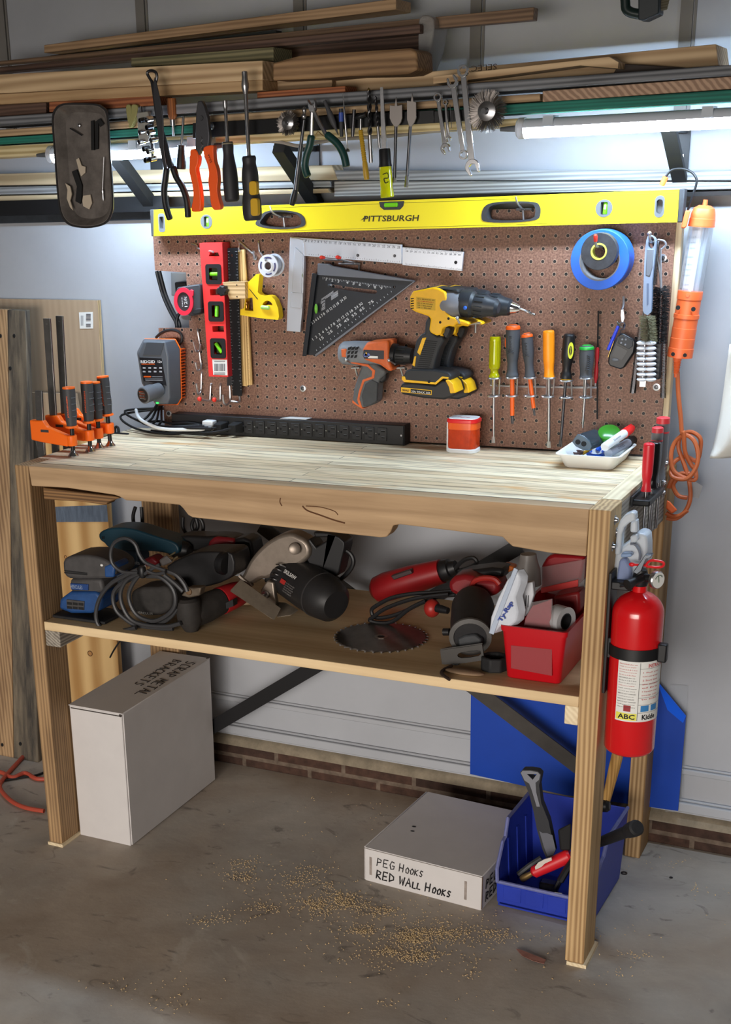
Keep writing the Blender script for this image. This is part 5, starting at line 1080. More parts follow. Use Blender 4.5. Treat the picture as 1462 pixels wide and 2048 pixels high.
# parts tray
YY = -.225
tr = thing('parts_tray', 'dark translucent parts tray stuck upright with bits and paper inside', 'tray', at0('f', 168, 455, YY))
oq = [(140,207),(190,208),(207,214),(217,230),(222,300),(228,400),(224,430),(212,447),(185,455),(155,454),(135,446),(122,425),(116,380),(110,300),(106,240),(112,218),(124,209)]
O1 = sm2(ol('f', oq, YY), 3); cx_ = sum(p[0] for p in O1)/len(O1); cz_ = sum(p[1] for p in O1)/len(O1)
def scl(pts, fx, fz): return [(cx_+(x-cx_)*fx, cz_+(z-cz_)*fz) for x, z in pts]
I1 = scl(O1, .93, .965); I2 = scl(O1, .72, .86)
tmat = mat('tray_smoke', (124,117,112), .2, noise=.45, nscale=16)
mb = MB(); n_ = len(O1); vs = []; fs = []
for pts, y in ((O1, YY), (O1, YY-.002), (I1, YY-.002), (I2, YY+.020), (scl(O1, .74, .875), YY+.0215), (scl(O1, .95, .975), YY)): vs += [(x, y, z) for x, z in pts]
for k in range(5):
    for i in range(n_): fs.append((k*n_+i, k*n_+(i+1) % n_, (k+1)*n_+(i+1) % n_, (k+1)*n_+i))
fs.append([3*n_+i for i in range(n_)]); fs.append([4*n_+i for i in range(n_)][::-1])
link('tray_shell', mb.add(vs, fs), tmat, tr)
link('rim', MB().plate([scl(O1, 1.01, 1.006), scl(O1, .955, .978)], YY-.004, YY-.001), mat('tray_rim', (44,42,42), .3), tr, bev=.001)
def inb(k, pts, y0, y1, m, lab, cat, name): return solo(name, PR(k, pts, y0, y1), m, lab, cat, 'bits stuck in the parts tray')
YI = YY+.017
inb('l', [(655,335),(700,315),(748,460),(745,560),(735,630),(688,605),(702,470)], YI-.003, YI, blkm, 'bent black strip lying in the lower left of the parts tray', 'strip', 'magnet_strip')
inb('a', [(725,965),(748,962),(752,1200),(728,1200)], YI-.003, YI, blkm, 'long thin black rod upright in the parts tray, left of two', 'rod', 'saw_blade')
inb('a', [(760,970),(785,960),(782,1190),(760,1195)], YI-.003, YI, blkm, 'long thin black rod upright in the parts tray, right of two', 'rod', 'saw_blade')
inb('a', [(775,960),(800,945),(830,990),(800,1015)], YI-.004, YI-.0031, blkm, 'small black square tilted at the top of the parts tray', 'square', 'sanding_pad')
inb('l', [(760,555),(825,545),(840,620),(815,680),(760,650),(752,600)], YI-.003, YI, mat('paper_beige', (196,182,162), .7), 'beige paper scrap at the bottom of the parts tray', 'paper', 'paper_scrap')
inb('l', [(695,225),(720,210),(745,280),(780,290),(778,345),(740,378),(720,320)], YI-.003, YI, mat('paper_beige', (196,182,162), .7), 'torn beige paper scrap in the middle of the parts tray', 'paper', 'paper_scrap')
inb('l', [(596,440),(640,470),(655,540),(640,600),(668,690),(640,660),(610,580),(616,500)], YI-.009, YI-.006, mat('paper_beige', (196,182,162)), 'torn label along the left wall of the parts tray', 'paper', 'label_scrap')
t = thing('drill_bit', 'fine drill bit leaning at the lower right of the parts tray', 'drill bit', at0('l', 935, 610, YI), 'bits stuck in the parts tray')
link('shank', MB().cyl(w3('l', 950, 200, YI-.004), w3('l', 936, 520, YI-.004), .0011), steel, t); link('tip', MB().lathe(w3('l', 938, 500, YI-.004), (0, 0, -1), [(0, .0022), (.004, .0028), (.008, .0016), (.018, .002), (.024, .0006)], 8), steel, t)
t = thing('screw', 'screw with a bright head near the top of the parts tray', 'screw', at0('a', 620, 1040, YI), 'bits stuck in the parts tray')
link('head', MB().lathe(w3('a', 635, 1003, YI), (0, -1, 0), [(0, .004), (.003, .004), (.004, .002)], 10), steel, t); link('thread', MB().cyl(w3('a', 560, 1025, YI-.004), w3('a', 655, 1082, YI-.004), .0014), dsteel, t)
# socket rail
sr_ = thing('socket_set', 'grey rail of small chrome sockets beside the parts tray', 'socket set', at0('A', 880, 940, YO))
link('rail', PR('A', [(798,660),(862,650),(872,690),(866,830),(820,838),(808,800)], YO-.006, YO+.008), mat('rail_putty', (150,148,140), .6), sr_, bev=.002)
link('rail_pin', MB().cyl(w3('A', 826, 655, YO), w3('A', 824, 622, YO), .003), dsteel, sr_)
for i, (x, y, r) in enumerate(((850,700,.0055),(888,695,.0065),(848,768,.0055),(890,740,.0058),(845,825,.0058),(900,770,.0055),(870,865,.0060),(915,815,.0058),(895,880,.0060),(880,930,.0060),(910,925,.0058))):
    p = w3('A', x, y, YO-.004-.004*(i % 2)); link('socket', MB().lathe(p, (-.35, -1, -.15), [(0, r), (.016, r), (.0165, r*.7), (.006, r*.65)], 14), chrome if i % 3 else dsteel, sr_)
link('socket_bar', PR('A', [(876,690),(892,690),(900,940),(884,940)], YO-.002, YO+.002), dsteel, sr_)
# needle nose pliers (long, black)
YN = -.236
ln = thing('long_pliers', 'long reach black pliers hanging highest at the left of the strip', 'pliers', at0('A', 1000, 1290, YN))
link('jaw', MB().tube(sm([w3('A', x, y, YN) for x, y in ((903,500),(880,465),(862,432),(868,418),(890,414),(912,425),(918,450),(912,480),(908,500))], 4), .0032, 8), dsteel, ln)
link('arm', MB().prism(ol('A', [(878,455),(892,470),(905,500),(930,620),(955,760),(985,860),(1020,985),(985,985),(955,880),(920,740),(905,640),(892,540)], YN), YN-.003, YN+.003), mat('pliers_dark', (62,62,66), .32, .8), ln, bev=.0012)
link('arm', MB().prism(ol('A', [(912,450),(922,480),(945,580),(962,690),(965,780),(968,870),(985,985),(965,985),(940,860),(925,740),(905,560),(905,480)], YN), YN-.006, YN-.0032), mat('pliers_mid', (88,88,92), .3, .8), ln, bev=.0012)
for pts in ([(975,980),(968,1040),(960,1110),(965,1180),(980,1240),(996,1285)], [(1012,975),(1030,1030),(1065,1090),(1090,1160),(1098,1230),(1100,1272)]):
    L = sm([w3('A', x, y, YN) for x, y in pts], 5); link('handle', MB().tube(L, [.0055]+[.0072]*(len(L)-2)+[.0050], 12), blk, ln)
# small screwdriver 1
def hdrv(lab, k, top, mid, bot, prof, hm, rs, sh=steel, y=YO, capn=0):
    a = w3(k, *bot, y); b = w3(k, *mid, y); c = w3(k, *top, y); L = (b-a).length
    t = thing('screwdriver', lab, 'screwdriver', (a.x, y, a.z), 'screwdrivers on the magnetic strip')
    pr = sm([(f*L, r) for f, r in prof], 4)
    link('handle', MB().lathe(a, b-a, [(p.x, max(p.y, .001)) for p in pr], 20), hm, t)
    S = (c-b).length; link('shaft', MB().lathe(b, c-b, [(0, rs*1.2), (.004, rs), (S*.93, rs), (S, rs*.6)], 12), sh, t)
    return t, a, b, c
hdrv('short black screwdriver with a thin shaft, right of the long pliers', 'A', (1073,678), (1062,850), (1058,990), [(0,.0085),(.04,.0105),(.3,.0108),(.7,.0088),(.9,.0078),(1,.0085)], blk, .0028, y=-.222)
t, a, b, c = hdrv('small screwdriver with a brown wooden handle up on the strip', 'A', (1015,795), (1010,700), (1002,575), [(0,.0088),(.05,.0098),(.4,.0105),(.8,.0098),(1,.0060)], wood('handle_wood', (120,66,30), (176,108,56), 2, 40, .3), .003, y=-.200)
link('ferrule', MB().lathe(b, c-b, [(0, .0065), (.012, .0055)], 12), steel, t)
# orange linesman pliers
op = thing('wire_pliers', 'steel jawed pliers with bright orange handles on the strip', 'pliers', at0('A', 1200, 1238, YN))
og = mat('orange_grip', (255,96,24), .4)
link('jaws', PR('A', [(1155,592),(1180,588),(1195,620),(1215,690),(1225,800),(1215,900),(1195,920),(1188,885),(1180,860),(1168,900),(1150,920),(1140,880),(1142,740),(1146,650)], YN-.006, YN+.006), mat('jaw_grey', (92,92,96), .35, .8), op, bev=.002)
link('pivot', MB().lathe(w3('A', 1178, 690, YN-.006), (0, -1, 0), [(0, .005), (.0015, .0045)], 14), dsteel, op)
link('cutter_edge', MB().tube([w3('A', x, y, YN-.0066) for x, y in ((1175,800),(1183,815),(1174,830),(1186,848),(1178,866),(1190,882))], .0013, 6), steel, op)
for pts in ([(1120,890),(1130,870),(1160,880),(1172,920),(1168,960),(1158,985),(1165,1030),(1175,1080),(1184,1150),(1184,1215),(1175,1235),(1140,1238),(1128,1220),(1140,1150),(1134,1080),(1118,1010),(1118,950)],
            [(1205,860),(1255,850),(1258,880),(1262,940),(1278,990),(1284,1050),(1280,1110),(1290,1170),(1300,1205),(1292,1224),(1262,1226),(1245,1200),(1236,1130),(1228,1060),(1232,1010),(1222,960),(1200,900)]):
    link('handle', MB().prism(sm2(ol('A', pts, YN), 3), YN-.008, YN+.008), og, op, bev=.004, seg=3)
text('lettering', 'WISS', w3('A', 1214, 905, YN-.0082), (.38, 0, -1), (1, 0, .38), .018, .0045, ink, op)
# nut driver black
t, a, b, c = hdrv('black handled nut driver right of the orange pliers', 'A', (1316,588), (1330,830), (1358,1180), [(0,.0110),(.03,.0150),(.1,.0160),(.45,.0162),(.65,.0135),(.80,.0112),(.92,.0120),(1,.0110)], mat('nutdriver_black', (46,46,49), .55), .0036, y=YN)
link('socket_tip', MB().lathe(c, b-c, [(-.001, .0040), (0, .0048), (.012, .0048), (.016, .0036)], 12), steel, t)
link('grip_line', MB().lathe(b+(a-b)*.02, a-b, [(0, .0119), (.0012, .0125), (.0024, .0119)], 20), mat('line_tan', (150,140,116), .5), t)
# big screwdriver yellow inlays
t, a, b, c = hdrv('large black screwdriver with two yellow inlays, in front of the level', 'B', (26,420), (52,912), (75,1290), [(0,.0150),(.03,.0185),(.12,.0205),(.3,.0200),(.45,.0170),(.55,.0178),(.75,.0172),(.88,.0140),(.96,.0150),(1,.0130)], mat('bigdriver_black', (46,46,48), .5), .0042, y=-.236)
link('socket_tip', MB().lathe(c, b-c, [(-.001, .0045), (0, .0060), (.012, .0062), (.024, .0082), (.03, .0078), (.042, .0045)], 14), steel, t)
for (x0, y0, x1, y1) in ((52,1060,98,1140), (60,1160,105,1262)):
    p = w3('B', x0, y0, -.257); q = w3('B', x1, y1, -.257)
    link('inlay', MB().prism(rrect(p.x, q.x, q.z, p.z, .006), -.2575, -.245), mat('inlay_yellow', (216,170,30), .4), t, bev=.001)
# wire wheels
def wheel(lab, k, c, r, y, hub):
    p = w3(k, *c, y); t = thing('wire_brush', lab, 'brush', (p.x, y, p.z-r), GT)
    link('hub', MB().lathe(p+Vector((0, .004, 0)), (0, -1, 0), [(0, r*hub), (.007, r*hub), (.009, r*hub*.7), (.010, r*hub*.35), (.007, r*.12)], 26), steel, t)
    link('arbor', MB().cyl(p+Vector((0, .003, 0)), p+Vector((-.002, -.016, .0)), r*.13), chrome, t)
    mb = MB()
    for i in range(640):
        q = 2*PI*i/640+random.uniform(-.02, .02); r0 = r*hub*.85; r1 = r*random.uniform(.80, 1.03); w = random.uniform(-.006, .004); q2 = q+random.uniform(-.12, .12)
        mb.tube([p+Vector((r0*math.cos(q), w*.4, r0*math.sin(q))), p+Vector(((r0+r1)/2*math.cos(q2+.05), w, (r0+r1)/2*math.sin(q2+.05))), p+Vector((r1*math.cos(q2), w*1.1, r1*math.sin(q2)))], .0004, 3)
    link('bristles', mb, mat('wheel_wire', (128,122,118), .4, .85), t)
wheel('small wire wheel right of the large yellow-inlaid screwdriver', 'B', (282,720), .0245, YO-.004, .55)
wheel('large wire wheel at the right end of the magnetic strip', 'C', (35,650), .0385, YO-.006, .46)
# magnetic pick-up / extension
t = thing('pickup_tool', 'slim telescoping pick-up tool hanging low behind the green pliers', 'pick-up tool', at0('B', 305, 1200, YO), GT)
a = w3('B', 375, 700, YO); b = w3('B', 325, 1110, YO); c = w3('B', 303, 1200, YO)
link('rod', MB().lathe(a, b-a, [(0, .0036), (.05, .0036), (.0502, .0048), ((b-a).length, .0050)], 12), dsteel, t)
link('joint', MB().ell(w3('B', 376, 645, YO), (.0045, .0045, .007)).ell(w3('B', 374, 680, YO), (.0055, .0055, .006)), steel, t)
link('tip', MB().lathe(b, c-b, [(0, .0055), (.008, .0065), (.02, .0072), ((c-b).length, .0050)], 14), blk, t)
# green pliers
gp = thing('side_cutters', 'small pliers with dark green spread handles', 'pliers', at0('B', 500, 1040, YN))
link('jaws', PR('B', [(392,580),(405,600),(415,612),(428,606),(432,572),(440,600),(440,640),(432,660),(405,655),(396,620)], YN-.005, YN+.005), steel, gp, bev=.0015)
link('pivot', MB().lathe(w3('B', 420, 635, YN-.005), (0, -1, 0), [(0, .0065), (.002, .006)], 16), steel, gp)
for pts, hp in ([[(422,650),(420,700),(418,790)], [(418,790),(408,850),(388,910),(380,960),(385,1000),(398,1034)]], [[(432,650),(465,720),(505,790)], [(505,785),(560,830),(590,870),(608,910),(618,950),(622,975)]]):
    link('arm', MB().tube([w3('B', x, y, YN) for x, y in pts], .0042, 8), steel, gp)
    L = sm([w3('B', x, y, YN) for x, y in hp], 5); link('handle', MB().tube(L, [.0060]+[.0078]*(len(L)-2)+[.0058], 12), mat('green_grip', (20,60,56), .4), gp)
link('spring', MB().tube(sm([w3('B', x, y, YN) for x, y in ((440,810),(455,770),(480,790),(500,800))], 4), .0010, 6), mat('brass_dull', (170,140,90), .4, .8), gp)
# punches and bits
def rod(name, lab, k, pts, m, y=YO, cat='punch'):
    """pts: (x, y, radius) along the tool"""
    t = thing(name, lab, cat, at0(k, pts[-1][0], pts[-1][1], y), GT)
    P_ = [w3(k, p[0], p[1], y) for p in pts]; a = P_[0]; ax = P_[-1]-a
    link('body', MB().lathe(a, ax, [((p-a).length, q[2]) for p, q in zip(P_, pts)], 12), m, t)
    return t
t = rod('centre_punch', 'grey pencil-like marker leaning right on the strip', 'B', [(495,588,.0035),(515,640,.0045),(530,670,.0062),(550,720,.0060),(560,745,.0030),(575,790,.0008)], mat('marker_grey', (70,70,74), .6))
rod('nail_set', 'dark nail set with a blue band', 'B', [(590,635,.0042),(592,680,.0045),(592,740,.0044),(594,800,.0036)], dgry)
t = [o for o in bpy.data.objects if o.name.startswith('nail_set')][-1]; link('blue_band', MB().cyl(w3('B', 591, 658, YO), w3('B', 592, 712, YO), .0047), mat('band_blue', (56,84,170), .4), t)
rod('awl', 'thin steel scriber with a flared lower end', 'B', [(602,545,.0008),(605,620,.0012),(608,655,.0026),(618,780,.0030),(624,800,.0018),(628,870,.0018),(630,878,.0045),(630,888,.0050)], steel)
rod('nail_set', 'short dark nail set left of the yellow handled hammer', 'B', [(668,640,.0036),(670,690,.0042),(662,760,.0040),(658,800,.0030)], dsteel)
hm = thing('tack_hammer', 'tiny hammer with a ribbed yellow handle', 'hammer', at0('B', 742, 1050, YO), GT)
link('head', MB().lathe(w3('B', 675, 690, YO), w3('B', 738, 668, YO)-w3('B', 675, 690, YO), [(0, .003), (.006, .0055), (.012, .0058), (.018, .0048), ((w3('B', 738, 668, YO)-w3('B', 675, 690, YO)).length, .0056)], 12), blks, hm)
a = w3('B', 705, 760, YO); b = w3('B', 742, 1050, YO); L = (b-a).length; pr = [(0, .0038)]
for i in range(14): pr += [(L*(.02+i*.045), .0050), (L*(.035+i*.045), .0042)]
pr += [(L*.68, .0056), (L*.9, .0062), (L, .0052)]
link('neck', MB().cyl(w3('B', 706, 690, YO), a, .0024), steel, hm); link('handle', MB().lathe(a, b-a, pr, 14), mat('hammer_yellow', (186,148,40), .4), hm)
def twist(lab, k, top, mid, bot, r, y=YO):
    a = w3(k, *top, y); m_ = w3(k, *mid, y); b = w3(k, *bot, y); t = thing('twist_drill', lab, 'drill bit', (b.x, y, b.z), GT)
    link('shank', MB().cyl(m_, b, r*.95), steel, t)
    d = m_-a; p_, q_, _ = frame(d); mb = MB()
    for s in (0, PI): mb.tube([a+d*(i/44)+(p_*math.cos(s+i*.42)+q_*math.sin(s+i*.42))*r*.52*min(1, (i+1)/5) for i in range(45)], [r*.52*min(1, (i+1)/5) for i in range(45)], 7)
    link('flutes', mb, dsteel, t); return t
t = twist('thick dark twist drill bit with a gold tip', 'B', (754,515), (760,790), (768,952), .0048)
link('gold_tip', MB().lathe(w3('B', 752, 512, YO), (0, 0, -1), [(0, .0005), (.004, .0030), (.005, .0030)], 10), mat('gold', (190,160,96), .3, 1), t)
twist('thin bright twist drill bit right of the thick one', 'B', (793,560), (806,740), (816,865), .0032)
# chisel with yellow clear handle
t = thing('chisel', 'narrow chisel with a yellow translucent handle and black ferrule', 'chisel', at0('B', 862, 1160, YO-.01), GT)
a = w3('B', 828, 510, YO-.006); b = w3('B', 845, 870, YO-.006)
link('blade', MB().hexa([a+Vector((s*.003, d, 0)) for s, d in ((-1, -.0006), (1, -.0006), (1, .0006), (-1, .0006))], [b+Vector((s*.0052, d, 0)) for s, d in ((-1, -.003), (1, -.003), (1, .003), (-1, .003))]), steel, t)
c = w3('B', 850, 975, YO-.006); d = w3('B', 862, 1155, YO-.006)
link('ferrule', MB().lathe(b, c-b, [(0, .0105), (.002, .0115), ((c-b).length*.8, .0122), ((c-b).length, .0135)], 20), blk, t)
link('handle', MB().lathe(c, d-c, [(0, .0118), (.004, .0124), ((d-c).length*.5, .0130), ((d-c).length*.72, .0128), ((d-c).length*.76, .0134), ((d-c).length*.97, .0138), ((d-c).length, .0120)], 20), mat('handle_lime', (226,230,20), .15, trans=.3), t)
link('handle_mark', MB().tube(sm([w3('B', x, y, YO-.0205) for x, y in ((835,1020),(862,1012),(866,1040),(842,1045),(850,1070),(868,1062))], 4), .0010, 5), mat('mark_olive', (60,64,20), .5), t)
# spade bits
for lab, pts, sh in (('left of two steel spade drill bits', [(875,615),(903,618),(912,566),(920,618),(948,612),(948,690),(940,715),(918,745),(905,745),(884,715),(874,690)], ((912,740),(905,1040),(902,1068))),
                     ('right of two steel spade drill bits', [(975,588),(998,592),(1006,545),(1014,592),(1030,598),(1030,690),(1020,715),(1000,745),(990,745),(976,700)], ((996,740),(978,1030),(972,1095)))):
    t = thing('spade_bit', lab, 'drill bit', at0('B', *sh[2], YO), GT)
    link('paddle', PR('B', pts, YO-.0016, YO+.0016), mat('spade_grey', (140,134,130), .4, .8), t, bev=.0006)
    link('shank', MB().cyl(w3('B', *sh[0], YO), w3('B', *sh[1], YO), .0032), dsteel, t); link('hex_end', MB().cyl(w3('B', *sh[1], YO), w3('B', *sh[2], YO), .0040, n=6), steel, t)
# wrenches
def wrench(lab, k, ring, rr, open_, ro, w, y, opend=1):
    """combination wrench: ring end centre px, ring radius m, open end centre px, head radius m"""
    p = w3(k, *ring, y); q = w3(k, *open_, y); d = (q-p).normalized(); n_ = Vector((-d.z, 0, d.x)); t = thing('wrench', lab, 'wrench', (min(p.x, q.x), y, min(p.z, q.z)-ro), 'chrome wrenches on the strip')
    link('ring_end', MB().pipe(p+Vector((0, -.0038, 0)), p+Vector((0, .0038, 0)), rr, rr*.62, 24), chrome, t, bev=.0006)
    a = p+d*rr*.85; b = q-d*ro*.7
    link('shank', MB().hexa([a+n_*w+Vector((0, -.0025, 0)), a-n_*w+Vector((0, -.0025, 0)), a-n_*w+Vector((0, .0025, 0)), a+n_*w+Vector((0, .0025, 0))], [b+n_*w*1.15+Vector((0, -.0028, 0)), b-n_*w*1.15+Vector((0, -.0028, 0)), b-n_*w*1.15+Vector((0, .0028, 0)), b+n_*w*1.15+Vector((0, .0028, 0))]), chrome, t, bev=.001)
    pts = []
    for a_ in range(-150, 151, 15):
        tt = math.radians(a_); v = -d*math.cos(tt)*ro+n_*math.sin(tt)*ro; pts.append(q+v)
    e = (d*.94+n_*.26).normalized(); f_ = Vector((-e.z, 0, e.x)); g_ = ro*.45
    jaw = [q+e*ro*1.02+f_*g_*1.6, q+e*ro*1.0+f_*g_, q-e*ro*.15+f_*g_, q-e*ro*.38, q-e*ro*.15-f_*g_, q+e*ro*1.0-f_*g_, q+e*ro*1.02-f_*g_*1.6]
    side = [v for v in pts if (v-q).dot(e) < ro*.62]
    L_ = [v for v in side if (v-q).dot(f_) > 0 or True]
    ordered = sorted(L_, key=lambda v: math.atan2((v-q).dot(f_), -(v-q).dot(e)))
    poly = [(v.x, v.z) for v in ordered+jaw]
    link('open_end', MB().prism(poly, y-.0038, y+.0038), chrome, t, bev=.0008)
    return t
wrench('second smallest chrome wrench, left of the wrench group', 'B', (1158,568), .0083, (1202,868), .0095, .0038, YO)
wrench('smallest chrome wrench in the wrench group', 'B', (1203,598), .0052, (1218,812), .0055, .0024, YO-.001)
wrench('chrome wrench hung with its open end up', 'B', (1308,905), .0088, (1245,480), .0110, .0048, YO)
wrench('largest chrome wrench, hung with its ring end up', 'B', (1305,415), .0110, (1360,975), .0142, .0056, YO-.008)
rod('needle', 'hair-thin steel pin between the small and large wrenches', 'B', [(1228,612,.0008),(1232,680,.0009),(1237,748,.0006)], dsteel, cat='pin')
# glass gloves/rag bit
gb = thing('work_glove', 'small dull yellow glove fingers tucked behind the socket rail', 'glove', at0('A', 765, 745, -.202))
for pts in ([(735,620),(758,612),(768,640),(765,690),(750,720),(742,690)], [(770,615),(795,612),(806,630),(795,680),(778,720),(765,745),(752,742),(758,700),(768,660)]):
    link('finger', MB().prism(sm2(ol('A', pts, -.202), 3), -.202, -.188), mat('glove_yellow', (150,146,92), .7), gb, bev=.004)
# dark green hook bracket at upper right
hk = thing('garage_hook', 'dark green coated storage hook hanging at the top right', 'hook', at0('d', 760, 165, -.25))
link('hook_arm', MB().tube(sm([w3('d', x, y, -.25) for x, y in ((615,-60),(618,20),(625,70),(660,98),(720,112),(790,118))], 5), .0085, 12), mat('hook_green', (24,40,38), .35), hk)
link('hook_plate', MB().hexa([w3('d', x, y, -.262) for x, y in ((720,-60),(890,-60),(885,108),(770,162),(720,160))], [w3('d', x, y, -.262)+Vector((0, .04, 0)) for x, y in ((720,-60),(890,-60),(885,108),(770,162),(720,160))]), mat('hook_plate', (28,36,40), .45), hk, bev=.002)
for i in range(4): link('cord_end', MB().tube([w3('d', 885, 10+i*22, -.245), w3('d', 965-i*6, -5+i*22, -.235)], .0035, 8), mat('cord_tan', (96,90,72), .6), hk)
# ================================================================== on and beside the bench top
CR.update(k1=(180,1010,4.569), k2=(460,1040,5.415), k3=(840,1090,4.177), k4=(980,1480,4.569), k5=(0,590,5.221))
def vprism(mb, pts, z0, z1):       # plan outline (x,y) extruded up
    return mb.hexa([(x, y, z0) for x, y in pts], [(x, y, z1) for x, y in pts])
def loft(mb, rings):               # rings of equal count, closed ends
    n = len(rings[0]); vs = [p for r in rings for p in r]
    fs = [(k*n+i, k*n+(i+1) % n, (k+1)*n+(i+1) % n, (k+1)*n+i) for k in range(len(rings)-1) for i in range(n)]
    return mb.add(vs, fs+[list(range(n))[::-1], [(len(rings)-1)*n+i for i in range(n)]])
# ---- four bar clamps
corg = mat('clamp_orange', (255,112,22), .42); chnd = mat('clamp_grip', (66,67,70), .55)
def clamp(lab, pad, hb, ht, bartop, hr=.0135):
    p = Zp(pad[0], pad[1], ZT); x, y = p.x, p.y
    zb = Yp(hb[0], hb[1], y).z; zt = Yp(ht[0], ht[1], y).z; xt = Yp(ht[0], ht[1], y).x; xb = Yp(hb[0], hb[1], y).x
    t = thing('bar_clamp', lab, 'clamp', (x, y, ZT), 'orange bar clamps on the bench edge')
    link('swivel_pad', MB().lathe((x, y, ZT+.0005), (0, 0, 1), [(0, .0125), (.002, .0125), (.010, .0065), (.014, .0055)], 18), chrome, t)
    link('spindle', MB().cyl((x, y, ZT+.012), (xb, y, zb+.004), .0050), blks, t)
    a = Vector((xb, y, zb)); ax = Vector((xt, y, zt))-a; L = ax.length
    link('handle', MB().lathe(a, ax, [(0, hr*.80), (L*.10, hr*.86), (L*.35, hr*1.04), (L*.6, hr*1.0), (L*.8, hr*1.08), (L*.96, hr*1.06)], 22), chnd, t)
    link('handle_collar', MB().lathe(a-ax*.005, ax, [(0, hr*.8), (.002, hr*1.12), (.006, hr*1.05), (.0062, hr*.8)], 22), corg, t)
    link('handle_cap', MB().lathe(a+ax*.955, ax, [(0, hr*1.0), (.001, hr*1.07), (L*.045, hr*1.05), (L*.05, hr*.85)], 22), corg, t)
    gl = MB()
    for f in (.3, .45, .6, .75):
        gl.tube([a+ax*f+Vector((hr*1.06*math.cos(q), hr*1.06*math.sin(q), 0)) for q in [math.radians(d) for d in range(-40, 60, 12)]], .0006, 5)
    link('grip_groove', gl, mat('grip_line_grey', (104,106,110), .5), t)
    d = Vector((CAM.x-x, CAM.y-y, 0)).normalized(); d = Matrix.Rotation(math.radians(-22), 3, 'Z') @ d; sd = Vector((-d.y, d.x, 0)); u = ax.normalized()
    q = a+ax*.27+d*(hr*1.10)+sd*.0022
    text('lettering', 'JORGENSEN', q, u, -sd, L*.52, .0042, mat('clamp_text', (236,96,40), .5), t, bold=.02)
    zj = zb-.030; xbar = XL-.020
    jaw = [(x+.009, zj-.006), (x+.009, zj+.012), (x-.012, zj+.014), (xbar+.030, zj+.030), (xbar+.020, zj+.044), (xbar-.016, zj+.044), (xbar-.016, zj-.002), (xbar+.014, zj-.006), (x-.012, zj-.012)]
    link('sliding_jaw', MB().prism(jaw, y-.0085, y+.0085), corg, t, bev=.003)
    link('jaw_boss', MB().lathe((x, y, zj-.010), (0, 0, 1), [(0, .0105), (.002, .0115), (.022, .0115), (.024, .010)], 18), corg, t)
    link('jaw_label', MB().prism([(xbar+.014, zj+.018), (xbar+.036, zj+.018), (xbar+.036, zj+.024), (xbar+.014, zj+.024)], y-.0092, y-.0080), dgry, t)
    zbt = Yp(bartop[0], bartop[1], y).z; xt_ = Yp(bartop[0], bartop[1], y).x
    lean = (xt_-xbar)
    b0 = [Vector((xbar+s, y+d_, ZT-.10)) for s, d_ in ((-.0095, -.003), (.0095, -.003), (.0095, .003), (-.0095, .003))]
    b1 = [Vector((xbar+max(min(lean, .02), -.02)*.6+s, y+d_, zbt)) for s, d_ in ((-.0095, -.003), (.0095, -.003), (.0095, .003), (-.0095, .003))]
    link('bar', MB().hexa(b0, b1), mat('clamp_bar', (142,140,138), .3, .9, noise=.2), t, bev=.0008)
    link('bar_rivet', MB().lathe(b1[0].lerp(b1[1], .5)+Vector((0, 0, -.012)), (0, -1, 0), [(0, .002), (.001, .0016)], 8), steel, t)
    link('fixed_jaw', MB().prism([(xbar-.014, ZT-.092), (x+.012, ZT-.082), (x+.012, ZT-.050), (x-.010, ZT-.050), (xbar+.012, ZT-.060), (xbar-.014, ZT-.060)], y-.008, y+.008), corg, t, bev=.003)
clamp('orange bar clamp nearest the front, with the shortest bar', (147,913), (144,856), (137,774), (92,782))
clamp('second orange bar clamp from the front, with a long bar', (181,904), (178,846), (173,763), (98,637))
clamp('third orange bar clamp, its handle mostly behind the second one', (199,897), (196,842), (188,764), (128,632))
clamp('rearmost orange bar clamp, its handle standing alone at right', (221,893), (215,832), (205,752), (140,790))
# ---- orange dispenser
c = (Zp(908,893,ZT)+Zp(972,900,ZT))/2; cx, cy = c.x, -.060
dp = thing('dispenser', 'small orange translucent dispenser with red rim and white lid', 'dispenser', (cx, cy, ZT))
def rr(w, d, r): return [(cx+a, cy+b) for a, b in rrect(-w, w, -d, d, r)]
link('base', vprism(MB(), rr(.0335, .026, .016), ZT, ZT+.010), whit, dp, bev=.002)
link('body', loft(MB(), [[(x, y, z) for x, y in rr(w, .025, .015)] for z, w in ((ZT+.010, .0310), (ZT+.013, .0325), (ZT+.045, .0325), (ZT+.068, .0325))]), mat('dispenser_orange', (238,74,20), .15, trans=.35, noise=.25, nscale=60), dp)
link('upper_band', loft(MB(), [[(x, y, z) for x, y in rr(.0330, .0256, .015)] for z in (ZT+.052, ZT+.066)]), mat('dispenser_band', (250,104,40), .2, trans=.2), dp)
link('back_shell', MB().box(cx-.0365, cx-.031, cy-.012, cy+.024, ZT, ZT+.068), whit, dp, bev=.002)
link('rim', loft(MB(), [[(x, y, z) for x, y in rr(w, d, .017)] for z, w, d in ((ZT+.066, .0335, .026), (ZT+.067, .0350, .0275), (ZT+.073, .0350, .0275), (ZT+.075, .0325, .025))]), mat('rim_red', (212,30,34), .3), dp)
link('lid', vprism(MB(), rr(.0315, .0245, .015), ZT+.074, ZT+.0762), whit, dp, bev=.0008)
link('lid_print', MB().tube([(cx-.014+.0046*i, cy-.004+.003*math.sin(i*2.1), ZT+.0766) for i in range(7)], .0011, 5, flat=.3), inkr, dp)
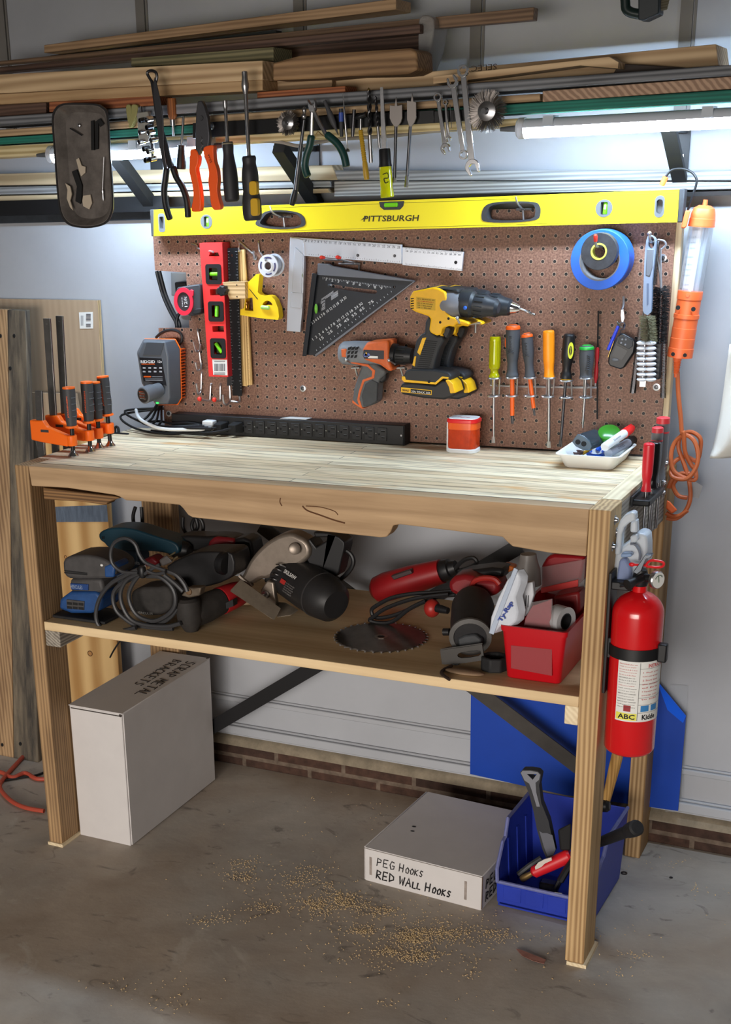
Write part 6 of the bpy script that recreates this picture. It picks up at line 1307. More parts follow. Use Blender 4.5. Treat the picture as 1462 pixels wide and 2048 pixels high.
# ---- white tray with small things
zr = ZT+.030
FL, FR, BR_ = Zp(1112, 905, zr), Zp(1237, 916, zr), Zp(1290, 876, zr)
FL = Vector((FL.x, FL.y, zr)); x0, x1 = FL.x, BR_.x+.0; y0, y1 = -.178, -.012
ty = thing('foam_tray', 'shallow white foam tray with small tools on the bench', 'tray', ((x0+x1)/2, (y0+y1)/2, ZT))
def tri_(ins, r, z): return [(a, b, z) for a, b in [(x, y) for x, y in rrect(x0+ins, x1-ins, y0+ins, y1-ins, r)]]
link('tray_shell', loft(MB(), [tri_(.020, .012, ZT), tri_(.017, .012, ZT+.002), tri_(.005, .016, zr-.003), tri_(0, .018, zr-.002), tri_(0, .018, zr), tri_(.005, .014, zr), tri_(.020, .010, ZT+.004)]), mat('foam_white', (236,236,234), .6), ty, ang=50)
zt0 = ZT+.0045
def P3(k, x, y, z): return Zp(*px(k, x, y), z)
sh = thing('pencil_sharpener', 'smoky plastic pencil sharpener with two holes in the white tray', 'sharpener', P3('H', 330, 450, zt0+.01), 'things in the white tray')
YS_ = -.115
so = ol('H', [(262,372),(290,335),(330,352),(385,395),(398,430),(385,462),(330,458),(275,430),(248,395)], YS_)
link('body', MB().hexa([Vector((x, YS_, z)) for x, z in so], [Vector((x+.020, YS_+.055, z+.003)) for x, z in so]), mat('sharp_smoke', (60,72,80), .15, trans=.35), sh, bev=.003)
link('face', MB().prism(so, YS_-.003, YS_), mat('sharp_face', (70,88,100), .35), sh, bev=.001)
for q in ((290,398),(335,412)): link('hole', MB().lathe(w3('H', *q, YS_-.003), (0, -1, 0), [(0, .0056), (.0008, .005), (.0003, .003)], 14), blkm, sh)
gt = thing('green_tape_dispenser', 'bright green tape dispenser disc behind the markers in the white tray', 'dispenser', P3('H', 520, 400, zt0), 'things in the white tray')
c = w3('H', 528, 340, -.06); ax = Vector((.1, -.55, .8))
link('disc', MB().lathe(c-ax*.008, ax, [(0, .021), (.001, .0225), (.004, .0225), (.0045, .012), (.0055, .0118)], 30), mat('disc_green', (30,190,48), .35), gt)
link('clear_shell', MB().lathe(c-ax*.0015, ax, [(0, .021), (.001, .0225), (.008, .0225), (.009, .021)], 30), mat('shell_green', (70,160,50), .2, trans=.4), gt)
def pen(name, lab, a, b, r, m, cat, capf, capm, z, cr=1.12):
    A = Zp(*px('H', *a), z[0]); B = Zp(*px('H', *b), z[1]); d = B-A; L = d.length
    t = thing(name, lab, cat, A, 'things in the white tray')
    link('barrel', MB().lathe(A, d, [(0, r*.7), (.002, r), (L*capf, r), (L*capf+.0005, r*.8)], 18), m, t)
    link('cap', MB().lathe(A+d*capf, d, [(0, r*.9), (.0005, r*cr), (L*(1-capf)*.7, r*cr*.95), (L*(1-capf), r*.75)], 18), capm, t)
    return t, A, B
t, A, B = pen('marker_pen', 'white marker with a red cap on top of the pile in the white tray', (492,438), (706,290), .0088, mat('marker_white', (226,230,232), .4), 'marker', .70, mat('cap_red', (226,34,34), .4), (zt0+.042, zt0+.062))
link('cap_clip', MB().tube([A+(B-A)*.74+Vector((-.001, -.004, .0085)), A+(B-A)*.98+Vector((-.001, -.004, .0080))], .0022, 6), mat('cap_red', (226,34,34)), t)
d = (B-A).normalized(); n_ = (CAM-A); n_ = (n_-d*n_.dot(d)).normalized(); u_ = n_.cross(d)
text('lettering', 'Sharpie', A+(B-A)*.22+n_*.0090-u_*.003, d, u_, .030, .006, mat('print_grey2', (90,92,98), .6), t)
t, A, B = pen('marker_pen', 'grey marker with a black cap lying in front in the white tray', (520,485), (728,375), .0088, mat('marker_grey2', (158,164,176), .4), 'marker', .72, blk, (zt0+.024, zt0+.030))
d = (B-A).normalized(); n_ = (CAM-A); n_ = (n_-d*n_.dot(d)).normalized(); u_ = n_.cross(d)
text('lettering', 'CHISEL', A+(B-A)*.22+n_*.0091-u_*.003, d, u_, .034, .006, mat('print_grey3', (60,62,70), .6), t)
A = P3('H', 322, 490, zt0+.006); B = P3('H', 470, 400, zt0+.030); d = B-A
pc = thing('pencil', 'yellow pencil leaning in the white tray', 'pencil', A, 'things in the white tray')
link('barrel', MB().cyl(A, B, .0036, n=6), mat('pencil_yellow', (226,168,40), .4), pc); link('ferrule', MB().cyl(A-d*.06, A, .0037), steel, pc); link('eraser', MB().cyl(A-d*.12, A-d*.06, .0034), mat('eraser_pink', (206,140,130), .7), pc)
sc = thing('scissors', 'blue handled scissors under the markers in the white tray', 'scissors', P3('H', 430, 490, zt0), 'things in the white tray')
lp = [P3('H', 430+62*math.cos(i*PI/8), 484+22*math.sin(i*PI/8), zt0+.006) for i in range(16)]
link('finger_loop', MB().tube(lp, .0042, 8, closed=True), mat('scissor_blue', (24,92,214), .4), sc)
link('handle', MB().tube(sm([P3('H', 440, 465, zt0+.008), P3('H', 470, 425, zt0+.018), P3('H', 520, 375, zt0+.03)]), .0055, 8), mat('scissor_blue', (24,92,214)), sc)
solo('measuring_tape', MB().tube([P3('H', 270+60*math.cos(i*PI/8), 472+14*math.sin(i*PI/8), zt0+.004) for i in range(16)], .0032, 6, closed=True, flat=1.2).tube([P3('H', 285+45*math.cos(i*PI/8), 476+10*math.sin(i*PI/8), zt0+.009) for i in range(16)], .0026, 6, closed=True), mat('strap_brown', (84,56,52), .6), 'small brown coil at the left of the white tray', 'coil', 'things in the white tray')
solo('black_stick', MB().hexa([P3('H', x, y, zt0+.004) for x, y in ((610,500),(640,505),(790,410),(775,400))], [P3('H', x, y, zt0+.010) for x, y in ((610,500),(640,505),(790,410),(775,400))]), dgry, 'dark grey flat stick at the right side of the white tray', 'stick', 'things in the white tray', bev=.0015)
# ---- screwdriver holder on the right side rail
xh = XR+.0
hz = [Xp(u, v, XR) for u, v in ((1277,985),(1277,996),(1330,976),(1330,960))]
ho = thing('tool_holder', 'black screwdriver holder screwed to the right side of the bench', 'holder', (XR+.02, -.3, .93))
zc = .932
link('holder_bar', MB().box(XR-.0015, XR+.034, -.338, -.205, zc-.012, zc), blk, ho, bev=.003)
link('holder_back', MB().box(XR-.0015, XR+.003, -.34, -.205, zc-.014, zc+.006), dgry, ho, bev=.001)
def sdrv(lab, top, bot, tip, hr, hm, x, rs=.0030, cap=None, flat=False):
    a = Xp(*top, x); b = Xp(*bot, x); c = Xp(*tip, x); y = b.y
    a = Vector((x, y, a.z)); b = Vector((x, y, max(b.z, zc+.001))); c = Vector((x, y, c.z))
    t = thing('screwdriver', lab, 'screwdriver', (x, y, b.z), 'screwdrivers on the bench side'); ax = b-a; L = ax.length
    link('handle', MB().lathe(a, ax, [(p.x, p.y) for p in sm([(0, hr*.6), (L*.02, hr*.9), (L*.1, hr), (L*.6, hr*.95), (L*.8, hr*.74), (L*.9, hr*.78), (L, hr*.95)], 4)], 20), hm, t)
    if cap: link('handle_cap', MB().lathe(a-ax*.004, ax, [(0, hr*.7), (.002, hr*1.0), (L*.10, hr*1.03), (L*.105, hr*.8)], 20), cap, t); link('grip_band', MB().lathe(a+ax*.22, ax, [(0, hr*.9), (.0005, hr*1.02), (L*.03, hr*1.02), (L*.031, hr*.9)], 20), cap, t)
    link('shaft', MB().cyl(b, c, rs), steel, t)
    if flat: link('flat_tip', MB().hexa([c+Vector((-.001, s*rs, .012)) for s in (-1, 1)]+[c+Vector((.001, s*rs, .012)) for s in (1, -1)], [c+Vector((-.0005, s*.0055, -.002)) for s in (-1, 1)]+[c+Vector((.0005, s*.0055, -.002)) for s in (1, -1)]), steel, t)
    return t, a, b
sdrv('red handled screwdriver in the side holder, nearest the front', (1291,892), (1292,982), (1294,1075), .0105, mat('sd_red', (216,34,48), .35), XR+.020)
t, a, b = sdrv('glossy black handled screwdriver beside the red one in the side holder', (1311,882), (1303,975), (1302,1080), .0125, mat('sd_black', (18,18,20), .2), XR+.024, .003)
text('lettering', '1/4 x 6', a+(b-a)*.55+Vector((.002, -.0128, 0)), (0, 0, 1), (-1, 0, 0), .03, .003, inkw, t)
sdrv('grey screwdriver with red cap in the side holder, short one', (1298,868), (1308,965), (1309,1055), .0110, mat('sd_grey', (112,112,116), .5), XR+.018, .0032, mat('sd_redcap', (210,60,66), .4))
sdrv('tall grey and red screwdriver at the back of the side holder', (1309,848), (1318,958), (1316,1050), .0128, mat('sd_grey', (112,112,116)), XR+.022, .0034, mat('sd_redcap', (210,60,66)), True)
# ---- clear case with handle on the side rail
yc = -.455
frost = mat('frosted_plastic', (222,230,238), .25, trans=.35, alpha=.9)
cc = thing('carry_case', 'translucent white plastic case with handle hung on the bench right side', 'case', at0('s', 640, 1600, yc))
hO = ol('s', [(480,1330),(490,1180),(510,1000),(545,920),(600,860),(680,828),(718,845),(722,930),(650,955),(590,1010),(562,1090),(555,1200),(540,1330)], yc)
link('handle', MB().prism(hO, yc-.010, yc+.014), frost, cc, bev=.004, seg=3)
link('handle_leg', PR('s', [(648,960),(724,930),(730,1090),(640,1085)], yc-.006, yc+.014), frost, cc, bev=.004)
bO = ol('s', [(470,1640),(480,1330),(560,1240),(640,1180),(720,1090),(800,1088),(850,1130),(858,1340),(840,1480),(700,1600),(640,1660)], yc+.01)
link('body', MB().prism(sm2(bO, 2), yc+.004, yc+.05), frost, cc, bev=.008, seg=3)
link('latch', PR('s', [(640,1130),(720,1105),(735,1180),(700,1200),(650,1210)], yc-.010, yc+.01), mat('latch_clear', (226,234,242), .12, trans=.4), cc, bev=.003)
link('strap', MB().tube(sm([w3('s', x, y, yc-.006) for x, y in ((650,1215),(700,1220),(740,1270),(760,1330),(755,1400))], 4), .0045, 8, flat=.5), mat('strap_grey', (120,126,138), .3), cc)
link('inner_cup', PR('s', [(520,1400),(590,1385),(620,1440),(650,1500),(650,1640),(480,1650),(500,1500)], yc-.012, yc+.01), mat('cup_blue', (150,166,206), .15, trans=.4), cc, bev=.004)
link('cup_rim', PR('s', [(535,1330),(660,1325),(665,1370),(530,1380)], yc-.014, yc+.004), mat('rim_blue', (150,176,214), .2, trans=.2), cc, bev=.003)
# ---- fire extinguisher
ex = .953; e1 = Xp(1271, 1300, ex); ey = e1.y; zb = Xp(1265, 1487, ex).z; R = .0465
fx = thing('fire_extinguisher', 'red ABC fire extinguisher strapped to the front right bench leg', 'fire extinguisher', (ex, ey, zb))
zs_ = Xp(1271, 1232, ex).z; ztp = Xp(1275, 1186, ex).z
rdx = mat('extinguisher_red', (206,20,26), .22, coat=.5)
prof = [(0, R*.80), (.004, R*.93), (.010, R)]; hs = zs_-zb; prof += [(hs, R)]
for i in range(1, 9): t_ = i/8*PI/2; prof.append((hs+(ztp-zs_)*math.sin(t_), max(R*math.cos(t_), .013)))
prof += [(ztp-zb+.014, .0125)]
link('cylinder', MB().lathe((ex, ey, zb), (0, 0, 1), prof, 48), rdx, fx, ang=50)
th0 = math.atan2(CAM.y-ey, CAM.x-ex)
def cp(a, z, r=R): q = th0+math.radians(a); return Vector((ex+r*math.cos(q), ey+r*math.sin(q), z))
def patch(a0, a1, z0, z1, r): 
    mb = MB(); n = max(2, int(abs(a1-a0)/4)); f = [cp(a0+(a1-a0)*i/n, z, r) for z in (z0, z1) for i in range(n+1)]
    g = [cp(a0+(a1-a0)*i/n, z, r-.0004) for z in (z0, z1) for i in range(n+1)]; m = len(f)
    mb.add(f+g, [(i, i+1, n+2+i, n+1+i) for i in range(n)]+[(m+i+1, m+i, m+n+1+i, m+n+2+i) for i in range(n)]); return mb
def ctext(name, s, a0, a1, z0, z1, m, par, r=R+.0011, bold=.0):
    o = text(name, s, (0, 0, 0), (1, 0, 0), (0, 1, 0), 1, 1, m, par, local=True, off=0, bold=bold)
    inv = WM[par.name].inverted()
    for v in o.data.vertices: v.co = inv @ cp(a0+(a1-a0)*v.co.x, z0+(z1-z0)*v.co.y, r)
    return o
zl0 = Xp(1262, 1428, ex).z+.002; zl1 = Xp(1262, 1318, ex).z; H_l = zl1-zl0
lbl = link('label', patch(-37, 92, zl0, zl1, R+.0006), paper, fx)
link('label_abc', patch(-35, 12, zl0+.003, zl0+H_l*.14, R+.0009), mat('abc_yellow', (228,222,90), .5), lbl)
ctext('lettering', 'ABC', -30, 8, zl0+.005, zl0+H_l*.125, ink, lbl, bold=.03)
ctext('lettering', 'INSTRUCTIONS', 32, 88, zl1-.013, zl1-.006, inkr, lbl, bold=.02)
random.seed(3)
W6 = ['REMOTE NOT CHARGED', 'CAUTION do not spray near', 'trash wood paper', 'RECHARGE after use', 'liquids grease electrical', 'inspect gauge monthly', 'keep from freezing below', 'for use on A B C fires', 'store in dry place']
for i in range(17):
    z = zl1-.008-i*H_l*.044
    ctext('lettering', random.choice(W6), -33, 6+random.uniform(-4, 4), z, z+.0022, (inkr if i < 5 or i == 8 else mat('ink_grey', (60,58,58), .6)), lbl)
for i, s in enumerate(('1 Pull pin', 'hold unit upright', '2 Start back', 'aim at base', 'of fire', '3 Squeeze lever', 'sweep side', 'to side')):
    z = zl1-.024-i*H_l*.062; ctext('lettering', s, 20, 62, z, z+.0032, inkr, lbl)
mb = MB()
for z in (zl1-.015, zl0+H_l*.62, zl0+H_l*.40, zl0+H_l*.28, zl0+H_l*.15): 
    q = patch(14, 90, z, z+.0005, R+.0009); mb.add(q.v, q.f)
q = patch(13, 14, zl0+.003, zl1-.003, R+.0009); mb.add(q.v, q.f)
link('label_rule', mb, mat('ink_grey', (60,58,58)), lbl)
link('label_pictogram', patch(20, 40, zl0+H_l*.17, zl0+H_l*.27, R+.0009), mat('pict_blue', (60,130,190), .5), lbl)
link('label_pictogram', patch(46, 66, zl0+H_l*.17, zl0+H_l*.27, R+.0009), mat('pict_blue', (60,130,190)), lbl)
link('label_figure', patch(-18, -2, zl0+H_l*.17, zl0+H_l*.27, R+.0009), mat('fig_red', (150,40,44), .5), lbl)
ctext('lettering', 'Kidde', 24, 60, zl0+.004, zl0+H_l*.12, ink, lbl, bold=.03)
zst = Xp(1275, 1291, ex).z
link('strap', MB().pipe((ex, ey, zst-.011), (ex, ey, zst+.011), R+.0022, R+.0002, 48), blk, fx)
q = cp(62, zst, R+.006); link('strap_buckle', MB().box(q.x-.007, q.x+.010, q.y-.008, q.y+.010, zst-.015, zst+.020), blk, fx, bev=.003)
link('mount_plate', MB().box(XR+.0005, XR+.006, ey-.022, ey+.030, zst-.09, zst+.145), blk, fx, bev=.001)
link('mount_arm', MB().box(XR+.0005, ex-.012, ey-.016, ey+.02, ztp+.001, ztp+.016), blk, fx, bev=.002)
link('mount_hook', MB().box(XR+.0005, ex-R*.7, ey-.018, ey+.018, zst-.02, zst+.02), blk, fx, bev=.002)
zv = ztp+.014
link('valve_body', MB().lathe((ex, ey, zv-.004), (0, 0, 1), [(0, .013), (.008, .015), (.018, .014), (.030, .011)], 18), blk, fx)
# levers (towards -x/-y front), gauge to the right
lx = Vector((math.cos(th0-1.15), math.sin(th0-1.15), 0))
def sp(u, v, d=0.): return Yp(u, v, ey-.012+d)
link('carry_lever', MB().hexa([sp(1258,1178)+Vector((0, -.010, 0)), sp(1270,1168)+Vector((0, -.010, 0)), sp(1290,1150)+Vector((0, -.010, 0)), sp(1277,1150)+Vector((0, -.010, 0))], [sp(1258,1178)+Vector((0, .012, 0)), sp(1270,1168)+Vector((0, .012, 0)), sp(1290,1150)+Vector((0, .012, 0)), sp(1277,1150)+Vector((0, .012, 0))]), blk, fx, bev=.002)
pts = [sp(u, v) for u, v in ((1268,1142),(1284,1120),(1292,1107),(1306,1108),(1303,1113),(1294,1116),(1284,1140),(1276,1146))]
link('squeeze_lever', MB().hexa([p+Vector((0, -.009, 0)) for p in pts], [p+Vector((0, .009, 0)) for p in pts]), mat('lever_steel', (120,126,134), .25, .9), fx, bev=.001)
link('nozzle', MB().lathe(sp(1285,1155), sp(1255,1170, -.03)-sp(1285,1155), [(0, .008), (.02, .0075), ((sp(1255,1170, -.03)-sp(1285,1155)).length, .0105), ((sp(1255,1170, -.03)-sp(1285,1155)).length+.001, .007)], 16), blk, fx)
link('hose_clip', MB().tube(sm([sp(1262,1166, -.01), sp(1244,1166, -.012), sp(1240,1168, -.012)]), .0022, 6).tube(sm([sp(1262,1170, -.01), sp(1244,1172, -.012), sp(1240,1173, -.012)]), .0022, 6), blk, fx)
g0 = sp(1290,1155, .004); g1 = sp(1311,1159, -.006)
link('gauge_stem', MB().cyl(g0, g1, .0075), blk, fx)
gn = (g1-g0).normalized(); gn = Vector((.85, -.55, .05)).normalized()
link('gauge', MB().lathe(g1-gn*.002, gn, [(0, .010), (.001, .0165), (.007, .0165), (.009, .0150)], 26), steel, fx)
link('gauge_face', MB().lathe(g1+gn*.0068, gn, [(0, .0145), (.0006, .0145)], 26), paper, fx)
gs = gn.cross(ZD).normalized(); link('gauge_needle', MB().tube([g1+gn*.0082-ZD*.004, g1+gn*.0082+ZD*.008+gs*.002], .0008, 5).tube([g1+gn*.0082+gs*(.009*math.cos(a_))+ZD*(.009*math.sin(a_)) for a_ in [math.radians(d) for d in range(20, 160, 10)]], .0007, 4), mat('gauge_ink', (90,110,90), .5), fx)
pr_ = [sp(u, v, .002) for u, v in ((1292,1131),(1302,1121),(1322,1123),(1328,1128),(1322,1134),(1304,1134))]
link('pull_pin', MB().tube(sm(pr_, 4, True), .0024, 8, closed=True).tube([sp(1262,1129, .006), sp(1294,1131, .002)], .0022, 8).ell(sp(1264,1129, .006), (.006, .004, .004), 10, 6), mat('pin_red', (214,30,36), .35), fx)
# ---- orange work light
lw = mat('lamp_orange', (236,108,56), .42)
YWL = -.005
wl = thing('work_light', 'orange caged work light hanging on the right of the pegboard', 'lamp', at0('f', 1368, 715, YWL))
A0 = w3('r', 1130, 1050, YWL); A1 = w3('r', 1080, 1400, YWL); HT = w3('G', 1242, 368, YWL); HB = w3('G', 1195, 712, YWL)
ax = (HB-A0).normalized(); dl = lambda p: (p-A0).dot(ax)
link('top_cap', MB().lathe(A0, ax, [(0, .0045), (.010, .0050), (.0105, .012), (.016, .021), (.026, .0245), (.034, .0250), (.035, .0258), (.047, .0262), (.050, .0268), (dl(A1)-.002, .0270), (dl(A1), .0240)], 32, sy=.95), lw, wl, ang=28)
link('hook_lug', MB().hexa([w3('r', x, y, YWL-.030) for x, y in ((862,1190),(930,1190),(880,1400),(850,1430),(800,1420))], [w3('r', x, y, YWL-.012) for x, y in ((862,1190),(930,1190),(880,1400),(850,1430),(800,1420))]), lw, wl, bev=.002)
q0 = A0+ax*(dl(A1)-.004); q1 = A0+ax*(dl(HT)+.006)
link('clear_tube', MB().pipe(q0, q1, .0235, .0222, 32), mat('tube_clear', (235,240,245), .06, trans=.9, alpha=.35), wl)
m0 = A0+ax*(dl(A1)-.002)+Vector((-.008, 0, 0)); m1 = A0+ax*(dl(HT)+.004)+Vector((-.008, 0, 0))
sdx = Vector((1, 0, 0)); n_ = Vector((0, -1, 0))
link('reflector', MB().hexa([m0-sdx*.009, m0+sdx*.012, m1+sdx*.012, m1-sdx*.009], [p+Vector((0, .004, 0)) for p in (m0-sdx*.009, m0+sdx*.012, m1+sdx*.012, m1-sdx*.009)]), mat('reflector_white', (222,230,238), .4), wl)
link('lamp_rod', MB().cyl(m0+sdx*.018+Vector((0, .005, 0)), m1+sdx*.018+Vector((0, .005, 0)), .0045), mat('rod_grey', (186,196,208), .3), wl)
dn = (m1-m0); 
for i, (f, s) in enumerate(((.05, 'WARNING'), (.16, 'Use 75 watt'), (.24, 'bulb only'), (.32, 'disconnect'), (.45, 'DANGER'), (.56, 'risk of shock'), (.64, 'keep dry'), (.72, 'indoor use'), (.86, 'Commercial'), (.93, 'Electric'))):
    p = m0+dn*(f+.03)-sdx*.007; text('lettering', s, p+Vector((0, -.0006, 0)), sdx, ZD, .016, .0045, mat('print_slate', (96,110,130), .6), wl)
L0 = dl(HT); L1 = dl(HB); r = .0245
link('handle', MB().lathe(A0+ax*L0, ax, [(0, r*.98), (.003, r), (.016, r), (.0165, r*.95), (.045, r*.96), (.0455, r*1.03), (.053, r*1.03), (.0535, r*.97), (.072, r*.96), (.0725, r*.99), (.092, r*.97), (.0925, r*1.0), (.112, r*.98), (.1125, r*1.02), (L1-L0, r*1.02), (L1-L0+.001, r*.8)], 32), lw, wl, ang=28)
link('socket_hole', MB().lathe(w3('G', 1186, 456, YWL-.0245), (0, -1, 0), [(0, .0045), (.0006, .0042)], 14).lathe(w3('G', 1266, 464, YWL-.0235), (0, -1, 0), [(0, .0045), (.0006, .0042)], 14), blkm, wl)
link('handle_button', MB().lathe(w3('G', 1237, 392, YWL-.024), (0, -1, 0), [(0, .004), (.0015, .0036)], 12), lw, wl)
link('vent_notch', MB().lathe(w3('G', 1160, 698, YWL-.0245), (0, -1, 0), [(0, .004), (.0006, .0038)], 12).lathe(w3('G', 1222, 704, YWL-.0245), (0, -1, 0), [(0, .004), (.0006, .0038)], 12), blkm, wl)
pr = [(0, .0085)]
for i in range(6): pr += [(.006+i*.005, .0082-.0004*i), (.008+i*.005, .0066-.0004*i)]
link('strain_relief', MB().lathe(w3('G', 1184, 715, YWL), (.0, 0, -1), pr+[(.040, .0045)], 12), lw, wl)
hk = [w3('r', x, y, YWL-.012) for x, y in ((890,1195),(930,1080),(970,960),(1010,820),(990,740),(930,680),(830,645),(740,645),(680,662),(630,710),(605,745))]
link('hanger_hook', MB().tube(sm(hk), .0024, 8), blks, wl)
link('hook_tip', MB().lathe(hk[-1], w3('r', 558, 840, YWL-.012)-hk[-1], [(0, .0045), (.001, .0058), (.017, .0056), (.018, .004)], 12), lw, wl)
cdm = mat('cord_orange', (190,98,52), .5)
cd_ = [w3('G', 1184, 790, YWL), w3('G', 1188, 900, YWL), w3('G', 1200, 1020, YWL), w3('G', 1206, 1100, YWL)]
cx_ = [('H', x, y) for x, y in ((1100,330),(1110,470),(1150,560),(1190,620),(1180,690),(1060,650),(1010,590),(1005,480),(1040,390),(1110,345),(1180,390),(1210,500),(1190,600),(1120,680),(1010,660),(1020,560),(1110,510),(1200,540),(1230,430),(1220,360),(1150,320),(1080,350),(1060,440),(1100,560),(1140,690),(1150,830),(1110,930),(1040,985),(970,980))]
ZO = [0, .004, .008, .006, -.004, -.008, -.006, 0, .006, .004, 0, -.004, -.008, -.012, -.010, .004, .012, .014, .016, .014, .016, .01, .008, .006, .004, .002, 0, 0, 0]
cd_ += [w3(k, x, y, YWL+dz*1.2) for (k, x, y), dz in zip(cx_, ZO)]
link('cord', MB().tube(sm(cd_, 5), .0046, 9), cdm, wl)
link('cord_loop', MB().tube(sm([w3('H', x, y, YWL+.01) for x, y in ((1105,640),(1040,690),(1020,740),(1060,810),(1130,825))], 5), .0046, 9).tube(sm([w3('H', x, y, YWL+.006) for x, y in ((985,750),(1010,690),(1080,640),(1150,640))], 5), .0046, 9).tube(sm([w3('H', x, y, YWL-.004) for x, y in ((965,940),(1010,965),(1070,960),(1130,920))], 5), .0046, 9), cdm, wl)
link('cord_plug', MB().hexa([w3('s', x, y, YWL-.014) for x, y in ((1075,700),(1110,720),(1200,820),(1130,865),(1062,800))], [w3('s', x, y, YWL+.010) for x, y in ((1075,700),(1110,720),(1200,820),(1130,865),(1062,800))]), lw, wl, bev=.003)
link('cord_tag', MB().hexa([w3('H', x, y, YWL+.02) for x, y in ((1170,690),(1245,735),(1215,830),(1165,820))], [w3('H', x, y, YWL+.022) for x, y in ((1170,690),(1245,735),(1215,830),(1165,820))]), mat('tag_clear', (190,190,190), .3, trans=.5), wl)
# ---- white cloth at the right edge of the picture
mb = MB(); n = 40; vs = []; m_ = 14; yC = -.02
pl = [Yp(1458, 690, yC), Yp(1447, 760, yC), Yp(1436, 830, yC), Yp(1424, 895, yC), Yp(1420, 915, yC)]
for j in range(m_+1):
    f = j/m_*(len(pl)-1); i0 = min(int(f), len(pl)-2); a = pl[i0].lerp(pl[i0+1], f-i0)
    for i in range(n+1):
        u = i/n; w_ = .30+.0*j; x = a.x+u*w_; y = yC+.018*math.sin(u*19+.3*j)*min(1, .3+j/m_)+.012*math.sin(u*7+1); vs.append((x, y, a.z-.012*u*(j/m_)))
fs = [(j*(n+1)+i, j*(n+1)+i+1, (j+1)*(n+1)+i+1, (j+1)*(n+1)+i) for j in range(m_) for i in range(n)]
mb.add(vs, fs); o = solo('hanging_cloth', mb, mat('cloth_white', (214,212,204), .9, bump=.2, nscale=300), 'white cloth with a stitched hem hanging at the right edge', 'cloth', ang=180)
so_ = o.modifiers.new('thick', 'SOLIDIFY'); so_.thickness = .003
# ================================================================== boards leaning at the left
def slab(name, lab, q, ys, depth, m, cat='board', group='boards leaning at the left', bev=.001):
    P4 = [Yp(u, v, y) for (u, v), y in zip(q, ys)]
    return solo(name, MB().hexa(P4, [p+Vector((0, depth, 0)) for p in P4]), m, lab, cat, group, bev=bev)
ply = wood('plywood', (150,128,104), (178,156,130), 2, 14, .15, contrast=.35)
P4 = [Yp(-120, 596, .088), Yp(195, 601, .088), Yp(218, 1500, .056), Yp(-120, 1478, .056)]
P4[2].z = P4[3].z = .0005; P4[2].x = P4[1].x; P4[3].x = P4[0].x
pw = thing('plywood_sheet', 'tan plywood sheet with a barcode sticker leaning on the wall at left', 'plywood', (P4[2].x-.2, .07, 0), 'boards leaning at the left')
link('sheet', MB().hexa(P4, [p+Vector((0, .012, 0)) for p in P4]), ply, pw)
link('edge', MB().hexa([P4[1], P4[2], P4[2]+Vector((.0012, 0, 0)), P4[1]+Vector((.0012, 0, 0))], [p+Vector((0, .012, 0)) for p in (P4[1], P4[2], P4[2]+Vector((.0012, 0, 0)), P4[1]+Vector((.0012, 0, 0)))]), wood('ply_edge', (150,120,80), (226,200,150), 2, 60, .2), pw)
yb = .0857
st = link('barcode_sticker', MB().prism(ol('k5', [(826,182),(968,178),(972,350),(836,352)], yb), yb-.001, yb+.004), paper, pw)
mb = MB(); random.seed(5)
for a, b in ((196, 272), (300, 330)):
    v = a
    while v < b: w_ = random.choice((2, 4, 5)); mb.prism(ol('k5', [(902,v),(950,v),(950,v+w_),(902,v+w_)], yb), yb-.0016, yb-.0009); v += w_+random.choice((2, 3, 4))
for x in (848,858,868): mb.prism(ol('k5', [(x,215),(x+3,215),(x+3,320),(x,320)], yb), yb-.0016, yb-.0009)
link('barcode', mb, mat('barcode_slate', (80,84,96), .7), st)
slab('board_offcut', 'tan board offcut lower left behind the clamps', [(57,785),(150,788),(190,1020),(70,1010)], (.05, .05, .05, .05), .012, ply)
pl_w = mat('pallet_grey', (128,116,98), .85, noise=0, col2=(62,58,54), nscale=6, stretch=(6, 6, .5), bump=.8)
pl_t = wood('pallet_tan', (134,104,74), (188,154,114), 2, 26, .3)
q = [(-60,616),(51,621),(74,1500),(-60,1536)]
P4 = [Yp(u, v, y) for (u, v), y in zip(q, (.0, .0, -.11, -.11))]; P4[2].z = P4[3].z = .0
pk = thing('weathered_plank', 'grey weathered split plank standing at the far left', 'board', (P4[2].x, -.1, 0), 'boards leaning at the left')
mid = lambda a, b, f: a.lerp(b, f)
A_, B_ = mid(P4[0], P4[1], .68), mid(P4[3], P4[2], .66)
link('tan_half', MB().hexa([P4[0], A_+Vector((-.0015, 0, 0)), B_+Vector((-.0015, 0, 0)), P4[3]], [p+Vector((0, .02, 0)) for p in (P4[0], A_+Vector((-.0015, 0, 0)), B_+Vector((-.0015, 0, 0)), P4[3])]), pl_t, pk, bev=.001)
link('grey_half', MB().hexa([A_, P4[1], P4[2], B_], [p+Vector((0, .02, 0)) for p in (A_, P4[1], P4[2], B_)]), pl_w, pk, bev=.002)
for u, v in ((28,672),(1,672),(20,737),(40,1488),(4,1490)):
    p = Yp(u, v, 0-.11*(v-620)/880); link('nail_hole', MB().lathe(p+Vector((0, .0015, 0)), (0, -1, 0), [(0, .0045), (.0022, .004)], 8, sx=1., sy=1.3), blkm, pk)
slab('pallet_strip', 'narrow grey splintered strip beside the weathered plank', [(58,830),(62,840),(78,912),(62,925)], (.02, .02, .02, .02), .012, pl_w)
w_knot = wood('knotty_pine', (176,132,76), (222,186,128), 2, 12, .6, contrast=.3, ringscale=.45)
YK_ = .02
P4 = [Yp(112, 1004, YK_), Yp(210, 1004, YK_), Yp(240, 1330, YK_), Yp(128, 1330, YK_)]
kb = thing('knotty_board', 'wide knotty pine board with a blue stained top behind the left leg', 'board', (P4[0].x, YK_, 0), 'boards leaning at the left')
x0, x1 = P4[0].x-.02, .5*(P4[1].x+P4[2].x); ztop = .93
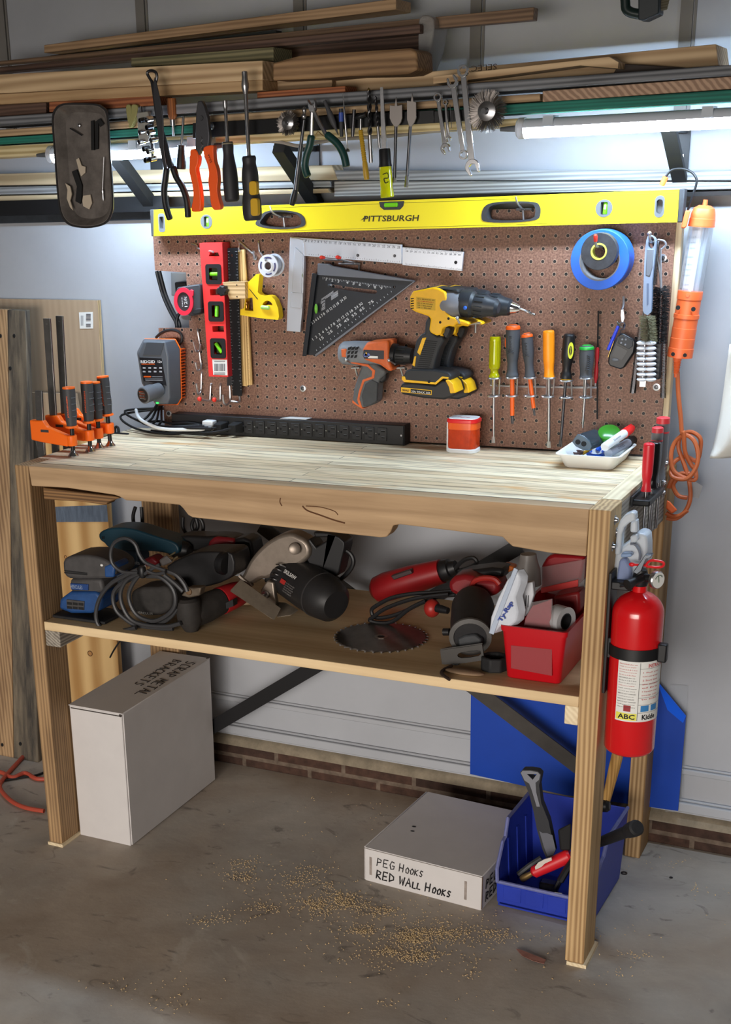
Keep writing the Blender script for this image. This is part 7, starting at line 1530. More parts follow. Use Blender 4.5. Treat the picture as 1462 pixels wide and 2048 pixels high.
link('board', MB().box(x0, x1, YK_, YK_+.02, .0, ztop), w_knot, kb, bev=.002)
zb_ = Yp(150, 1040, YK_).z
link('stained_band', MB().hexa([Vector((x0, YK_-.0008, zb_-.012)), Vector((x1, YK_-.0008, zb_+.004)), Vector((x1, YK_-.0008, zb_+.05)), Vector((x0, YK_-.0008, zb_+.03))], [Vector((x0, YK_, zb_-.012)), Vector((x1, YK_, zb_+.004)), Vector((x1, YK_, zb_+.05)), Vector((x0, YK_, zb_+.03))]), mat('blue_stain', (100,112,128), .8, noise=.4, nscale=8, stretch=(14, 4, 2)), kb)
for u, v in ((131,1114),(180,1307)):
    p = Yp(u, v, YK_-.0005); link('knot', MB().plate([disc(p.x, p.z, .0085 if v > 1200 else .005, 20), disc(p.x, p.z, .0065 if v > 1200 else .0035, 18)], YK_-.0008, YK_), mat('knot_wood', (92,58,32)), kb); link('knot_core', MB().prism(disc(p.x, p.z, .0063 if v > 1200 else .0034, 18), YK_-.0006, YK_), mat('knot_core', (176,128,76), .7), kb)
bc = thing('tool_case', 'black plastic case with a loop handle behind the rear clamp', 'case', at0('k5', 1180, 1560, -.12), None)
link('case', MB().hexa([w3('k5', x, y, -.10) for x, y in ((1000,1560),(1060,1490),(1190,1432),(1352,1440),(1340,1470),(1180,1560))], [w3('k5', x, y, -.06) for x, y in ((1000,1560),(1060,1490),(1190,1432),(1352,1440),(1340,1470),(1180,1560))]), blk, bc, bev=.003)
link('loop_handle', MB().tube(sm([w3('k5', x, y, -.09) for x, y in ((1198,1440),(1200,1395),(1218,1376),(1234,1392),(1240,1436))]), .0035, 8), blk, bc)
solo('extension_cable', MB().tube(sm([Zp(u, v, .008) for u, v in ((88,1622),(50,1615),(20,1600),(0,1575),(8,1556),(40,1520),(75,1482),(92,1460))], 6), .006, 9).tube(sm([Zp(u, v, .007) for u, v in ((-60,1535),(0,1544),(25,1555),(50,1546),(75,1558),(110,1556))], 6), .006, 9), mat('cord_red', (178,74,54), .55), 'red orange extension cord looped on the floor at far left', 'cable')
solo('floor_cord', MB().tube(sm([Zp(u, v, .004) for u, v in ((0,1562),(40,1556),(80,1548),(110,1530))], 6), .003, 8), blk, 'thin black cord on the floor behind the red cord', 'cord')
solo('dangling_cord', MB().tube(sm([Yp(u, v, -.22) for u, v in ((248,1270),(240,1282),(228,1300),(220,1315))], 5), .0022, 7), blk, 'thin black cord end dangling under the shelf', 'cord')
# ================================================================== cardboard boxes
card = mat('card_white', (206,202,200), .8, noise=.05, nscale=12)
bA = (Zp(160, 1670, 0), Zp(262, 1692, 0), Zp(432, 1560, 0)); hB = .349
b1 = thing('cardboard_box', 'tall white cardboard box marked scrap metal brackets under the left end', 'box', (-.305, -.22, 0))
X0, X1, Y0, Y1 = bA[0].x, bA[1].x, -.434, bA[2].y
link('carton', MB().box(X0, X1, Y0, Y1, 0, hB), card, b1, bev=.002)
link('side_flap', MB().box(X1, X1+.003, Y0+.004, Y1-.002, .002, hB+.001), card, b1, bev=.001)
link('lid', MB().box(X0-.002, X1+.003, Y0-.001, Y1, hB, hB+.003), card, b1, bev=.001)
link('flap_slot', MB().box(X0+.004, X1-.002, Y0-.0008, Y0, hB-.006, hB-.0035), mat('slot_dark', (60,54,50), .9), b1)
link('corner_hole', MB().ell((X1-.003, Y0-.001, hB-.003), (.004, .002, .004), 10, 6), mat('slot_dark', (60,54,50)), b1)
link('corner_hole', MB().ell((X1-.003, Y1-.003, hB+.003), (.004, .006, .002), 10, 6), mat('slot_dark', (60,54,50)), b1)
mk = mat('marker_black', (22,20,22), .6)
# hand lettering as strokes: unit glyphs
GL = {'A': [[(0,0),(.5,1),(1,0)],[(.2,.4),(.8,.4)]], 'B': [[(0,0),(0,1),(.7,.85),(.1,.55),(.8,.25),(0,0)]], 'C': [[(.9,.85),(.3,1),(0,.5),(.3,0),(.9,.1)]], 'D': [[(0,0),(0,1),(.8,.7),(.8,.3),(0,0)]],
      'E': [[(.9,1),(0,1),(0,0),(.9,0)],[(0,.5),(.7,.5)]], 'G': [[(.9,.85),(.3,1),(0,.5),(.3,0),(.9,.1),(.9,.45),(.5,.45)]], 'H': [[(0,0),(0,1)],[(.8,0),(.8,1)],[(0,.5),(.8,.5)]], 'K': [[(0,0),(0,1)],[(.8,1),(.05,.5),(.9,0)]],
      'L': [[(0,1),(0,0),(.9,0)]], 'M': [[(0,0),(.15,1),(.5,.3),(.85,1),(1,0)]], 'O': [[(.5,1),(.05,.6),(.2,.05),(.75,.05),(.95,.6),(.5,1)]], 'P': [[(0,0),(0,1),(.8,.8),(.7,.5),(0,.45)]], 'R': [[(0,0),(0,1),(.8,.8),(.7,.55),(0,.45),(.9,0)]],
      'S': [[(.85,.9),(.3,1),(.1,.7),(.8,.35),(.6,.02),(.05,.1)]], 'T': [[(0,1),(1,1)],[(.5,1),(.5,0)]], 'W': [[(0,1),(.25,0),(.5,.7),(.75,0),(1,1)]], ' ': []}
def hand(name, s, p, xd, ud, cw, ch, r, par, off=.0006, seed=1, skew=.12, small=()):
    random.seed(seed); xd = Vector(xd).normalized(); ud = Vector(ud).normalized(); nn = xd.cross(ud); mb = MB(); x = 0
    for i, c in enumerate(s):
        k = .72 if c.islower() else 1.; g = GL.get(c.upper(), [])
        for L in g: mb.tube([Vector(p)+xd*((x+q[0]*.74*cw*k)+skew*q[1]*ch+random.uniform(-.03, .03)*cw)+ud*(q[1]*ch*k+random.uniform(-.03, .03)*ch)+nn*off for q in L], r, 5, flat=1)
        x += cw*k*(.5 if c == ' ' else 1.)
    return link(name, mb, mk, par)
p0 = Zp(383, 1322, hB+.003); p1 = Zp(272, 1387, hB+.003)
hand('handwriting', 'SCRAP METAL', (X1-.040, Y1-.045, hB+.003), (0, -1, 0), (1, 0, 0), .0255, .028, .0010, b1, seed=2)
hand('handwriting', 'BRACKETS', (X1-.080, Y1-.050, hB+.003), (0, -1, 0), (1, 0, 0), .0255, .026, .0010, b1, seed=3)
B0 = Zp(728, 1760, 0); B1 = Zp(962, 1822, 0); h2 = .084
ux = (B1-B0).normalized(); uy = Vector((-ux.y, ux.x, 0)); Lx = (B1-B0).length; Ly = .335
b2 = thing('cardboard_box', 'flat white cardboard box marked peg hooks, red wall hooks', 'box', (B0+B1)/2+uy*.15)
def bx2(x0, x1, y0, y1, z0, z1): 
    f = lambda x, y, z: B0+ux*x+uy*y+Vector((0, 0, z)); return MB().hexa([f(x0, y0, z0), f(x1, y0, z0), f(x1, y1, z0), f(x0, y1, z0)], [f(x0, y0, z1), f(x1, y0, z1), f(x1, y1, z1), f(x0, y1, z1)])
link('carton', bx2(.003, Lx, 0, Ly, 0, h2), card, b2, bev=.002)
link('side_flap', bx2(0, .0028, .002, Ly-.002, .001, h2+.003), card, b2, bev=.001)
link('lid', bx2(.004, Lx+.001, -.001, Ly, h2, h2+.0025), card, b2, bev=.001)
link('lid_seam', bx2(.0, Lx+.0015, -.0015, -.0011, h2-.001, h2), mat('seam_grey', (140,132,126), .9), b2)
link('edge_strip', bx2(Lx, Lx+.0012, .0005, .003, .004, h2), mat('cut_edge', (96,76,60), .9), b2)  # narrow brown strip at the front corner of the carton's right side
hand('handwriting', 'PEG Hooks', B0+ux*.034+Vector((0, -.001, .047)), ux, (0, 0, 1), .0158, .020, .0011, b2, seed=4)
hand('handwriting', 'RED WAll Hooks', B0+ux*.032+Vector((0, -.001, .014)), ux, (0, 0, 1), .0165, .021, .0016, b2, seed=5)
hand('handwriting', 'PEG', B0+ux*(Lx+.001)+uy*.020+Vector((0, 0, .045)), uy, (0, 0, 1), .022, .022, .0012, b2, seed=6)
hand('handwriting', 'RED', B0+ux*(Lx+.001)+uy*.020+Vector((0, 0, .014)), uy, (0, 0, 1), .022, .022, .0012, b2, seed=7)
for u, v in ((828,1653),(825,1662)):
    p = Zp(u, v, h2+.0028); link('dark_spot', MB().ell(p, (.0055, .0035, .0004), 10, 6), mk, b2)
for f in (.05, .86):
    link('scuff', bx2(Lx*f, Lx*f+.006, -.0006, 0, .018, h2-.02), mat('scuff_grey', (160,148,140), .9, noise=.3, nscale=90), b2)
# ================================================================== blue bin with hand tools
bl_ = mat('bin_blue', (36,58,168), .42, noise=.12, nscale=14); bl_w = mat('bin_wear', (110,116,170), .6, noise=.2, nscale=60)
F0, F1 = Zp(996, 1812, 0), Zp(1140, 1845, 0)
bu = (F1-F0).normalized(); bu = Vector((1, -.03, 0)).normalized(); bv = Vector((-bu.y, bu.x, 0)); BW = .205; BD = .235; BH = .182; LIP = .062
def bp_(x, y, z): return F0+bu*x+bv*y+Vector((0, 0, z))
bn = thing('stacking_bin', 'blue open front plastic bin of hand tools behind the right leg', 'bin', bp_(BW/2, BD/2, 0))
tk = .004
link('bin_floor', MB().hexa([bp_(0, 0, .003), bp_(BW, 0, .003), bp_(BW, BD, .003), bp_(0, BD, .003)], [bp_(0, 0, .007), bp_(BW, 0, .007), bp_(BW, BD, .007), bp_(0, BD, .007)]), bl_, bn)
sidep = [(0, .003), (0, LIP), (-.006, LIP+.002), (-.006, .095), (.035, .142), (.052, .146), (.07, BH), (BD, BH), (BD, .003)]
for x in (0, BW-tk):
    fl = -.010 if x == 0 else .010
    a = [bp_(x+fl*(z/BH), y, z) for y, z in sidep]; b = [bp_(x+tk+fl*(z/BH), y, z) for y, z in sidep]
    sw = link('bin_side', MB().hexa(a, b), bl_, bn, bev=.001)
    rimp = sidep[2:8]
    link('bin_rim', MB().tube([bp_(x+tk/2+fl*(z/BH), y, z) for y, z in rimp], .0042, 7), bl_w, sw)
    for yy in (.06, .12, .18): link('bin_rib', MB().hexa([bp_(x+(tk if x == 0 else -.003)+fl*.1, yy, .01), bp_(x+(tk+.003 if x == 0 else 0)+fl*.1, yy, .01), bp_(x+(tk+.003 if x == 0 else 0)+fl*.1, yy+.01, .01), bp_(x+(tk if x == 0 else -.003)+fl*.1, yy+.01, .01)], [bp_(x+(tk if x == 0 else -.003)+fl*.85, yy, .14), bp_(x+(tk+.003 if x == 0 else 0)+fl*.85, yy, .14), bp_(x+(tk+.003 if x == 0 else 0)+fl*.85, yy+.01, .14), bp_(x+(tk if x == 0 else -.003)+fl*.85, yy+.01, .14)]), bl_, sw)
fr_ = link('bin_front', MB().hexa([bp_(-.002, -.002, .012), bp_(BW+.002, -.002, .012), bp_(BW+.004, -.004, LIP), bp_(-.004, -.004, LIP)], [bp_(-.002, .003, .012), bp_(BW+.002, .003, .012), bp_(BW+.004, .002, LIP), bp_(-.004, .002, LIP)]), bl_, bn, bev=.001)
for i in range(4): link('label_slot', MB().hexa([bp_(.012+i*.05, -.0042, .022), bp_(.052+i*.05, -.0042, .022), bp_(.052+i*.05, -.0048, .056), bp_(.012+i*.05, -.0048, .056)], [bp_(.012+i*.05, -.001, .022), bp_(.052+i*.05, -.001, .022), bp_(.052+i*.05, -.001, .056), bp_(.012+i*.05, -.001, .056)]), bl_, fr_, bev=.0006)
link('bin_lip', MB().tube([bp_(-.004, -.002, LIP), bp_(BW+.004, -.002, LIP)], .0042, 7), bl_w, fr_)
link('bin_back', MB().hexa([bp_(0, BD-tk, .003), bp_(BW, BD-tk, .003), bp_(BW+.008, BD-tk, BH), bp_(-.008, BD-tk, BH)], [bp_(0, BD, .003), bp_(BW, BD, .003), bp_(BW+.008, BD, BH), bp_(-.008, BD, BH)]), bl_, bn, bev=.001)
GB = 'hand tools in the blue bin'
yh = F0.y+.10
h1 = thing('hammer', 'hammer standing handle up with a grey forked grip in the blue bin', 'hammer', at0('k4', 560, 1060, yh), GB)
hd_ = ol('k4', [(288,280),(310,258),(380,258),(450,270),(478,300),(470,350),(460,400),(480,560),(545,720),(575,860),(600,1000),(580,1050),(525,1060),(490,980),(440,800),(410,640),(370,480),(330,380)], yh)
tri_h = ol('k4', [(352,294),(440,296),(404,342)], yh)
link('handle', MB().plate([hd_, tri_h], yh-.010, yh+.010), mat('hammer_rubber', (44,45,49), .6), h1, bev=.003)
link('grip_inlay', MB().plate([ol('k4', [(296,282),(312,264),(380,263),(450,276),(472,300),(462,345),(430,372),(436,460),(470,590),(440,590),(395,440),(372,380),(330,352)], yh), ol('k4', [(350,292),(442,294),(404,346)], yh)], yh-.0115, yh-.0098), mat('hammer_grey', (122,124,132), .55), h1)
link('lower_inlay', PR('k4', [(450,830),(480,850),(520,850),(570,870),(600,1000),(580,1050),(525,1060),(492,975)], yh-.0112, yh-.0098), mat('hammer_grey2', (96,98,106), .55), h1)
link('head', MB().box(w3('k4', 470, 1090, yh).x, w3('k4', 640, 1090, yh).x, yh-.012, yh+.012, .010, .030), dsteel, h1, bev=.003)
yr = F0.y+.045
s1 = thing('utility_knife', 'red handled tool with a peeling label across the blue bin', 'tool', at0('k4', 520, 1220, yr), GB)
a = w3('k4', 385, 1215, yr); b = w3('k4', 740, 1050, yr+.02); L = (b-a).length
link('handle', MB().lathe(a, b-a, [(0, .008), (.005, .0135), (L*.5, .0150), (L*.95, .0155), (L, .012)], 18), mat('tool_red', (204,28,38), .4), s1)
link('ferrule', MB().lathe(w3('k4', 290, 1272, yr), a-w3('k4', 290, 1272, yr), [(0, .0075), (.006, .0085), ((a-w3('k4', 290, 1272, yr)).length, .006)], 12), mat('brass_dull', (170,140,90)), s1)
link('label', PR('k4', [(410,1160),(440,1120),(500,1090),(560,1075),(565,1100),(500,1130),(470,1160),(430,1180),(415,1185)], yr-.0165, yr-.0135), mat('label_worn', (206,196,186), .7), s1)
yw = F0.y+.12
w1_ = thing('hammer', 'wooden handled hammer standing in the blue bin behind the right leg', 'hammer', at0('k4', 1060, 720, yw), GB)
a = w3('k4', 1178, 85, yw); b = w3('k4', 1055, 580, yw); c = w3('k4', 1030, 900, yw); L = (b-a).length
link('handle', MB().lathe(a, b-a, [(0, .010), (.004, .0120), (L*.3, .0120), (L*.7, .0100), (L, .0085)], 18), wood('hammer_wood', (158,116,56), (204,160,92), 2, 40, .3), w1_)
link('handle_label', MB().tube([a+(b-a)*.02+Vector((x, -.0125, z)) for x, z in ((-.008,0),(-.004,-.005),(0,0),(.004,-.004),(.008,.0))], .0009, 5), ink, w1_)
link('head', MB().lathe(w3('k4', 985, 600, yw-.01), w3('k4', 1100, 605, yw-.01)-w3('k4', 985, 600, yw-.01), [(0, .010), (.008, .0135), (.02, .0135), (.026, .009)], 14), blks, w1_)
ym = F0.y+.02
m1_ = thing('rubber_mallet', 'black rubber grip of a hammer sticking out right of the bench leg', 'hammer', at0('k4', 1200, 950, ym), GB)
a = w3('k4', 1345, 800, -.40); b = w3('k4', 1000, 935, -.31); L = (b-a).length
link('grip', MB().lathe(a, b-a, [(0, .0125), (.003, .0165), (.02, .0165), (.034, .0150), (.037, .0125), (L*.7, .0115), (L, .0105)], 18), rub, m1_)
for i, (p0, p1, r, m, nm, lab) in enumerate(((((640,1290)),((760,1100)), .008, blks, 'pry_bar', 'dark pry bar lying low in the blue bin'), ((600,1360),(700,1180), .006, dsteel, 'file', 'dark file with a bright end at the front of the blue bin'), ((260,1230),(470,1080), .007, dgry, 'pliers', 'dark pliers handle at the left of the blue bin'))):
    yy = F0.y+.03+.02*i; solo(nm, MB().tube([w3('k4', *p0, yy), w3('k4', (p0[0]+p1[0])/2, (p0[1]+p1[1])/2-8, yy+.01), w3('k4', *p1, yy+.02)], r, 8), m, lab, 'tool', GB)
solo('black_box_tool', MB().hexa([w3('k4', x, y, F0.y+.06) for x, y in ((620,820),(740,760),(740,1010),(640,1010))], [w3('k4', x, y, F0.y+.17) for x, y in ((620,820),(740,760),(740,1010),(640,1010))]), blkm, 'dark boxy tool deep in the blue bin', 'tool', GB, bev=.004)
solo('silver_clip', MB().hexa([w3('k4', x, y, F0.y-.006) for x, y in ((590,1388),(660,1398),(658,1418),(588,1408))], [w3('k4', x, y, F0.y+.01) for x, y in ((590,1388),(660,1398),(658,1418),(588,1408))]), chrome, 'bright metal end resting on the front lip of the blue bin', 'tool', GB)
# ---- blue plastic sheet behind the bench
bs = thing('blue_sheet', 'blue plastic sheet leaning on the wall behind the right end', 'plastic sheet', at0('f', 1150, 1590, .1))
ysh = .080
link('sheet', MB().prism(ol('f', [(942,1365),(1130,1388),(1314,1362),(1372,1432),(1356,1622),(1130,1590),(940,1548)], ysh), ysh, ysh+.003), mat('sheet_blue', (20,66,168), .35, noise=.12, nscale=6), bs)
fq = [Yp(1314, 1362, ysh-.002), Yp(1372, 1432, ysh-.002), Yp(1366, 1446, ysh-.022), Yp(1335, 1420, ysh-.018)]
link('folded_corner', MB().hexa(fq, [p+Vector((0, .0015, 0)) for p in fq]), mat('sheet_blue_l', (28,92,214), .35), bs)
cs = [Yp(u, v, .092) for u, v in ((1340,1370),(1376,1372),(1364,1624),(1330,1624))]
solo('clear_sheet', MB().hexa(cs, [p+Vector((0, .002, 0)) for p in cs]), mat('sheet_clear', (230,234,238), .1, trans=.8, alpha=.25), 'thin clear plastic sheet edge right of the blue sheet', 'plastic sheet')
# ---- floor litter
random.seed(11)
mb = MB()
for (u, v, su, sv, n) in ((560,1750,60,18,420), (650,1805,60,18,600), (790,1850,90,25,1000), (850,1890,110,22,800), (930,1850,60,18,120), (300,1985,80,18,60), (1200,1880,70,40,90), (900,1960,260,50,160), (480,1830,60,16,120), (1290,1780,120,60,60), (640,1590,120,60,50)):
    cl = [(u+random.gauss(0, su), v+random.gauss(0, sv)) for _ in range(7)]
    for i in range(n):
        q = random.choice(cl) if random.random() < .75 else (u+random.gauss(0, su), v+random.gauss(0, sv)); p = Zp(q[0]+random.gauss(0, 18), q[1]+random.gauss(0, 6), .0008); a = random.uniform(0, PI); L = random.uniform(.0012, .0046); w_ = random.uniform(.0006, .0013); d = Vector((math.cos(a), math.sin(a), random.uniform(-.1, .5))); e = Vector((-math.sin(a), math.cos(a), 0))
        mb.add([p+e*w_, p-e*w_, p+d*L-e*w_, p+d*L+e*w_+Vector((0, 0, .0003)), p+d*L*.5+Vector((0, 0, .0009))], [(0, 1, 2, 3), (0, 4, 1), (1, 4, 2), (2, 4, 3), (3, 4, 0)])
o = solo('sawdust', mb, mat('sawdust', (208,180,136), .9), 'loose tan sawdust and wood chips scattered on the floor', 'sawdust'); o['kind'] = 'stuff'
lf = [Zp(1032, 1898, .002), Zp(1042, 1900, .008), Zp(1062, 1908, .006), Zp(1092, 1920, .004), Zp(1088, 1928, .003), Zp(1066, 1922, .006), Zp(1044, 1912, .002)]
solo('dry_leaf', MB().hexa(lf, [p+Vector((0, 0, .0008)) for p in lf]), mat('leaf_brown', (150,104,92), .8, noise=.3, nscale=60), 'curled brown dry leaf on the floor before the right leg', 'leaf')
for i, (u, v, r, lab) in enumerate(((1248,1747,.0075,'flat steel washer on the floor right of the blue bin'), (1236,1716,.006,'dark small washer on the floor by the rear leg'), (1342,1756,.004,'tiny steel nut on the floor, rightmost'))):
    p = Zp(u, v, 0); solo('washer', MB().pipe(p+Vector((0, 0, .0003)), p+Vector((0, 0, .0018)), r, r*.5, 18), dsteel, lab, 'washer')
# ================================================================== power tools on the shelf
GS = 'power tools on the shelf'
def dk(k, pts, y0, y1, m, par, nm, bev=.004, sm_=0):
    q = ol(k, pts, y0); q = sm2(q, sm_) if sm_ else q
    return link(nm, MB().prism(q, y0, y1), m, par, bev=bev, seg=3)
# palm sander
ys = -.462
sa = thing('palm_sander', 'blue and grey palm sander at the left end of the shelf', 'sander', at0('S', 330, 945, ys), GS)
sg = mat('sander_grey', (74,72,72), .6, noise=.3, nscale=26); sb = mat('sander_blue', (36,78,136), .5, noise=.25, nscale=26)
z0 = ZS+.001; pA = w3('S', 180, 905, ys); pB = w3('S', 560, 900, ys)
link('sanding_pad', MB().box(pA.x, pB.x, -.472, -.375, z0, z0+.007), rub, sa, bev=.002)
dk('S', [(210,870),(215,800),(290,745),(480,745),(530,790),(520,880),(440,905),(300,905)], ys+.005, ys+.085, sb, sa, 'skirt', .007)
dk('S', [(265,800),(395,815),(392,880),(268,862)], ys+.002, ys+.01, sg, sa, 'vent_panel', .001)
mb = MB()
for j in range(2):
    for i in range(3): mb.prism(ol('S', [(272+i*42, 818+j*30+i*3), (306+i*42, 822+j*30+i*3), (306+i*42, 840+j*30+i*3), (272+i*42, 836+j*30+i*3)], ys+.002), ys+.001, ys+.004)
link('vent_slot', mb, blkm, sa)
dk('S', [(292,745),(288,650),(520,650),(540,745),(480,765)], ys+.012, ys+.078, sg, sa, 'waist', .008)
pn = dk('S', [(292,682),(425,690),(425,735),(300,728)], ys+.009, ys+.02, mat('sander_blue_d', (28,62,120), .5), sa, 'name_panel', .001)
txt('lettering', 'HERCULES', 'S', (298,718), (385,726), (298,692), ys+.0088, mat('print_pale', (150,166,190), .6), sa)
dk('S', [(238,560),(245,510),(300,482),(420,478),(520,500),(590,540),(620,580),(612,640),(540,650),(420,652),(290,650),(250,620)], ys, ys+.088, sg, sa, 'palm_grip', .012, 2)
dk('S', [(540,560),(590,540),(618,560),(612,640),(545,640)], ys-.002, ys+.06, sb, sa, 'dust_port', .004)
mb = MB()
for i in range(2): mb.prism(ol('S', [(252,585+i*14), (420,605+i*10), (418,612+i*10), (254,594+i*14)], ys), ys-.0015, ys+.002)
link('grip_slot', mb, blkm, sa)
link('switch', MB().ell(w3('S', 524, 550, ys-.001), (.004, .002, .003), 10, 6), paper, sa)
# teal drill behind
yt = -.20
td = thing('corded_drill', 'dark teal corded drill lying behind the cable coil', 'drill', at0('k1', 500, 620, yt), GS)
tl_ = mat('teal_plastic', (18,58,74), .45, noise=.15, nscale=26)
dk('k1', [(78,290),(90,250),(160,218),(260,208),(390,220),(520,262),(640,300),(740,330),(800,370),(810,440),(730,450),(620,430),(440,420),(300,420),(180,400),(130,350),(95,325)], yt-.035, yt+.035, tl_, td, 'motor_housing', .014, 2)
dk('k1', [(170,380),(330,400),(420,420),(440,560),(360,610),(230,590),(180,520),(165,460)], yt-.030, yt+.025, mat('teal_dark', (14,40,62), .5), td, 'handle', .012, 2)
link('chuck', MB().lathe(w3('k1', 760, 380, yt), (1, -.1, -.12), [(0, .024), (.012, .026), (.02, .022), (.04, .020), (.05, .014)], 20), blks, td)
mb = MB(); [mb.prism(ol('k1', [(110+i*14,285), (117+i*14,285), (117+i*14,310), (110+i*14,310)], yt-.035), yt-.0365, yt-.03) for i in range(2)]
link('vent_slot', mb, blkm, td)
txt('lettering', 'makita', 'k1', (368,540), (455,545), (368,505), yt-.0305, mat('print_pale2', (160,166,170), .6), td)
# coiled cable
yk = -.478
cm = mat('cable_grey', (54,54,56), .45)
co = thing('cable_coil', 'coiled grey power cable with a two-prong plug in front of the drills', 'cable', at0('k1', 450, 1160, yk), GS)
loops = [([(440,590),(330,640),(190,720),(90,850),(55,990),(80,1100),(170,1150),(300,1150),(420,1120)], 0, 0),
         ([(460,620),(340,680),(280,800),(300,930),(380,1050),(520,1100),(700,1110),(800,1090),(830,1080)], .012, 0),
         ([(450,640),(390,720),(355,820),(380,930),(450,1020),(580,1060),(700,1010),(770,930),(778,830),(740,740),(640,660),(520,650)], .018, 0),
         ([(690,600),(790,640),(860,720),(890,790)], .006, 0), ([(680,640),(780,720),(850,790)], .018, 0),
         ([(360,660),(240,760),(210,850),(240,960),(320,1040),(440,1110),(620,1130),(760,1130)], .024, 0),
         ([(430,650),(300,720),(215,830),(230,930),(290,1000)], .03, 0),
         ([(520,1090),(640,1085),(740,1020),(800,940)], .028, 0)]
mb = MB()
for pts, dy, _ in loops: mb.tube(sm([w3('k1', x, y, yk+dy) for x, y in pts], 5), .0050, 8)
mb.tube(sm([w3('k1', x, y, yk-.004) for x, y in ((440,620),(300,610),(210,540),(190,440),(220,350),(300,305),(370,320),(420,370),(450,450),(500,520),(580,560),(690,600))], 5), .0042, 8)
mb.tube(sm([w3('k1', x, y, yk-.002) for x, y in ((500,630),(580,575),(640,545))], 5), .0040, 8).tube(sm([w3('k1', x, y, yk-.006) for x, y in ((520,600),(600,630),(690,615))], 5), .0040, 8)
link('cable', mb, cm, co)
link('plug', MB().hexa([w3('k1', x, y, yk-.008) for x, y in ((630,505),(700,455),(760,520),(660,560))], [w3('k1', x, y, yk+.008) for x, y in ((630,505),(700,455),(760,520),(660,560))]), mat('plug_grey', (66,62,60), .5), co, bev=.003)
link('prong', MB().tube([w3('k1', 725, 468, yk), w3('k1', 778, 432, yk)], .0018, 6).tube([w3('k1', 748, 505, yk), w3('k1', 802, 470, yk)], .0018, 6), mat('brass_prong', (190,176,140), .3, 1), co)
link('cable_tie', MB().lathe(w3('k1', 476, 560, yk), (0, 0, -1), [(0, .006), (.004, .0085), (.02, .0085), (.026, .006)], 12), blk, co)
# dust bag inside the coil
db_ = thing('dust_bag', 'crumpled charcoal dust bag seen through the cable coil', 'dust bag', at0('k1', 560, 1010, -.40), GS)
dk('k1', [(380,790),(480,755),(620,755),(680,740),(740,800),(750,880),(730,960),(640,1010),(480,1010),(400,960),(375,880)], -.42, -.35, mat('bag_charcoal', (52,49,47), .8, noise=.4, nscale=30, bump=1.), db_, 'bag', .016, 2)
txt('lettering', 'HERCULES', 'k1', (425,990), (575,1005), (425,970), -.4205, mat('print_white2', (170,168,164), .6), db_)
# dark tools behind centre-left
ym_ = -.16
mt = thing('angle_grinder', 'black and red grinder lying behind the teal drill', 'grinder', at0('k1', 1000, 640, ym_), GS)
dk('k1', [(740,330),(800,290),(900,280),(1060,290),(1140,285),(1320,310),(1330,410),(1200,420),(1060,410),(990,430),(820,420)], ym_-.03, ym_+.03, blk, mt, 'body', .012, 2)
dk('k1', [(1060,395),(1085,330),(1130,290),(1240,300),(1320,315),(1318,410),(1200,412)], ym_-.034, ym_+.03, mat('grinder_red', (120,20,30), .45), mt, 'red_shell', .008)
dk('k1', [(1320,310),(1470,330),(1480,520),(1400,550),(1320,540),(1250,520),(1200,440)], ym_-.028, ym_+.03, blk, mt, 'rear_handle', .012, 2)
yq = -.28
rt = thing('reciprocating_tool', 'bulky black tool body between the cable coil and circular saw', 'power tool', at0('k1', 1000, 740, yq), GS)
dk('k1', [(700,560),(860,470),(1000,430),(1200,430),(1300,450),(1320,600),(1260,680),(1100,740),(920,760),(800,700),(740,620)], yq-.03, yq+.05, mat('tool_black', (30,29,31), .5, noise=.3), rt, 'body', .018, 2)
link('collar', MB().lathe(w3('k1', 1190, 520, yq-.03), (1, -.2, -.1), [(0, .022), (.005, .027), (.016, .027), (.02, .022)], 20), blks, rt)
dk('k1', [(480,500),(560,470),(620,520),(600,560),(500,570)], yq-.02, yq+.02, mat('grinder_red', (120,20,30)), rt, 'red_cap', .006)
# cords hanging at back
for lab, pts in (('black cord loop hanging behind the left rear leg', ((415,20),(395,90),(400,170),(430,240),(470,240),(478,150),(470,20))), ('black cord loops hanging under the apron behind the grinder', ((850,110),(850,200),(890,270),(960,290),(1020,270),(1035,190),(1010,130),(960,120),(930,180),(950,240),(985,200),(970,120)))):
    solo('cable_loop', MB().tube(sm([w3('k1', x, y, -.10) for x, y in pts], 6), .0048, 9), blk, lab, 'cable', GS)
# oscillating multi-tool
yo = -.43
mo = thing('oscillating_tool', 'dusty charcoal oscillating tool with a red collar on the shelf', 'power tool', at0('k1', 950, 1150, yo), GS)
dst = mat('dusty_charcoal', (50,46,43), .75, noise=.45, nscale=30)
a = w3('k1', 900, 1010, yo); b = w3('k1', 1185, 880, -.34); c = w3('k1', 1400, 790, -.26)
link('head', MB().lathe(w3('k1', 895, 850, yo), w3('k1', 930, 1150, yo)-w3('k1', 895, 850, yo), [(0, .020), (.006, .027), (.03, .030), (.052, .029), ((w3('k1', 930, 1150, yo)-w3('k1', 895, 850, yo)).length, .015)], 20), dst, mo)
link('body', MB().lathe(a, b-a, [(0, .022), (.012, .032), (.05, .034), ((b-a).length, .031)], 22), dst, mo)
link('red_collar', MB().lathe(b, c-b, [(0, .0315), (.002, .0325), ((c-b).length*.7, .030), ((c-b).length, .025)], 22), mat('osc_red', (158,26,32), .45), mo)
link('label', MB().prism(ol('k1', [(1240,895),(1305,865),(1310,925),(1245,950)], -.36), -.36, -.34), blk, mo)
link('blade_flange', PR('k1', [(830,830),(890,755),(1015,755),(1000,830),(900,850)], yo-.012, yo+.012), mat('flange_grey', (110,98,84), .6, .5, noise=.3), mo, bev=.003)
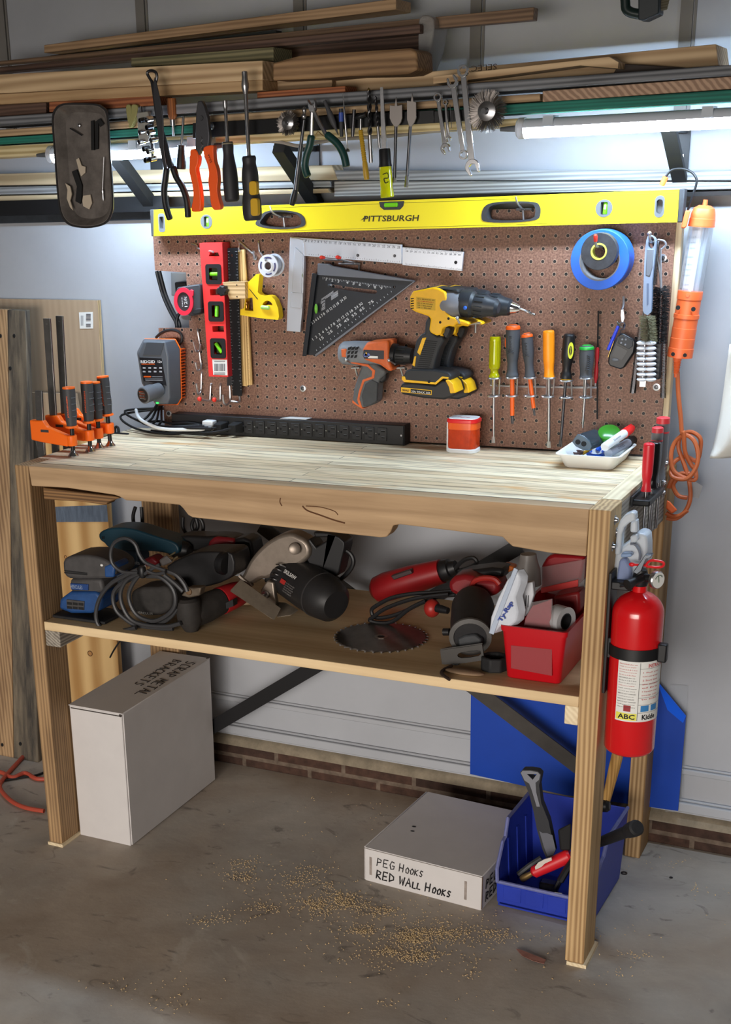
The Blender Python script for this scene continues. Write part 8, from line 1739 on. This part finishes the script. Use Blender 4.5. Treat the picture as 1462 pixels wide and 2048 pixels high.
link('flange_screw', MB().lathe(w3('k1', 905, 792, yo-.012), (0, -1, .2), [(0, .008), (.003, .007), (.004, .004)], 14), mat('rust_brown', (110,86,62), .7, .4), mo)
# circular saw
yz = -.22
cs_ = thing('circular_saw', 'black circular saw with a grey metal blade guard on the shelf', 'circular saw', at0('k2', 700, 1100, yz), GS)
alg = mat('guard_alloy', (150,138,126), .42, .7, noise=.25, nscale=20)
dk('k2', [(120,640),(150,560),(210,440),(300,330),(400,240),(520,170),(640,145),(740,180),(840,250),(860,400),(700,520),(560,560),(480,600),(400,640),(345,640),(300,660),(215,705)], yz-.03, yz+.02, alg, cs_, 'blade_guard', .012, 2)
link('guard_edge', MB().tube(sm([w3('k2', x, y, yz-.03) for x, y in ((100,605),(150,650),(215,700),(240,690))]), .0055, 8), alg, cs_)
link('guard_boss', MB().lathe(w3('k2', 700, 310, yz-.034), (.5, -1, .2), [(0, .014), (.012, .013), (.014, .009)], 16), alg, cs_)
for i in range(4):
    p = w3('k2', 500-i*22, 480+i*52, yz-.04); link('spring_coil', MB().tube(sm([p, p+Vector((.012, -.006, .002)), p+Vector((.024, 0, -.005))]), .0018, 6), steel, cs_)
dk('k2', [(400,480),(600,440),(560,600),(480,700),(360,680)], yz-.02, yz+.02, blkm, cs_, 'gearbox', .006)
a = w3('k2', 600, 560, -.20); b = w3('k2', 1150, 920, -.305); L = (b-a).length; mr = .052
pb_ = Vector((b.x, b.y, max(b.z, ZS+mr*.93)))
link('motor', MB().lathe(a, pb_-a, [(0, mr*.75), (.012, mr*.98), (L*.55, mr*1.02), (L*.75, mr*1.0), (L*.93, mr*.88), (L, mr*.62)], 30), mat('saw_black', (36,35,36), .5, noise=.3, nscale=18), cs_)
axm = (pb_-a).normalized()
link('motor_band', MB().lathe(a+axm*L*.70, axm, [(0, mr*.98), (.0008, mr*1.03), (.003, mr*1.03), (.0038, mr*.98)], 30), mat('saw_edge', (52,50,50), .6), cs_)
def onm(f, ang=0.):
    p = a+axm*L*f; n_ = CAM-p; n_ = (n_-axm*n_.dot(axm)).normalized(); n_ = Matrix.Rotation(math.radians(ang), 3, axm) @ n_; return p+n_*(mr*1.025), n_
p, n_ = onm(.30, 14); u_ = n_.cross(axm)
lq = [p+u_*.020, p+axm*.055+u_*.020, p+axm*.055-u_*.024, p-u_*.024]
text('lettering', 'SKILSAW', p+u_*.010+n_*.002, axm, u_, .050, .009, mat('print_white3', (206,204,200), .6), cs_, shear=.2, bold=.02)
link('label_red', MB().hexa([p-u_*.004+n_*.0012, p+axm*.018-u_*.004+n_*.0012, p+axm*.018-u_*.014+n_*.002, p-u_*.014+n_*.002], [v-n_*.001 for v in (p-u_*.004+n_*.0012, p+axm*.018-u_*.004+n_*.0012, p+axm*.018-u_*.014+n_*.002, p-u_*.014+n_*.002)]), mat('label_red2', (168,44,40), .5), cs_)
for i in range(5): text('lettering', '7-1/4 in 120V 12A 60Hz 5300', p-u_*(.008+i*.005)+axm*.020+n_*.0016, axm, u_, .036-.003*(i % 2), .003, mat('print_grey4', (134,130,128), .6), cs_)
dk('k2', [(760,300),(860,200),(880,230),(930,300),(1050,220),(1090,190),(920,190),(900,130),(1060,140),(1180,185),(1240,240),(1240,300),(1210,420),(1180,560),(1150,620),(1000,560),(900,560),(820,420)], yz-.018, yz+.03, blk, cs_, 'handle', .010)
link('cord', MB().tube(sm([w3('k2', x, y, yz) for x, y in ((1235,320),(1300,360),(1335,430),(1320,510),(1260,590),(1200,640))]), .0052, 9), blk, cs_)
sp_ = [w3('k2', x, y, d) for x, y, d in ((0,775,-.35),(110,660,-.325),(545,975,-.30),(475,1088,-.325))]
link('base_plate', MB().hexa(sp_, [p+Vector((0, .004, .0035)) for p in sp_]), mat('plate_steel', (156,144,128), .4, .7, noise=.25, nscale=30), cs_, bev=.001)
lw_ = [w3('k2', x, y, d) for x, y, d in ((490,900,-.24),(600,910,-.25),(735,990,-.27),(660,1035,-.29),(510,1055,-.30))]
link('lower_guard', MB().hexa(lw_, [p+Vector((0, .003, .003)) for p in lw_]), mat('plate_steel', (156,144,128)), cs_, bev=.001)
dk('k2', [(330,760),(400,660),(470,680),(480,800),(500,900),(480,1000),(430,960),(340,860)], yz-.05, yz-.035, alg, cs_, 'depth_bracket', .003)
link('wing_nut', MB().lathe(w3('k2', 390, 810, yz-.052), (-.2, -1, .1), [(0, .009), (.005, .009), (.006, .004), (.016, .004)], 12), steel, cs_)
link('guard_wheel', MB().lathe(w3('k2', 190, 930, -.20), (.6, -1, 0), [(0, .018), (.01, .019), (.012, .012)], 20), mat('tan_alloy', (150,128,100), .5, .5), cs_)
# saw blade
bc_ = Zp(762, 1274, ZS+.002); rb = .5*(Zp(860,1275,ZS)-Zp(665,1275,ZS)).length*.97
sbd = thing('saw_blade', 'dark circular saw blade lying flat on the shelf', 'saw blade', (bc_.x, bc_.y, ZS))
pts = []; T = 36
for i in range(T):
    for f, r in ((0, .93), (.35, .955), (.62, 1.0), (.78, .995), (.82, .93)): q = -2*PI*(i+f)/T; pts.append((bc_.x+rb*r*math.cos(q), bc_.y+rb*r*math.sin(q)))
link('disc', vprism(MB(), pts, ZS+.0008, ZS+.0030), mat('blade_dark', (128,122,116), .3, .9, noise=.35, nscale=20), sbd)
link('arbor_ring', MB().pipe((bc_.x, bc_.y, ZS+.0030), (bc_.x, bc_.y, ZS+.0036), rb*.15, rb*.08, 8), mat('arbor_steel', (150,142,132), .3, .9), sbd)
link('arbor_hole', MB().lathe((bc_.x, bc_.y, ZS+.0030), (0, 0, 1), [(0, rb*.08), (.0002, rb*.079)], 16), blkm, sbd)
mb = MB()
for i in range(T):
    q = -2*PI*(i+.68)/T; p = Vector((bc_.x+rb*.985*math.cos(q), bc_.y+rb*.985*math.sin(q), ZS+.002)); mb.box(p.x-.0018, p.x+.0018, p.y-.0018, p.y+.0018, ZS+.0004, ZS+.0036)
link('carbide_tip', mb, steel, sbd)
# red drill
yd = -.09
rdm = mat('tool_red_dark', (150,22,28), .4, noise=.15, nscale=14)
rdl = thing('corded_drill', 'red corded drill lying at the back of the shelf, pointing right', 'drill', at0('V', 150, 380, yd), GS)
a = w3('V', 72, 310, yd); b = w3('V', 500, 190, yd); L = (b-a).length
link('motor_housing', MB().lathe(a, b-a, [(0, .006), (.004, .020), (.014, .030), (.04, .0345), (L*.6, .0335), (L, .028)], 26), rdm, rdl)
link('handle', PR('V', [(80,330),(180,300),(230,330),(200,360),(140,385),(95,360)], yd-.02, yd+.02), rdm, rdl, bev=.008)
link('panel', PR('V', [(185,220),(305,180),(320,205),(205,245)], yd-.035, yd-.02), mat('panel_smoke', (56,40,40), .4), rdl, bev=.002)
link('chuck', MB().lathe(b, b-a, [(0, .024), (.006, .026), (.02, .024), (.022, .018), (.036, .016)], 20), blk, rdl)
cdl = [w3('V', x, y, -.22) for x, y in ((560,310),(450,320),(340,325),(200,350),(100,400),(70,430),(90,470),(160,470),(260,440),(360,390),(480,345),(580,335))]
mb = MB().tube(sm(cdl, 5), .0046, 8).tube(sm([w3('V', x, y, -.235) for x, y in ((540,330),(400,345),(280,370),(150,420),(80,470),(60,490),(120,505),(200,495),(300,420),(400,370))], 5), .0046, 8);mc = MB().tube(sm([w3('V', x, y, -.10) for x, y in ((570,180),(600,150),(640,120),(690,110),(710,140),(660,170),(600,190))], 5), .0050, 8)
link('cord', mb, blk, rdl); link('cord', mc, blk, rdl)
# grinder red ball handle
rg = thing('angle_grinder', 'red grinder with a ball shaped side knob in the middle of the shelf', 'grinder', at0('V', 560, 470, -.22), GS)
link('gear_head', MB().ell(w3('V', 440, 415, -.24), (.018, .02, .0205), 18, 10), mat('grinder_red2', (160,40,34), .4, noise=.2), rg)
link('knob_socket', MB().lathe(w3('V', 468, 415, -.252), (1, -.3, 0), [(0, .009), (.012, .009), (.03, .007)], 14), blk, rg)
link('body', PR('V', [(530,260),(570,225),(640,210),(720,240),(840,250),(850,330),(760,360),(640,370),(540,320)], -.24, -.17), mat('grinder_red3', (124,22,28), .45), rg, bev=.012)
link('motor', PR('V', [(560,220),(640,190),(800,170),(880,180),(860,250),(720,240)], -.20, -.14), blk, rg, bev=.010)
link('ridge', MB().tube(sm([w3('V', x, y, -.245) for x, y in ((680,290),(700,250),(760,232),(820,240),(850,270))]), .006, 8), mat('grinder_red2', (160,40,34)), rg)
# reciprocating saw with shoe
rs_ = thing('jigsaw', 'black reciprocating saw with an open metal shoe on the shelf front', 'saw', at0('V', 640, 740, -.38), GS)
a = w3('V', 690, 380, -.26); b = w3('V', 672, 590, -.395); L = (b-a).length
link('barrel', MB().lathe(a, b-a, [(0, .040), (.02, .0445), (L*.6, .0435), (L*.97, .040), (L, .0405), (L+.0005, .032)], 30), mat('recip_black', (38,37,39), .55, noise=.25), rs_)
link('front_ring', MB().lathe(b-(b-a).normalized()*.006, b-a, [(0, .0405), (.002, .0430), (.008, .0430), (.010, .034), (.002, .031)], 30), mat('recip_grey', (92,90,88), .5, noise=.2), rs_)
link('inner_boss', PR('V', [(590,600),(640,580),(700,575),(740,610),(735,660),(600,650)], -.405, -.385), dgry, rs_, bev=.004)
so1 = ol('V', [(490,670),(640,650),(745,634),(755,700),(755,730),(640,748),(502,758)], -.425); so2 = sm2(ol('V', [(595,700),(620,682),(715,668),(738,680),(725,705),(620,718)], -.425), 2)
link('shoe', MB().plate([so1, so2], -.427, -.423), mat('shoe_steel', (78,76,74), .4, .7), rs_, bev=.0008)
sq_ = [w3('V', x, y, d) for x, y, d in ((490,670,-.425),(745,634,-.425),(735,628,-.395),(540,655,-.395))]
link('shoe_fold', MB().hexa(sq_, [p+Vector((0, 0, .002)) for p in sq_]), mat('shoe_steel', (66,64,62)), rs_)
link('shoe_clamp', MB().cyl(w3('V', 508, 560, -.36), w3('V', 545, 560, -.36), .008, n=12), blk, rs_)
link('shoe_foot', MB().box(w3('V', 560, 760, -.42).x, w3('V', 600, 760, -.42).x, -.422, -.405, ZS, w3('V', 560, 750, -.42).z), dsteel, rs_)
# bits at the shelf front
sc_ = Zp(*px('V', 610, 805), ZS+.002)
solo('leather_scrap', MB().ell((sc_.x+.01, sc_.y, ZS+.004), (.042, .016, .0035), 20, 8), mat('leather_tan', (168,140,112), .8, noise=.2, nscale=30), 'flat tan leather scrap on the front edge of the shelf', 'scrap')
solo('chain_bit', MB().tube(sm([Zp(*px('V', x, y), ZS+.004) for x, y in ((560,765),(510,790),(495,810),(515,830),(545,850))], 4), .0032, 8), mat('chain_dark', (60,46,40), .6, .4), 'short dark twisted scrap left of the tan leather scrap', 'scrap')
p = Zp(*px('V', 800, 800), ZS); vp = []
ring = thing('black_ring', 'black octagonal rubber ring left of the red bin', 'ring', p)
c = Vector((p.x+.002, p.y+.012, ZS))
link('ring_body', MB().pipe(c+Vector((0, 0, .001)), c+Vector((0, 0, .030)), .0285, .0195, 8), rub, ring, bev=.003)
# red storage bin
rb0, rb1 = Zp(1012, 1355, ZS), Zp(1120, 1370, ZS)
x0, x1 = rb0.x+.0, rb1.x; y0 = -.4535; y1 = -.17; h = .112
rn = thing('red_bin', 'open red plastic bin full of packets at the right end of the shelf', 'bin', ((x0+x1)/2, (y0+y1)/2, ZS))
rbm = mat('bin_red', (186,16,28), .32)
def ring4(i, z, fl): return [(a, b, z) for a, b in rrect(x0-fl+i, x1+fl-i, y0-fl+i, y1+fl-i, .010, 4)]
link('bin_shell', loft(MB(), [ring4(.002, ZS+.0005, 0), ring4(0, ZS+.003, 0), ring4(0, ZS+h-.012, .009), ring4(0, ZS+h-.011, .012), ring4(0, ZS+h, .013), ring4(.003, ZS+h, .010), ring4(.003, ZS+.004, 0)]), rbm, rn, ang=50)
link('label_window', MB().prism(ol('V', [(925,635),(1175,660),(1175,822),(925,775)], y0), y0-.0068, y0-.001), mat('window_red', (150,60,64), .25), rn, bev=.0006)
bg = thing('zip_bag', 'white cable tie bag labelled in blue leaning in the red bin', 'bag', at0('k3', 640, 690, -.40), 'packets in the red bin')
yb2 = -.462
bq = ol('k3', [(795,205),(835,270),(830,330),(790,440),(815,560),(800,640),(740,690),(660,680),(610,745),(575,735),(590,600),(650,440),(720,300)], yb2)
bgm = mat('bag_white', (206,212,222), .35, noise=.1, nscale=24)
link('pouch', MB().hexa([Vector((x, yb2, z)) for x, z in bq], [Vector((x+.012, yb2+.02, z)) for x, z in bq]), bgm, bg, bev=.003)
link('zip_top', MB().hexa([w3('k3', x, y, yb2-.003) for x, y in ((785,190),(820,205),(615,750),(575,735))], [w3('k3', x, y, yb2+.001) for x, y in ((785,190),(820,205),(615,750),(575,735))]), mat('bag_zip', (176,188,206), .3), bg, bev=.001)
pa = w3('k3', 690, 655, yb2-.0035); pb = w3('k3', 790, 490, yb2-.0035); xd = pb-pa; ud = Vector((-xd.z, 0, xd.x))
text('lettering', 'Ty-Rap', pa, xd, ud, xd.length, .012, mat('print_navy', (30,60,150), .5), bg, bold=.03)
bk2 = thing('packet', 'white printed packet standing behind the cable tie bag', 'packet', at0('k3', 880, 600, -.40), 'packets in the red bin')
pq = ol('k3', [(832,325),(940,310),(950,420),(905,560),(880,600),(850,560),(830,440)], -.42)
link('pouch', MB().prism(pq, -.42, -.405), mat('packet_white', (196,198,204), .4), bk2, bev=.002)
mb = MB()
for (x, y, w_, hh) in ((848,330,16,60),(872,340,8,30),(885,420,6,90),(905,420,6,100),(868,490,5,60)): mb.prism(ol('k3', [(x,y),(x+w_,y),(x+w_-6,y+hh),(x-6,y+hh)], -.42), -.4206, -.419)
link('print', mb, ink, bk2); link('print_blue', MB().prism(ol('k3', [(805,380),(830,350),(835,420),(812,450),(798,430)], -.43), -.431, -.428).prism(ol('k3', [(822,600),(850,570),(858,620),(830,640)], -.43), -.431, -.428), mat('print_navy', (30,60,150)), bk2)
link('print_red', PR('k3', [(825,540),(845,535),(845,580),(828,590)], -.431, -.428), mat('print_orange', (230,110,50)), bk2)
bl2 = thing('clear_bottle', 'frosted plastic cup upside down behind the cable tie bag', 'cup', at0('k3', 900, 300, -.30), 'packets in the red bin')
a = w3('k3', 905, 330, -.30); b = w3('k3', 905, 75, -.30); L = (b-a).length
link('cup', MB().lathe(a, b-a, [(0, .026), (L*.5, .024), (L*.8, .018), (L, .016)], 24), mat('cup_frost', (150,144,140), .4, trans=.3, alpha=.85), bl2)
rc = thing('blister_pack', 'red toolbox lid with clear wrap at the back of the red bin', 'package', at0('k3', 1180, 400, -.26), 'packets in the red bin')
link('lid', PR('k3', [(1010,180),(1060,100),(1120,80),(1380,100),(1340,330),(1010,400)], -.26, -.20), mat('lid_red', (140,20,28), .35), rc, bev=.006)
link('wrap', PR('k3', [(1000,190),(1380,120),(1360,480),(1000,380)], -.275, -.272), mat('wrap_clear', (200,196,196), .1, trans=.7, alpha=.35), rc)
link('stripe', PR('k3', [(1010,360),(1320,290),(1320,350),(1010,405)], -.277, -.268), mat('stripe_red', (184,40,36), .4), rc, bev=.001)
cd2 = thing('packet', 'red card packet in clear plastic inside the red bin', 'packet', at0('k3', 1030, 640, -.43), 'packets in the red bin')
link('card', PR('k3', [(940,510),(1100,455),(1090,690),(870,690),(880,610)], -.43, -.426), mat('card_red', (150,30,44), .4), cd2)
link('film', PR('k3', [(860,690),(930,480),(1105,450),(1110,700)], -.434, -.4325), mat('wrap_clear', (200,196,196)), cd2)
tr2 = thing('tape_roll', 'roll of clear tape standing on edge in the red bin', 'tape', at0('k3', 1130, 700, -.42), 'packets in the red bin')
c = w3('k3', 1125, 610, -.40); link('roll', MB().pipe(c, c+Vector((.026, -.012, 0)), .028, .016, 32), mat('tape_clearroll', (170,170,172), .3), tr2); link('core', MB().pipe(c+Vector((-.001, 0, 0)), c+Vector((.026, -.012, 0)), .0165, .0140, 28), blk, tr2)
pc2 = thing('packet', 'dark red packet at the right of the red bin', 'packet', at0('k3', 1250, 560, -.33), 'packets in the red bin')
link('pouch', PR('k3', [(1110,430),(1330,390),(1340,560),(1220,680),(1120,680)], -.33, -.28), mat('pouch_red', (120,24,26), .4), pc2, bev=.006)
solo('orange_clip', PR('k3', [(670,180),(700,165),(780,185),(775,215),(720,235),(690,205)], -.16, -.13), mat('clip_orange', (196,104,40), .45), 'small orange clip at the back, left of the frosted cup', 'clip', GS, bev=.003)
